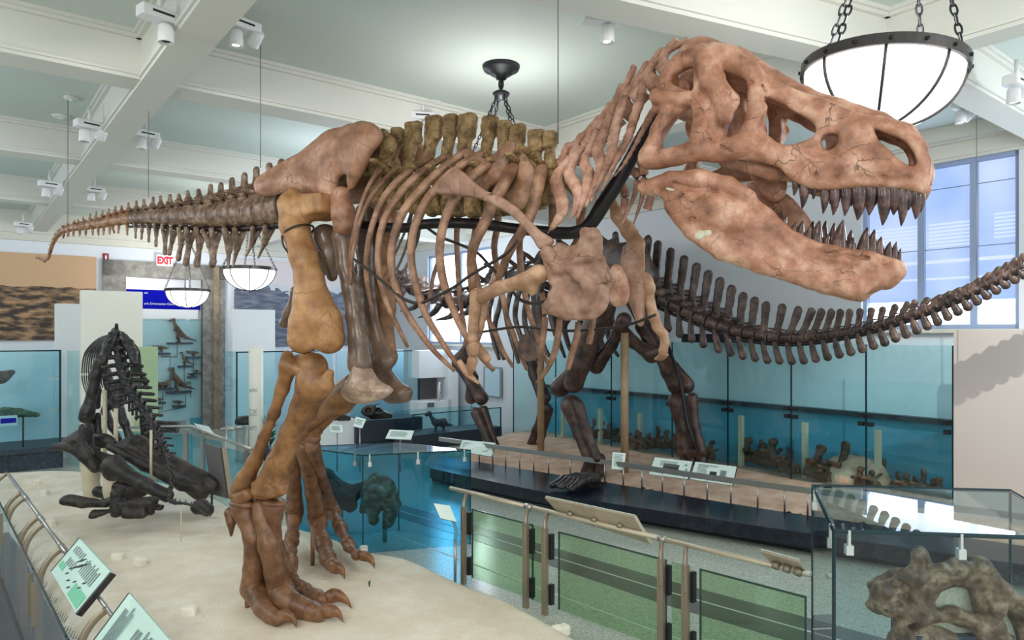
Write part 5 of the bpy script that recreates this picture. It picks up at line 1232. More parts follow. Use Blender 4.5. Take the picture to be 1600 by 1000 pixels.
plaque('information_sign', 'wide text panel with two dark photographs on the low rail', [(1086, 721), (1152, 729), (1145, 759), (1078, 749)], (ry(1086) + .1, ry(1152) + .1), (ry(1078) - .02, ry(1145) - .02), 'plaque_face', marks=[(.42, .58, .45, .72, 'black_ink'), (.66, .8, .3, .8, 'grey_ink'), (.7, .76, .38, .6, 'black_ink')] + lines(.1, .36, .2, .8, 8) + lines(.1, .6, .1, .2, 2))
plaque('information_sign', 'pale text panel at the far end of the low rail behind the teal case', [(722, 687), (775, 692), (768, 714), (716, 705)], (ry(749) + .12, ry(775) + .12), (ry(749), ry(770)), 'plaque_face', marks=[(.42, .5, .25, .6, 'black_ink')] + lines(.06, .38, .2, .8, 6) + lines(.55, .92, .2, .8, 6))

# ---------------- glass fronted case along the window wall
RG = 10.95
gc = thing('wall_case', 'long glass fronted case of fossils along the window wall', 'display case')
edges = [802, 868, 955, 1050, 1137, 1236, 1353, 1489]
zc0, zc1 = .3, 2.62
def sg(px): return float(on_r(px, 500, RG)[:2].dot(E1))
for a, b in zip(edges[:-1], edges[1:]):
    mk('pane', rs_box(RG, RG + .012, sg(b) + .012, sg(a) - .012, zc0, zc1), M['glass_green'], gc, False)
for e in edges:
    mk('pane_edge', rs_box(RG - .002, RG + .014, sg(e) - .012, sg(e) + .012, zc0, zc1), M['glass_edge'], gc, False)
for e in edges[1:]:
    z = on_r(e, 636, RG)[2]; z = 1.45
    for d in (-.07, .07):
        for f in (-.08, .05): mk('clip', rs_box(RG - .04, RG + .03, sg(e) + d - .04, sg(e) + d + .04, z + f, z + f + .07), M['lamp_dark'], gc, False)
mk('back_lower', rs_box(R_WALL - .06, R_WALL - .02, sg(1489) - .3, sg(802), .3, 1.45), M['teal_deep'], gc, False)
mk('back_upper', rs_box(R_WALL - .05, R_WALL - .01, sg(1489) - .3, sg(802), 1.45, 2.7), M['aqua_back'], gc, False)
mk('shelf_edge', rs_box(R_WALL - .2, R_WALL - .05, sg(1489) - .3, sg(802), 1.42, 1.5), M['dark_shelf'], gc, False)
for px in (1158, 1258, 1372, 880, 938, 1000):
    p = on_r(px, 700, 11.3); mk('case_post', rs_box(11.26, 11.34, float(p[:2].dot(E1)) - .04, float(p[:2].dot(E1)) + .04, .3, 1.28 if px > 1100 else 1.1), M['pole_cream'], gc, False)
mk('top_light', rs_box(RG - .1, R_WALL - .05, sg(1137) - .1, sg(1070), 2.62, 2.78), M['lamp_dark'], gc, False)
# fossil vertebrae lying in the sand of the case: spine up, each a thing
proto = []
for k in range(4):
    pr = [spool((0, 0, .11), .12, .12, .09), cap((0, 0, .2), (.02 * k - .03, 0, .52 - .06 * k), .055, .05), cap((0, 0, .22), (.03, .25, .30), .05, .04), cap((0, 0, .22), (.03, -.25, .28), .05, .04), ell((-.02, 0, .54 - .06 * k), (.07, .05, .06))]
    o = mk('fossil_vertebra', sdf(pr, .024, .05, (.02, 10)), M['fossil']); proto.append(o)
n_ = 0
for i, px in enumerate(list(range(925, 1120, 13)) + [1168, 1182, 1195, 1208, 1226, 1242, 1268, 1282, 1296, 1312, 1328, 1346, 1366, 1384, 1400, 1416, 1430, 1444, 1458, 1472]):
    big = px > 1150; p = on_r(px, 700, 11.25 + .25 * math.sin(px * .9))
    o = proto[i % 4]; o = o if n_ < 4 else copy_thing(o); n_ += 1
    sc_ = (1.15 if big and i % 3 == 0 else .8) if px < 1345 else .72
    o.location = (p[0], p[1], .40); o.rotation_euler = (RNG.normal() * .12 + (1.2 if px > 1370 and i % 2 else 0), RNG.normal() * .15, HA + RNG.normal() * .4); o.scale = (sc_ * 1.1, sc_, sc_)
    tag(o, 'brown fossil vertebra lying in the sand of the long glass case', 'fossil', 'fossil vertebrae in the long glass case')
p = on_r(1335, 730, 11.35); ro = mk('rounded_rock', sdf([ell((0, 0, .12), (.55, .4, .36))], .04, .05, (.02, 5)), M['sand_rose']); ro.location = (p[0], p[1], .36); ro.rotation_euler = (0, 0, HA); tag(ro, 'rounded rose brown rock among fossils in the long glass case', 'rock')
# blank board near the right edge
a, b = on_r(1490, 640, 10.6), on_r(1640, 640, 10.6); za, zb_ = on_r(1490, 516, 10.6)[2], on_r(1490, 762, 10.6)[2]
o = mk('blank_board', rs_box(10.6, 10.68, float(b[:2].dot(E1)), float(a[:2].dot(E1)), .0, za), M['board_rose'], None, False)
tag(o, 'blank off-white board standing right of the long glass case', 'display board')
# ================================================================ black skeleton feeding on bones, seen from behind
p0 = atz(180, 745, .3); AL = Frame((p0[0], p0[1], .3), math.atan2(.985, -.17))
allo = thing('black_theropod_skeleton', 'black theropod skeleton seen from behind its tail over scattered bones', 'dinosaur skeleton', AL.o, AL.ang)
YH = 11.0; a7 = crop(60, 480, 2.777)
def AY(cx, cy, Y): return AL.to(atY(*a7(cx, cy), Y))
mk_a = lambda n, pr, h, k=.03, m='black_bone', nz=(.003, 16): mk(n, sdf(pr, h, k, nz), M[m], allo)
# tail and back: pixel, distance, spine rise, half width of the side processes, size
TP = [(338, 118, 11.9, .10, .10, .08), (345, 150, 11.5, .11, .11, .085), (352, 185, 11.2, .12, .14, .085), (356, 220, 11.0, .12, .2, .085), (362, 255, 10.8, .12, .26, .085), (370, 290, 10.65, .12, .27, .08), (382, 322, 10.5, .12, .27, .08), (396, 352, 10.35, .12, .26, .075), (412, 380, 10.2, .11, .24, .072), (430, 408, 10.1, .11, .22, .068), (450, 438, 9.98, .1, .2, .064), (470, 470, 9.9, .1, .18, .06), (490, 502, 9.8, .09, .17, .056), (508, 535, 9.72, .08, .16, .052), (524, 568, 9.65, .08, .14, .048), (540, 600, 9.58, .07, .12, .044), (553, 632, 9.5, .06, .11, .04), (563, 664, 9.44, .05, .08, .036), (571, 694, 9.38, .045, .06, .033), (576, 724, 9.32, .04, .04, .03), (578, 754, 9.27, .035, .03, .028), (574, 784, 9.2, .03, .03, .027), (570, 812, 9.12, .03, .03, .026), (572, 836, 9.05, .03, .03, .025), (590, 848, 9.0, .03, .03, .024), (612, 850, 8.98, .028, .02, .022), (636, 852, 8.95, .028, .02, .02), (660, 858, 8.93, .025, .02, .018), (682, 868, 8.9, .02, .015, .016), (702, 882, 8.86, .018, .01, .014), (722, 896, 8.82, .015, .01, .012), (742, 902, 8.8, .012, .01, .01)]
TPt = [AY(x, y, Y) for x, y, Y, *_ in TP]
for i, (c, (x, y, Y, up, sd, r)) in enumerate(zip(TPt, TP)):
    A = TPt[max(i - 1, 0)] - TPt[min(i + 1, len(TP) - 1)]; L = np.linalg.norm(A) / (2 if 0 < i < len(TP) - 1 else 1)
    A = A / np.linalg.norm(A); lat = np.cross(V(0, 0, 1), A); lat = lat / np.linalg.norm(lat) if np.linalg.norm(lat) > .2 else V(0, 1, 0); u = np.cross(A, lat)
    if u[2] < 0 and abs(u[2]) > .3: u = -u
    pr = [cap(c - A * L * .35, c + A * L * .35, r), cap(c + u * r * .6, c + u * (r + up) - A * up * .5, r * .42, r * .36)]
    if sd > .025: pr += [cap(c + u * r * .4, c + s * lat * sd - A * sd * .35 + u * (r * .2 + sd * .1), r * .48, r * .36) for s in (-1, 1)]
    mk_a('tail_vertebra' if i > 3 else 'back_vertebra', pr, max(.006, r * .2), r * .3)
    if 4 < i < 17: mk('chevron', sweep([c - u * r, c - u * (r + sd * .9) - A * sd * .4], [r * .32, r * .22], n=4, m=6, ref=(0, 1, 0)), M['black_bone'], allo)
# hips: two thin blades either side of the spine
for s, pts in ((1, [(318, 122), (305, 165), (292, 205), (284, 240)]), (-1, [(376, 128), (392, 160), (408, 200), (420, 240)])):
    mk_a('ilium', chain([AY(x, y, 11.35 - .2 * i) for i, (x, y) in enumerate(pts)], [.05, .085, .08, .05], ((1, 0, 0), .45)), .014)
# rib cage: eleven hoops on the left, seen with gaps between, eight on the right
for i in range(11):
    u = i / 10; Y = 11.1 + 1.0 * u
    pts = [(326 - 4 * u, 130 - 14 * u), (302 - 42 * u, 150 - 12 * u), (288 - 82 * u, 200 - 8 * u), (284 - 94 * u, 262), (282 - 90 * u, 318 + 4 * u), (286 - 78 * u, 348 + 26 * u)]
    mk('rib', sweep([AY(x, y, Y) for x, y in pts], [.012, .014, .014, .012, .011, .008], n=22, m=7), M['black_bone'], allo)
for i in range(8):
    u = i / 7; Y = 11.2 + .9 * (1 - u)
    mk('rib', sweep([AY(x + 44 * u * min(1, (y - 110) / 60) - 24, y, Y) for x, y in [(378, 122), (400, 148), (416, 190), (424, 250), (428, 305), (426, 350)]], [.012, .014, .014, .012, .011, .008], n=20, m=7), M['black_bone'], allo)
# legs
for nm, pts, rr, Y in [('femur', [(270, 235), (252, 290), (235, 370), (214, 450), (208, 475)], [.10, .085, .075, .095, .11], 10.7), ('tibia', [(220, 490), (240, 520), (244, 580), (240, 640)], [.09, .065, .055, .06], 10.9), ('fibula', [(258, 470), (262, 540), (258, 620)], [.05, .04, .04], 10.9),
                       ('femur', [(292, 280), (312, 350), (318, 420), (290, 440)], [.08, .07, .075, .06], 11.2), ('femur', [(352, 330), (345, 400), (346, 440)], [.07, .08, .085], 10.8), ('tibia', [(350, 440), (372, 500), (395, 560), (420, 610)], [.08, .06, .055, .06], 10.8), ('tibia', [(290, 450), (320, 520), (350, 570)], [.07, .055, .05], 11.2),
                       ('pubis', [(262, 360), (250, 400), (256, 430)], [.05, .06, .05], 11.3), ('femur', [(470, 450), (472, 520), (462, 600)], [.085, .085, .07], 10.9), ('shoulder_blade', [(440, 280), (462, 320), (470, 350)], [.04, .04, .03], 11.6)]:
    mk_a(nm, chain([AY(x, y, Y) for x, y in pts], rr), .016, .05)
for nm, x, y0, y1, Y in (('support_pole', 336, 440, 575, 10.6), ('support_pole', 288, 360, 560, 10.75)):
    mk(nm, rod(AY(x, y0, Y), AY(x, y1 + 90, Y), .03, 10), M['pole_cream'], allo)
# ---------------- bones of the carcass, each lying loose
def loose(name, label, prims_px, Y, h=.02, k=.08, m='black_bone_rough', nz=(.01, 9)):
    """bone from pixel strokes (points, radii, distances, flatness)"""
    c = atY(*a7(*prims_px[0][0][0]), Y); base = V(c[0], c[1], .3); pr = []
    for pts, rr, ys, fl in prims_px:
        q = [atY(*a7(x, y), yy) - base for (x, y), yy in zip(pts, ys if np.ndim(ys) else [ys] * len(pts))]
        pr += chain(q, rr, fl)
    o = mk(name, sdf(pr, h, k, nz), M[m]); o.location = base; return tag(o, label, 'fossil bone')
def lplate(name, label, outline, Y, th, belly, extra=(), lean=0.0, h=.018, nz=(.01, 9), m='black_bone_rough'):
    """broad bone: outline at its own distance, thick in the middle, leaning back with height"""
    c = atY(*a7(*outline[0]), Y); base = V(c[0], c[1], .3); q = [atY(*a7(x, y), Y) - base for x, y in outline]
    pr = [plate(smooth_poly([(p[0], p[2]) for p in q], 3), (lambda X, Z: lean * Z), th, rd=th * .8, belly=belly, ylim=1.2)]
    for pts, rr, dy in extra: pr += chain([atY(*a7(x, y), Y) - base + V(0, dy, 0) for x, y in pts], rr)
    o = mk(name, sdf(pr, h, .05, nz), M[m]); o.location = base; return tag(o, label, 'fossil bone')
lplate('fossil_shoulder_blade', 'huge black wedge-shaped bone sloping down to the right under the tail', [(280, 622), (330, 582), (388, 562), (450, 592), (540, 640), (640, 690), (770, 750), (772, 778), (742, 800), (722, 832), (690, 842), (620, 800), (560, 770), (450, 705), (330, 655)], 9.85, .05, .13, [([(330, 600), (480, 680), (640, 760), (740, 785)], [.06, .08, .09, .08], -.1), ([(745, 755), (765, 775)], [.07, .08], -.1)], .25)
lplate('fossil_hip_bone', 'black flaring bone with a raised blade at the left of the pile', [(80, 592), (112, 560), (160, 530), (202, 508), (216, 530), (214, 590), (228, 618), (286, 640), (318, 655), (286, 700), (262, 722), (246, 700), (238, 672), (205, 640), (150, 618), (96, 612)], 9.75, .045, .07, [([(90, 600), (150, 600), (220, 640), (262, 690)], [.05, .07, .09, .08], -.08), ([(205, 515), (205, 590), (235, 640)], [.04, .05, .07], -.08)], .1)
lplate('fossil_plate_bone', 'shiny black thin bone standing behind the flaring bone', [(222, 556), (270, 552), (312, 570), (325, 590), (300, 612), (250, 618), (226, 600)], 10.0, .03, .04, [], .1, m='black_bone')
loose('fossil_limb_bone', 'long black limb bone with a round knob end below the wedge-shaped bone', [([(330, 690), (370, 722), (460, 768), (560, 818)], [.15, .105, .085, .08], [9.45, 9.4, 9.3, 9.2], None), ([(308, 690), (322, 715)], [.1, .12], 9.45, None)], 9.45, .018, .06)
lplate('fossil_jaw_bone', 'low black bone pointing left at the front of the pile', [(104, 848), (112, 822), (140, 812), (220, 826), (290, 832), (335, 800), (352, 786), (358, 810), (345, 845), (300, 860), (200, 866), (125, 858)], 9.05, .05, .05, [([(118, 838), (200, 846), (300, 848)], [.05, .05, .05], -.05)], .0, .014)
lplate('fossil_vertebra', 'black spread vertebra on the sand in front of the long limb bone', [(214, 912), (226, 884), (270, 882), (320, 868), (340, 820), (330, 790), (352, 782), (362, 800), (372, 838), (430, 828), (492, 824), (514, 840), (508, 858), (534, 862), (534, 884), (500, 886), (492, 904), (420, 908), (340, 892), (280, 905), (235, 922)], 8.95, .05, .06, [([(380, 850), (440, 846), (500, 840)], [.05, .05, .05], -.08), ([(400, 888), (470, 890)], [.06, .06], -.1), ([(345, 800), (350, 880)], [.06, .08], -.06)], .15, .013, (.014, 13))
loose('fossil_fragment', 'dark knobbly bone at the tail tip', [([(690, 870), (735, 875)], [.09, .08], 9.05, None), ([(715, 855), (735, 890)], [.07, .05], 9.05, None)], 9.05, .014, .05, nz=(.016, 12))
loose('fossil_fragment', 'black lump of bone in the shade below the pile', [([(350, 780), (400, 790), (450, 790)], [.1, .12, .1], 9.5, None), ([(260, 800), (310, 810)], [.08, .09], 9.7, None)], 9.6)
for nm, lb, pts, rr, Y in (('plaster_support', 'cream plaster prop under the left flaring bone', [(205, 660), (228, 720), (232, 790), (230, 835)], [.08, .11, .1, .09], 9.9), ('plaster_support', 'short cream plaster prop under the knob end of the limb bone', [(330, 750), (325, 790), (320, 815)], [.13, .12, .1], 9.55)):
    c = atY(*a7(*pts[-1]), Y); base = V(c[0], c[1], .28); o = mk(nm, sdf(chain([atY(*a7(x, y), Y) - base for x, y in pts], rr), .018, .05), M['pole_cream']); o.location = base; tag(o, lb, 'support')
for px, y0, y1, Y, lb in ((236, 672, 750, 9.45, 'thin cream pole before the black tail'), (283, 792, 846, 8.3, 'thin wire stake in the sand below the tail end')):
    b = atY(px, y1, Y); t = atY(px, y0, Y); o = mk('support_pole', rod(b, t, .018 if px < 250 else .006, 8), M['pole_cream']); tag(o, lb, 'support')
# ================================================================ lamps, spot fixtures, cables
def lamp(label, px, py_rim, Y, R, apex_py, depth=.80, zc=None):
    c = atY(px, py_rim, Y); za = atY(px, apex_py, Y)[2]
    t = thing('bowl_lamp', label, 'hanging lamp', c, 0, 'white bowl lamps hanging from the ceiling')
    prof = [(R * math.cos(a), -R * depth * math.sin(a)) for a in np.linspace(0, math.pi / 2 * .985, 14)]
    mk('bowl', lathe([(R * .97, .02)] + [(r * .97, z) for r, z in prof], 48), M['lamp_glow'], t)
    mk('rim', lathe([(R * .985, -.03 * R), (R * 1.03, -.03 * R), (R * 1.03, .11 * R), (R * .985, .11 * R), (R * .985, -.03 * R)], 56, cap=False), M['lamp_metal'], t, False)
    for k in range(8):
        a = k * math.pi / 4 + .35
        mk('strap', sweep([(r * math.cos(a) * .99, r * math.sin(a) * .99, z * 1.01) for r, z in prof], .011 * R / .53, n=14, m=6), M['lamp_metal'], t)
    for k in range(16):
        a = k * math.pi / 8; mk('bolt', rod((R * 1.02 * math.cos(a), R * 1.02 * math.sin(a), .04 * R), (R * 1.055 * math.cos(a), R * 1.055 * math.sin(a), .04 * R), .014 * R / .53, 6), M['lamp_dark'], t)
    h = za - c[2]
    for k in range(4):
        a = k * math.pi / 2 + .55
        mk('chain', chain_m((R * math.cos(a), R * math.sin(a), .1 * R), (.05 * math.cos(a), .05 * math.sin(a), h), .085 * R / .5, .0075), M['lamp_dark'], t)
    mk('hub', lathe([(.02, h + .06), (.07, h + .05), (.10, h + .03), (.09, h), (.05, h - .03), (.02, h - .05)], 20), M['lamp_dark'], t)
    zt_ = H_CEIL - c[2]
    if zt_ > h + .1: mk('chain', chain_m((0, 0, h + .05), (0, 0, zt_ - .12), .12, .010), M['lamp_dark'], t)
    mk('canopy', lathe([(.02, zt_ - .16), (.06, zt_ - .15), (.07, zt_ - .11), (.12, zt_ - .10), (.14, zt_ - .06), (.2, zt_ - .05), (.215, zt_ - .015), (.215, zt_)], 32), M['lamp_dark'], t)
    mk('finial', lathe([(.0, -R * depth - .05), (.02, -R * depth - .035), (.022, -R * depth), (.01, -R * depth + .02)], 12), M['lamp_metal'], t)
    return c, t
LC = [lamp('big glowing bowl lamp close above the tyrannosaur snout', 1378, 114, 4.75, .50, -250, .78),
      lamp('small glowing bowl lamp before the blue sign', 293, 455, 18.4, .53, 376),
      lamp('glowing bowl lamp between the tail bones and the femur', 390, 422, 14.8, .53, 345),
      lamp('bowl lamp on a round dark ceiling canopy, half hidden behind the tyrannosaur spine', 783, 262, 8.05, .40, 150, .72)]
LC[0][1].rotation_euler = (0, math.radians(6), 0); LC = [c for c, t in LC]
def spot(label, px, py, Y, kind, lit, yaw):
    """ceiling spot fixture: box on a bracket with one or two lamp heads"""
    c = atY(px, py, Y); t = thing('spot_fixture', label, 'spotlight', c, yaw)
    mk('bracket', rod((0, .0, .0), (0, 0, min(.25, H_CEIL - c[2])), .02, 8), M['white_metal'], t)
    mk('box', rbox(-.17, .17, -.07, .07, -.03, .07, .012), M['white_metal'], t, False)
    mk('slot', box_m(-.09, .09, -.074, -.069, .012, .03), M['lamp_dark'], t, False)
    for (dx, dz, tilt) in ([(0.05, -.12, 0)] if kind == 1 else [(-.06, -.13, 0), (.14, -.06, .9)]):
        Rm = np.array(Matrix.Rotation(tilt, 3, 'X')); 
        mk('head', xf(lathe([(.045, .08), (.06, .06), (.065, -.07), (.06, -.075), (.05, -.06)], 18), Rm, (dx, 0, dz)), M['white_metal'], t)
        mk('lens', xf(lathe([(.05, -.058), (.02, -.062)], 16), Rm, (dx, 0, dz)), M['spot_glow' if lit else 'lamp_dark'], t)
    return c
SP = [('white spot fixture at the top left beside the main beam', 250, 28, 5.9, 1, 0, .9), ('white twin spot fixture right of the main beam near the top', 378, 42, 6.6, 2, 1, .9), ('dark lensed spot fixture left of the beam above the tail', 140, 198, 8.9, 2, 0, .9), ('spot fixture right of the main beam above the tail', 228, 212, 9.9, 2, 0, .9),
      ('lit spot fixture above the tail tip', 78, 290, 12.0, 2, 1, .9), ('small lit spot fixture just above the thin tail', 148, 298, 13.2, 2, 1, .9), ('farthest spot fixture at the far left', 36, 352, 15.8, 2, 1, .9), ('white box fixture on the beam above the first back spines', 660, 184, 9.2, 1, 0, .2),
      ('lit spot fixture at the top beside the tyrannosaur neck', 940, 32, 6.2, 1, 1, .2), ('round bright spot fixture at the far right edge', 1588, 132, 7.1, 2, 1, .6), ('small spot fixture between the bowl lamp and window', 1505, 168, 8.6, 2, 1, .6)]
for a in SP: spot(*a)
for i, (px, py, lb) in enumerate(((96, 181, 'round ceiling vent left of the main beam'), (112, 152, 'small smoke detector left of the main beam'), (675, 160, 'faint round ceiling disc above the back spines'))):
    p = atY(px, py, (H_CEIL - CH) * F / (HZ - py)); t = thing(('ceiling_vent', 'smoke_detector', 'ceiling_disc')[i], lb, 'ceiling fitting', (p[0], p[1], H_CEIL)); r = (.12, .09, .13)[i]
    mk('disc', lathe([(r * .5, -.035), (r * .9, -.03), (r, -.01), (r, 0)], 24), M['beam'], t); mk('centre', lathe([(r * .3, -.045), (r * .45, -.033)], 16), M['wall_r'], t)
def cable(label, px, py1, f):
    p = f; o = mk('suspension_cable', rod((p[0], p[1], p[2]), (p[0], p[1], H_CEIL), .0045, 6), M['cable'])
    return tag(o, label, 'cable', 'thin cables holding up the skeletons')
cable('thin cable holding the tail near its tip', 106, 352, RX.world(N(106, 352))); cable('thin cable holding the middle of the tail', 232, 305, RX.world(N(232, 308))); cable('thin cable holding the tail root beside the hip bone', 407, 250, RX.world(N(407, 262)))
cable('thin cable behind the back spines of the tyrannosaur', 872, 215, RX.world(N(872, 225))); cable('thin cable holding the sauropod tail before the window', 1526, 440, AP.world(Q(1526, 446)))

# ================================================================ glass cases
def corner_case(name, label, near, right, left, zt_, z0, pane_m, top_m, edge=.016, cat='display case'):
    """glass box from its near, right and left top corners (xy)"""
    near, right, left = [np.array(p[:2], float) for p in (near, right, left)]; back = right + left - near
    t = thing(name, label, cat, (near[0], near[1], z0)); o = V(near[0], near[1], z0); pts = [near, right, back, left]
    for a, b in zip(pts, pts[1:] + pts[:1]):
        v, f = slab(a, b, .012, 0, zt_ - z0 - .012); mk('pane', ([tuple(np.array(p) - V(o[0], o[1], 0)) for p in v], f), M[pane_m], t, False)
    mk('top_pane', ([tuple(np.array(p) - V(o[0], o[1], 0)) for p in prism([tuple(p) for p in pts], zt_ - z0 - .012, zt_ - z0)[0]], prism([tuple(p) for p in pts], 0, 1)[1]), M[top_m], t, False)
    for a, b in zip(pts, pts[1:] + pts[:1]):
        mk('edge_strip', rod(V(*(a - o[:2]), zt_ - z0 - .006), V(*(b - o[:2]), zt_ - z0 - .006), edge * .55, 4), M['glass_edge'], t, False)
    for a in pts: mk('edge_strip', rod(V(*(a - o[:2]), 0), V(*(a - o[:2]), zt_ - z0), edge * .5, 4), M['glass_edge'], t, False)
    for a, b, us in ((near, right, (.06, .5, .94)), (near, left, (.1, .85))):
        d = (b - a); n = V(-d[1], d[0]) / np.linalg.norm(d)
        for u in us:
            q = a + d * u - o[:2]; w = d / np.linalg.norm(d) * .022
            mk('clip', join(slab(q - w, q + w, .05, zt_ - z0 - .15, zt_ - z0 - .09), slab(q - w * .35, q + w * .35, .03, zt_ - z0 - .09, zt_ - z0 + .004)), M['clip'], t, False)
    return t, pts
zt1 = 1.25
c1, pts1 = corner_case('glass_case', 'low blue-green glass case behind the far tyrannosaur foot', atY(567, 711, 8.93), atY(735, 703, 9.32), atY(462, 698, 9.58), zt1, 0.0, 'glass_teal', 'glass_top')
# fossil skull on a post inside it
sk_c = atY(596, 800, 9.45); fo = thing('fossil_skull', 'brown lumpy fossil skull on a post inside the blue-green case', 'fossil', (sk_c[0], sk_c[1], 0))
def F1(px, py, dy=0.0): return atY(px, py, 9.45 + dy) - V(sk_c[0], sk_c[1], 0)
mk('skull', sdf(chain([F1(575, 760), F1(585, 790), F1(583, 815)], [.09, .11, .07]) + chain([F1(585, 750), F1(602, 760), F1(612, 785), F1(608, 815)], [.09, .12, .13, .08]) + [ell(F1(592, 768, -.1), (.16, .16, .12)), cap(F1(570, 775), F1(566, 800), .06, .03), cap(F1(612, 800), F1(600, 828), .07, .04), sub(ell(F1(594, 800, -.12), (.06, .12, .08)))], .015, .035, (.03, 16)), M['skull_case'], fo)
mk('post', rod(F1(601, 800), V(F1(601, 800)[0], F1(601, 800)[1], 0), .03, 10), M['steel'], fo)
sk_d = atY(528, 790, 9.95); fd = thing('fossil_jaw', 'dark toothed fossil jaw at the left inside the blue-green case', 'fossil', (sk_d[0], sk_d[1], 0))
def F2(px, py, dy=0.0): return atY(px + 8, py, 9.95 + dy) - V(sk_d[0], sk_d[1], 0)
mk('jaw', sdf(chain([F2(500, 745), F2(520, 765), F2(545, 770), F2(560, 760)], [.12, .13, .11, .08]) + chain([F2(500, 775), F2(540, 790)], [.09, .1]), .02, .05, (.02, 12)), M['fossil'], fd)
mk('post', rod(F2(525, 770), V(F2(525, 770)[0], F2(525, 770)[1], 0), .03, 10), M['steel'], fd)

zt2 = 1.55
nl, fl_ = atY(1303, 828, 4.46), atY(1270, 758, 5.78); nr = nl + (atY(1600, 838, 4.32) - nl) * 1.35
c2_, pts2 = corner_case('glass_case', 'big glass case at the lower right holding a brown plaster-filled skull', nl, nr, fl_, zt2, 0.0, 'glass_smoke', 'glass_top', .026)
q2 = crop(1240, 740, 3.847)
SY = 5.15; s0 = atY(*q2(900, 900), SY); fs_ = thing('fossil_skull', 'large brown skull with cream filled openings in the lower right case', 'fossil', (s0[0], s0[1], 0))
def F3(cx, cy, dy=0.0): return atY(*q2(cx, cy), SY + dy) - V(s0[0], s0[1], 0)
def F3p(pts): return smooth_poly([(F3(x, y)[0], F3(x, y)[2]) for x, y in pts], 3)
so_ = [(468, 822), (490, 750), (480, 690), (522, 645), (600, 588), (695, 560), (712, 490), (735, 438), (785, 436), (805, 505), (835, 540), (920, 512), (1000, 518), (1075, 548), (1130, 532), (1200, 580), (1262, 655), (1390, 725), (1500, 800), (1560, 980), (1560, 1240), (640, 1240), (600, 1100), (580, 1000), (618, 930), (588, 855), (520, 852)]
hs = [[(832, 745), (868, 692), (958, 660), (1040, 692), (1058, 775), (1085, 855), (1010, 825), (905, 815), (846, 795)], [(690, 705), (672, 760), (686, 820), (680, 900), (705, 905), (700, 800)], [(790, 895), (860, 872), (960, 892), (1060, 945), (1110, 1010), (1020, 1010), (920, 935)], [(1172, 732), (1230, 780), (1300, 880), (1352, 1010), (1285, 1010), (1240, 890), (1180, 820)]]
pr = [plate(F3p(so_), lambda X, Z: -.04 + .25 * (X - .1) ** 2, .06, [F3p(h) for h in hs], rd=.04, belly=.05)]
for pts, rr in [([(560, 670), (680, 610), (820, 600), (980, 560), (1100, 590), (1240, 700), (1400, 850)], [.035, .05, .055, .06, .06, .07, .07]), ([(760, 480), (740, 560), (720, 640)], [.05, .05, .05]), ([(740, 620), (740, 760), (760, 880)], [.05, .05, .06]), ([(800, 850), (950, 840), (1080, 890), (1150, 980)], [.04, .05, .05, .05]), ([(1100, 600), (1130, 760), (1200, 900), (1260, 1000)], [.06, .06, .06, .06]), ([(520, 700), (560, 780), (660, 820)], [.07, .08, .07]), ([(1130, 560), (1180, 620)], [.08, .07])]:
    pr += chain([F3(x, y, -.09) for x, y in pts], rr)
for x, y, a, b in ((560, 720, .05, .03), (620, 660, .04, .05), (760, 620, .03, .05), (900, 560, .04, .03), (1010, 600, .035, .035), (1180, 640, .05, .04), (1240, 800, .04, .06), (700, 860, .05, .04), (640, 940, .04, .06)): pr.append(ell(F3(x, y, -.12), (a, .04, b)))
for pts in ([(600, 640), (680, 680), (720, 740)], [(880, 600), (800, 680), (780, 780)], [(1090, 640), (1150, 760), (1180, 860)], [(560, 820), (640, 780)], [(930, 870), (1050, 900)]):
    q = [F3(x, y, -.15) for x, y in pts]; pr += [sub(cap(a, b, .022)) for a, b in zip(q[:-1], q[1:])]
mk('bone', sdf(pr, .0105, .026, (.018, 17)), M['skull_case'], fs_)
mk('plaster_fill', sdf([plate(F3p([(700, 640), (1000, 620), (1200, 720), (1400, 900), (1400, 1200), (800, 1200), (690, 920), (668, 760)]), lambda X, Z: .0 + .25 * (X - .1) ** 2, .03, rd=.02)], .016, .02, (.008, 20)), M['plaster_fill'], fs_)
mk('stand', box_m(-.25, .45, -.1, .25, 0, .62), M['base_dark'], fs_, False)

# left glass case with fossils
lc0 = atz(-40, 735, 0); SL = float(atz(60, 735, 0)[:2].dot(E1)); rA, rB = float(on_s(-140, 700, SL)[:2].dot(E2)), float(on_s(95, 700, SL)[:2].dot(E2)); zL = on_s(60, 547, SL)[2]
lcase = thing('glass_case', 'tall pale green glass case at the far left below the badlands mural', 'display case', room(rA, SL, 0), A_); LWd = rB - rA
mk('plinth', rbox(.4, LWd + .05, .1, 1.3, 0, .36, .01), M['base_dark'], lcase, False); mk('deck', rbox(0, LWd + .25, 0, 1.5, .36, .46, .01), M['base_dark'], lcase, False)
mk('pane', box_m(0, LWd, .02, .032, .46, zL), M['glass_aqua'], lcase, False); mk('pane', box_m(LWd - .012, LWd, .02, 1.4, .46, zL), M['glass_aqua'], lcase, False)
mk('edge_strip', join(box_m(LWd - .03, LWd + .01, .01, .045, .46, zL), box_m(0, LWd, .01, .045, zL - .03, zL)), M['glass_edge'], lcase, False)
mk('back_panel', box_m(0, LWd - .02, 1.38, 1.42, .46, zL), M['aqua_back'], lcase, False)
mk('label_strip', box_m(LWd - 1.75, LWd - .72, .3, .33, .92, 1.12), M['white_panel'], lcase, False)
mk('label_picture', join(box_m(LWd - 1.25, LWd - 1.05, .29, .3, .97, 1.07), box_m(LWd - 1.0, LWd - .74, .29, .3, .97, 1.07)), M['sign_blue'], lcase, False)
mk('label_post', join(rod((LWd - 1.7, .35, .46), (LWd - 1.7, .35, 1.1), .015), rod((LWd - .62, .35, .46), (LWd - .62, .35, 1.1), .015)), M['steel_dark'], lcase)
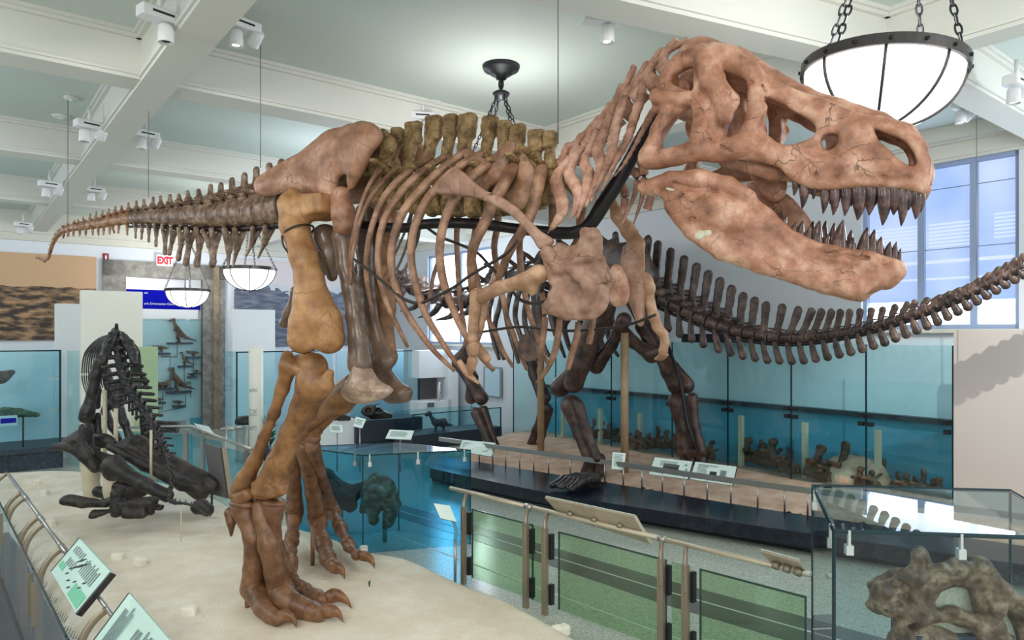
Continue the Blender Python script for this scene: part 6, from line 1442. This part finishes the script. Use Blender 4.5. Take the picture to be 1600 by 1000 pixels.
mk('hinge', join(*[box_m(LWd - .2, LWd - .01, .03, .06, z, z + .04) for z in (1.2, 1.85)]), M['clip'], lcase, False)
for lb, pts, rr, mt_ in (('dark red brown fossil slab tilted in the far left case', [(-40, 600), (0, 590), (18, 582)], [.12, .16, .08], 'fossil'), ('long mottled green fossil jaw lying in the far left case', [(-20, 652), (8, 646), (30, 645), (58, 648)], [.08, .15, .12, .07], 'fossil_green')):
    b = on_s(*pts[-1], SL + .5); base = V(b[0], b[1], b[2] - .2); o = mk('fossil_slab', sdf(chain([on_s(x, y, SL + .5) - base for x, y in pts], rr, ((0, 0, 1), .8)), .02, .05, (.02, 9)), M[mt_]); o.location = base; tag(o, lb, 'fossil')
fg = on_s(121, 700, 17.6)
tag(mk('glass_screen', rs_box(float(on_s(105, 600, 17.3)[:2].dot(E2)), float(on_s(127, 600, 17.3)[:2].dot(E2)), 17.3, 17.32, 0, on_s(110, 548, 17.3)[2]), M['glass_green'], None, False), 'green glass screen between the far left case and the cream board', 'glass screen')
# far glass behind the legs
g1 = thing('glass_case', 'tall glass case behind the near tyrannosaur shin', 'display case', (0, 0, 0)); a, b = on_s(369, 600, 18.2), on_s(520, 600, 18.2)
ra, rb = float(a[:2].dot(E2)), float(b[:2].dot(E2)); zz = on_s(400, 549, 18.2)[2]
mk('pane', rs_box(ra, rb, 18.2, 18.215, 0, zz), M['glass_aqua'], g1, False); mk('edge_strip', join(rs_box(ra, ra + .03, 18.18, 18.22, 0, zz), rs_box(ra, rb, 18.18, 18.22, zz - .03, zz)), M['glass_edge'], g1, False); mk('pane', rs_box(ra, ra + .015, 18.2, 19.2, 0, zz), M['glass_aqua'], g1, False)
g2_ = thing('glass_case', 'tall glass cabinet behind the far tyrannosaur knee', 'display case', (0, 0, 0)); a, b = on_s(548, 600, 17.6), on_s(655, 600, 17.6); ra, rb = float(a[:2].dot(E2)), float(b[:2].dot(E2)); zz = on_s(600, 548, 17.6)[2]
mk('pane', rs_box(ra, rb, 17.6, 17.615, .3, zz), M['glass_aqua'], g2_, False); mk('back_panel', rs_box(ra, rb, 18.5, 18.56, 0, zz), M['blue_panel'], g2_, False); mk('edge_strip', join(rs_box(rb - .02, rb + .02, 17.59, 17.63, 0, zz), rs_box(ra, rb, 17.59, 17.63, zz - .03, zz)), M['glass_edge'], g2_, False); mk('plinth', rs_box(ra, rb, 17.6, 18.5, 0, .3), M['dark_shelf'], g2_, False)
# ================================================================ railing in front of the case at the right
RA, RB = atz(735, 770, 1.0), atz(1265, 897, 1.0)
def rl(px, RA=RA, RB=RB):
    """point of the rail line under a pixel column"""
    k = (px - CX) / F; d = RB - RA; t = (k * RA[1] - RA[0]) / (d[0] - k * d[1]); return RA + d * t
rdir = (RB - RA)[:2] / np.linalg.norm((RB - RA)[:2]); rn = V(rdir[1], -rdir[0])
if rn[1] > 0: rn = -rn            # towards the sand side
ra = thing('glass_railing', 'tan metal railing with curved brackets and green glass between sand and step', 'railing')
for a, b in ((704, 825), (827, 1033), (1037, 1267)):
    p, q = rl(a), rl(b); mk('handrail', rod(p, q, .024, 12), M['rail_tan'], ra)
for px in (826, 1035): mk('joint', rod(rl(px - 5), rl(px + 5), .031, 12), M['steel'], ra)
rpx = [735, 832, 862, 1043, 1081]
for px in rpx:
    p = rl(px); f = p[:2] + rn * .10; w = rdir * .03; n2 = rn * .02
    mk('post', hexa([(*(f - w - n2), 0), (*(f + w - n2), 0), (*(f + w + n2), 0), (*(f - w + n2), 0)], [(*(f - w - n2), .86), (*(f + w - n2), .86), (*(f + w + n2), .86), (*(f - w + n2), .86)]), M['bronze_post'], ra, False)
    h0 = V(f[0], f[1], .72)
    mk('curved_bracket', sweep([h0 - V(0, 0, .1) , h0 + V(0, 0, .1), V(*(f - rn * .03 - rdir * .02), .93), V(*(p[:2] - rdir * .05), .985)], .017, .026, n=16, m=8, ref=(rdir[0], rdir[1], 0)), M['bronze_post'], ra)
    mk('clamp', slab(f - rn * .05 + rdir * .02, f - rn * .05 + rdir * .06, .05, .55, .8), M['lamp_dark'], ra, False); mk('clamp', slab(f - rn * .05 + rdir * .02, f - rn * .05 + rdir * .06, .05, .1, .3), M['lamp_dark'], ra, False)
for a, b in ((738, 838), (872, 1046), (1090, 1264)):
    p, q = rl(a)[:2] + rn * .05 + rdir * .05, rl(b)[:2] + rn * .05 - rdir * .01
    mk('glass_pane', slab(p, q, .012, .08, .84), M['glass_rail'], ra, False)
    mk('glass_rim', join(slab(p, q, .014, .832, .845), slab(p, p + rdir * .012, .016, .08, .845), slab(q, q + rdir * .012, .016, .08, .845)), M['glass_edge_g'], ra, False)
for px in (846, 1063): # narrow panes between post pairs
    p, q = rl(px - 8)[:2] + rn * .05, rl(px + 12)[:2] + rn * .05; mk('glass_pane', slab(p, q, .012, .08, .84), M['glass_rail'], ra, False)
def rail_panel(label, quad, dy, nm='reading_desk'):
    Yt = [rl(quad[0][0])[1] - .10, rl(quad[1][0])[1] - .10]; Yb = [rl(quad[3][0])[1] + dy, rl(quad[2][0])[1] + dy]
    c = [atY(*quad[0], Yt[0]), atY(*quad[1], Yt[1]), atY(*quad[2], Yb[1]), atY(*quad[3], Yb[0])]
    cen = sum(c) / 4; t = thing(nm, label, 'sign', cen); c = [p - cen for p in c]; n = np.cross(c[1] - c[0], c[3] - c[0]); n /= np.linalg.norm(n)
    if n[1] > 0: n = -n
    mk('board', hexa([p - n * .022 for p in c], c), M['plaque_back'], t, False); mk('face', hexa([p - n * .028 for p in c], [p - n * .022 for p in c]), M['text_panel'], t, False)
    e = c[1] - c[0]; g = c[3] - c[0]
    mk('end_strip', hexa([c[1] - n * .026, c[2] - n * .026, c[2] + e * .012 - n * .026, c[1] + e * .012 - n * .026], [c[1] + n * .004, c[2] + n * .004, c[2] + e * .012 + n * .004, c[1] + e * .012 + n * .004]), M['rail_tan'], t, False)
    for u in (.22, .5, .78):
        p = c[0] + e * u + g * .55; mk('mount', rod(p - n * .0, p + n * .05, .03, 10), M['bronze_post'], t); mk('mount', rod(p + g * .16, p + g * .16 + n * .03, .018, 8), M['steel'], t)
rail_panel('large tan backed reading desk on the railing, seen from behind', [(851, 778), (990, 808), (1015, 850), (876, 806)], .12)
rail_panel('small tan backed reading desk on the railing next to the big case', [(1187, 862), (1248, 879), (1267, 901), (1213, 886)], .06)
# the small white reading desk standing beyond the teal case
t, c, n = plaque('reading_desk', 'small white reading desk on a curved arm behind the blue-green case', [(677, 786), (703, 790), (714, 816), (688, 810)], 7.75, 7.68, 'plaque_face', cat='sign')
mk('arm', sweep([V(.02, .05, -.05), V(.08, .1, -.12), V(.11, .12, -.25), V(.1, .12, -.34)], .02, n=14, m=8), M['teal_deep'], t)
mk('foot', rod(V(.1, .12, -.34), V(.1, .12, -float(t.location[2])), .016, 8), M['steel'], t)

# ================================================================ railing at the left edge
LA, LB = atz(14, 742, .95), atz(162, 943, .95)
def ll(px): return rl(px, LA, LB)
ld = (LB - LA)[:2] / np.linalg.norm((LB - LA)[:2]); lnn = V(-ld[1], ld[0])
if lnn[0] > 0: lnn = -lnn         # towards the visitors
lr_ = thing('glass_railing', 'steel railing with curved tan brackets and dark glass at the left edge of the sand', 'railing')
mk('handrail', rod(ll(14), ll(103), .02, 12), M['steel'], lr_); mk('handrail', rod(ll(103), ll(225), .016, 12), M['steel'], lr_)
for px in (40, 64, 98): mk('joint', rod(ll(px - 2.5), ll(px + 2.5), .027, 12), M['steel'], lr_)
lpx = [12, 34, 40, 62, 70, 98, 168, 205]
GT = []
for i, px in enumerate(lpx):
    p = ll(px); f = p[:2] + lnn * .17
    mk('curved_bracket', sweep([V(*f, .55), V(*f, .68), V(*(f - lnn * .03), .80), V(*(f - lnn * .09), .89), p], .012, .026, n=18, m=8, ref=(ld[0], ld[1], 0)), M['bronze_post'], lr_)
    mk('post', slab(f - ld * .035, f + ld * .035, .05, 0, .60), M['bronze_post'], lr_, False)
def lg(py_px):                  # glass top edge from pixels, z fixed
    return atz(*py_px, .82)
gpts = [(-40, 700), (0, 787), (52, 890), (104, 996), (135, 1060)]
for a, b in zip(gpts[:-1], gpts[1:]):
    p, q = lg(a)[:2], lg(b)[:2]; e = (q - p) / np.linalg.norm(q - p)
    mk('glass_pane', slab(p + e * .01, q - e * .01, .012, .06, .82), M['glass_smoke'], lr_, False); mk('glass_rim', slab(p + e * .01, q - e * .01, .016, .815, .828), M['glass_edge'], lr_, False)
    for u in (.06, .94):
        c = p + (q - p) * u; mk('clamp', slab(c - e * .012, c + e * .012, .05, .38, .74), M['bronze_post'], lr_, False)
def left_panel(label, quad, dz, marks):
    Y = [atz(*q, z)[1] for q, z in zip(quad, dz)]
    c = [atY(*q, y) for q, y in zip(quad, Y)]; cen = sum(c) / 4; t = thing('information_sign', label, 'sign', cen); c = [p - cen for p in c]
    n = np.cross(c[1] - c[0], c[3] - c[0]); n /= np.linalg.norm(n); n = n if n[2] > 0 else -n
    mk('panel', hexa([p - n * .03 for p in c], c), M['plaque_green_pale'], t, False)
    e0, e1 = c[2] - c[3], c[0] - c[3]
    mk('edge_bar', hexa([c[1] - n * .034, c[2] - n * .034, c[2] + n * .006, c[1] + n * .006], [p + (c[1] - c[0]) * .03 for p in (c[1] - n * .034, c[2] - n * .034, c[2] + n * .006, c[1] + n * .006)]), M['plaque_edge'], t, False)
    mk('edge_line', hexa([c[3] - n * .034, c[0] - n * .034, c[0] + n * .003, c[3] + n * .003], [p - (c[1] - c[0]) * .014 for p in (c[3] - n * .034, c[0] - n * .034, c[0] + n * .003, c[3] + n * .003)]), M['plaque_edge'], t, False)
    P = lambda u, v: c[0] * (1 - u) * (1 - v) + c[1] * u * (1 - v) + c[2] * u * v + c[3] * (1 - u) * v + n * .003
    for (u0, u1, v0, v1, mm) in marks: mk('print', quad_panel([P(u0, v0), P(u1, v0), P(u1, v1), P(u0, v1)], .002), M[mm], t, False)
    for i, (u, v, ln_) in enumerate([]): pass
    return t, P, n
# quad order: far corner, right corner, near corner, left corner (u across, v towards the visitor)
def vlines(u0, u1, v0, v1, n):
    out = []
    for i in range(n):
        u = u0 + (u1 - u0) * i / n; out.append((u, u + (u1 - u0) / n * .42, v0 + (v1 - v0) * .25 * RNG.random(), v1, 'grey_ink'))
    return out
t, P, n = left_panel('pale green text panel with dark arrowhead drawings on the left railing', [(124, 841), (173, 894), (119, 959), (80, 893)], [1.12, 1.12, .86, .86], vlines(.1, .42, .1, .3, 6) + vlines(.5, .9, .12, .5, 9) + vlines(.15, .4, .4, .6, 5) + [(.05, .2, .62, .78, 'plaque_mint'), (.62, .95, .66, .95, 'plaque_mint')])
def dart(u, v, du, dv, w):
    a, b = P(u, v), P(u + du, v + dv); d = b - a; s = np.cross(n, d); s = s / np.linalg.norm(s) * w
    mk('drawing', hexa([a - s * .2, a + d * .6 - s, a + d * .6 + s, a + s * .2][:4], [q + n * .003 for q in [a - s * .2, a + d * .6 - s, a + d * .6 + s, a + s * .2]]), M['black_ink'], t, False)
    mk('drawing', hexa([a + d * .6 - s, b - s * .1, b + s * .1, a + d * .6 + s], [q + n * .003 for q in [a + d * .6 - s, b - s * .1, b + s * .1, a + d * .6 + s]]), M['black_ink'], t, False)
dart(.30, .62, .28, -.42, .012); dart(.32, .42, .15, -.25, .009)
for u, v in ((.30, .75), (.42, .82), (.52, .9), (.55, .72), (.70, .72), (.72, .58)): dart(u, v, .06, -.09, .007)
left_panel('pale green text panel at the bottom left corner, nearest on the left railing', [(202, 927), (268, 1004), (205, 1085), (140, 1010)], [1.12, 1.12, .86, .86], vlines(.12, .32, .08, .9, 5) + vlines(.5, .62, .2, .6, 2) + vlines(.66, .9, .15, .8, 6))

# ================================================================ railing and signs behind the sand
bk = thing('glass_railing', 'steel and glass railing at the far side of the sand, by the stone doorway', 'railing')
bar = [(185, 668, 12.6), (300, 666, 12.2), (345, 684, 11.6), (392, 702, 11.0)]
bp = [atY(*b) for b in bar]; mk('handrail', sweep(bp, .025, n=24, m=8, smooth=False), M['steel'], bk)
for i, (px, py) in enumerate(((290, 668), (317, 673), (386, 699), (243, 667))):
    Y = np.interp(px, [185, 300, 345, 392], [12.6, 12.2, 11.6, 11.0]); p = atY(px, py, Y); mk('post', box_m(p[0] - .04, p[0] + .04, p[1] - .02, p[1] + .02, 0, p[2] - .04), M['steel'], bk, False)
for a, b in zip(bp[:-1], bp[1:]): mk('glass_pane', slab(a, b, .012, .1, float(min(a[2], b[2])) - .06), M['glass_teal'], bk, False)
plaque('information_sign', 'grey reading panel on the far railing right of the black tail', [(222, 655), (281, 659), (279, 675), (226, 675)], 12.5, 12.3, 'plaque_grey', 'plaque_edge')
plaque('information_sign', 'tilted pale reading panel on the far railing before the doorway', [(302, 661), (326, 666), (337, 681), (315, 676)], 12.1, 12.0, 'text_pale', 'plaque_edge')
sp_ = thing('sign_board', 'grey framed sign leaning on the sand by the near shin', 'sign', atY(340, 775, 9.9)); o_ = V(*sp_.location)
sq = [atY(321, 692, 10.1) - o_, atY(346, 700, 10.0) - o_, atY(357, 778, 9.85) - o_, atY(334, 772, 9.95) - o_]
mk('board', quad_panel(sq, .03), M['plaque_grey'], sp_, False); sq2 = [sq[1] + V(.0, -.01, 0), sq[1] + V(.05, .03, 0), sq[2] + V(.05, .03, 0), sq[2] + V(0, -.01, 0)]
mk('side_frame', quad_panel(sq2, .03), M['bronze_post'], sp_, False); mk('leg', rod(atY(331, 735, 10.0) - o_, atY(331, 790, 10.0) - o_, .015), M['steel_dark'], sp_)
cr = thing('barrier_rail', 'short steel barrier with round end before the waste bin', 'railing', (0, 0, 0)); p, q = atY(345, 671, 13.6), atY(378, 669, 13.8)
mk('bar', rod(p, q, .04, 10), M['steel'], cr); mk('post', rod((p[0] + .1, p[1], 0), (p[0] + .1, p[1], p[2]), .025, 8), M['steel'], cr)

# ================================================================ far middle of the hall
def rsq(px0, px1, py0, s, d, z0, z1=None):
    a, b = on_s(px0, py0, s), on_s(px1, py0, s); return rs_box(float(a[:2].dot(E2)), float(b[:2].dot(E2)), s, s + d, z0, a[2] if z1 is None else z1)
t = thing('white_cabinet', 'white wall unit with an open grey niche right of the tall glass cabinet', 'cabinet')
mk('top', rsq(655, 705, 548, 17.2, .6, on_s(680, 590, 17.2)[2]), M['white_panel'], t, False); mk('back', rsq(655, 705, 590, 17.7, .1, 0), M['plaque_grey'], t, False); mk('side', rsq(700, 716, 548, 17.1, .6, 0), M['white_panel'], t, False); mk('counter', rsq(655, 705, 628, 17.1, .6, 0), M['white_panel'], t, False)
dk = on_s(687, 612, 17.25); d_ = thing('round_dish', 'round white disc standing in the grey niche', 'disc', dk, A_)
mk('disc', xf(lathe([(.0, -.03), (.26, -.03), (.30, 0), (.26, .03), (.22, .02), (.0, .02)], 32, cap=False), np.array([[.6, 0, .8], [.8, 0, -.6], [0, 1, 0]]), (0, 0, 0)), M['white_metal'], d_); mk('boss', ell_m((.0, -.05, 0), .03), M['steel'], d_)
mn = on_s(673, 633, 16.95); m_ = thing('monitor', 'small tilted screen on the counter of the white unit', 'screen', mn, A_); mk('casing', rbox(-.16, .16, -.02, .06, -.09, .10, .01), M['white_metal'], m_, False); mk('display', box_m(-.12, .10, -.025, -.019, -.06, .07), M['screen'], m_, False)
for lb, x0, x1, y0, y1 in (('smaller white framed picture on the far wall under the window', 737, 752, 600, 640), ('taller white framed picture on the far wall right of a smaller one', 757, 784, 572, 622)):
    RP = R_WALL - .05; a = on_r(x0, y0, RP); b = on_r(x1, y1, RP); t = thing('framed_picture', lb, 'picture', V(b[0], b[1], b[2]), HA); L_ = float((a - b)[:2].dot(E1)); Hh = a[2] - b[2]
    mk('frame', join(box_m(0, L_, 0, .04, 0, .04), box_m(0, L_, 0, .04, Hh - .04, Hh), box_m(0, .05, 0, .04, .04, Hh - .04), box_m(L_ - .05, L_, 0, .04, .04, Hh - .04)), M['steel'], t, False); mk('print', box_m(.05, L_ - .05, .005, .03, .04, Hh - .04), M['blue_panel'], t, False)
# skulls on a counter
t = thing('dark_counter', 'dark counter with a sloping front carrying two black skulls', 'counter'); zc_ = on_s(600, 656, 15.8)[2]
mk('top', rsq(556, 660, 655, 15.8, 1.0, .1, zc_), M['dark_shelf'], t, False); mk('foot', rsq(560, 650, 655, 15.9, .8, 0, .1), M['base_dark'], t, False)
tag(mk('pale_counter', rsq(488, 556, 660, 15.9, 1.0, 0), M['white_panel'], None, False), 'pale counter behind the far shin', 'counter')
for lb, x, y, sz in (('black horned skull on the dark counter', 588, 645, 1.0), ('black skull on the pale counter behind the far shin', 524, 652, .9)):
    c = on_s(x, y + 11, 15.95); c = V(c[0], c[1], zc_ if x > 556 else on_s(520, 660, 15.9)[2]); o = mk('horned_skull', sdf([ell((-.12, 0, .22), (.2, .14, .16)), cap((0, 0, .2), (.28, 0, .1), .12, .06), cap((-.2, .05, .3), (.1, .08, .42), .03, .01), cap((-.2, -.05, .3), (.1, -.08, .42), .03, .01), cap((-.1, 0, .06), (.3, 0, .05), .05, .04), sub(ell((.05, -.1, .24), (.07, .12, .06))), sub(ell((-.18, -.12, .24), (.06, .1, .07)))], .022, .04, (.01, 14)), M['black_bone'])
    o.location = c; o.scale = (sz * 1.2, sz, sz); o.rotation_euler = (0, 0, A_ - .3); tag(o, lb, 'fossil')
for lb, q in (('small white text card before the dark counter', [(556, 651), (572, 655), (566, 669), (552, 666)]), ('wide white text panel before the low glass case', [(609, 671), (647, 673), (642, 687), (602, 685)]), ('white text panel behind the far metatarsals', [(515, 663), (535, 664), (536, 676), (517, 676)])):
    plaque('text_card', lb, q, 14.2, 14.1, 'plaque_face', 'white_metal', marks=lines(.1, .9, .2, .8, 4))
    tt_ = bpy.data.objects[[o.name for o in bpy.data.objects if o.get('label') == lb][0]]; mk('stem', rod((0, .05, -.03), (0, .05, -float(tt_.location[2])), .015, 6), M['steel'], tt_)
# low glass case with a small dinosaur
a, b = on_s(645, 642, 14.6), on_s(783, 646, 14.6); zz = on_s(700, 643, 14.6)[2]; t = thing('glass_case', 'low glass case with a small dinosaur model under the ribs', 'display case')
r0, r1 = float(a[:2].dot(E2)), float(b[:2].dot(E2))
mk('pane', rs_box(r0, r1, 14.6, 14.612, .35, zz), M['glass_aqua'], t, False); mk('pane', rs_box(r0, r1, 15.5, 15.512, .35, zz), M['glass_aqua'], t, False); mk('edge_strip', join(rs_box(r0, r1, 14.59, 14.62, zz - .02, zz), rs_box(r0, r0 + .02, 14.59, 14.62, .35, zz), rs_box(r1 - .02, r1, 14.59, 14.62, .35, zz)), M['glass_edge'], t, False); mk('plinth', rs_box(r0 - .02, r1 + .02, 14.6, 15.5, 0, .35), M['dark_shelf'], t, False)
c = on_s(672, 652, 15.0); dn = mk('dinosaur_model', sdf(chain([V(-.10, 0, .42), V(-.02, 0, .46), V(.04, 0, .34), V(.16, 0, .22), V(.36, 0, .2), V(.52, 0, .12), V(.7, 0, .1)], [.05, .045, .04, .1, .12, .04, .015]) + [cap((.2, .05, .2), (.2, .06, 0), .045, .03), cap((.36, -.05, .18), (.36, -.06, 0), .045, .03)], .022, .04), M['base_dark']); dn.location = (c[0], c[1], .351); dn.rotation_euler = (0, 0, A_); tag(dn, 'small dark long-necked dinosaur model inside the low glass case', 'model')
# ================================================================ light, camera, view
def plight(name, p, watts, rad=.3, col=(1, .97, .92)):
    l = bpy.data.lights.new(name, 'POINT'); l.energy = watts; l.shadow_soft_size = rad; l.color = col
    o = bpy.data.objects.new(name, l); COL.objects.link(o); o.location = Vector(p); return o
for i, c in enumerate(LC): plight('bowl_lamp_light', (c[0], c[1], c[2] + .22), (36, 50, 50, 34)[i], .25)
for r, s, w in ((-2.5, 2.2, 260), (-2.5, 6.4, 220), (-2.5, 10.7, 220), (-2.5, 15, 200), (-2.5, 19.3, 160), (4.9, -2, 260), (4.9, 10.7, 160), (-2.5, -2, 260), (9.4, 1.0, 210), (9.4, 15, 210), (-9, 12, 160), (-9, 17, 160)):  # hall lamps out of view, plus cool fill added by the window wall
    p = room(r, s, 4.5); plight('hall_lamp_and_fill', p, w * .47, .45, (.84, .92, 1) if r > 9 or s > 9 else (1, .985, .96))
def wlight(px, py, wd, ht, watts):
    l = bpy.data.lights.new('window_daylight', 'AREA'); l.shape = 'RECTANGLE'; l.size = wd; l.size_y = ht; l.energy = watts; l.color = (.72, .84, 1)
    o = bpy.data.objects.new('window_daylight', l); COL.objects.link(o); p = on_r(px, py, R_WALL - .05); o.location = Vector(p)
    o.rotation_euler = Vector((-E2[0], -E2[1], -.15)).to_track_quat('-Z', 'Y').to_euler()
plight('passage_light', room((jl + jr) / 2 - 1, S_BACK + .5, 4.6), 60, .2)
plight('passage_light', room((jl + jr) / 2, S_BACK - 2.2, 4.3), 30, .3)
wlight(1470, 390, 2.6, 2.2, 34); wlight(720, 465, 2.2, 2.2, 60)
def spotl(p, t, watts, ang, col=(1, .95, .88), blend=.5, rad=.06):
    l = bpy.data.lights.new('track_spot_light', 'SPOT'); l.energy = watts; l.spot_size = math.radians(ang); l.spot_blend = blend; l.shadow_soft_size = rad; l.color = col
    o = bpy.data.objects.new('track_spot_light', l); COL.objects.link(o); o.location = Vector(p); d = Vector(t) - Vector(p); o.rotation_euler = d.to_track_quat('-Z', 'Y').to_euler(); return o
_T = AP.world(Q(1555, 445)); _S = on_r(1540, 585, 10.6)
spotl(_T - (_S - _T) * 1.36, _S, 230, 62, (1, .97, .93), .6, .012)
def RW(px, py, w=0.0): return RX.world(N(px, py, w))
spotl(room(1.6, 1.0, 5.1), RW(1200, 260, .2), 40, 42)
spotl(room(-1.2, 3.2, 5.1), RW(480, 640, .4), 110, 50)
spotl(room(-1.2, 5.2, 5.1), RW(300, 330, 0), 110, 50)
spotl(room(1.6, 2.6, 5.1), RW(760, 380, .5), 60, 50)
w = bpy.data.worlds.new('hall_ambient'); SC.world = w; w.use_nodes = True
bg = w.node_tree.nodes['Background']; bg.inputs[0].default_value = (.94, .97, 1, 1); bg.inputs[1].default_value = 1.1
cam = bpy.data.cameras.new('camera'); co_ = bpy.data.objects.new('camera', cam); COL.objects.link(co_)
co_.location = (0, 0, CH); co_.rotation_euler = (math.pi / 2, 0, 0)
cam.sensor_width = 36; cam.lens = F / 1600 * 36; cam.shift_y = (HZ - 500) / 1600; cam.clip_end = 200
SC.camera = co_
vs = SC.view_settings; vs.view_transform = 'Standard'; vs.look = 'None'; vs.gamma = 1; vs.exposure = 0.55; vs.use_curve_mapping = False
SC.cycles.transparent_max_bounces = 32; SC.cycles.max_bounces = 8
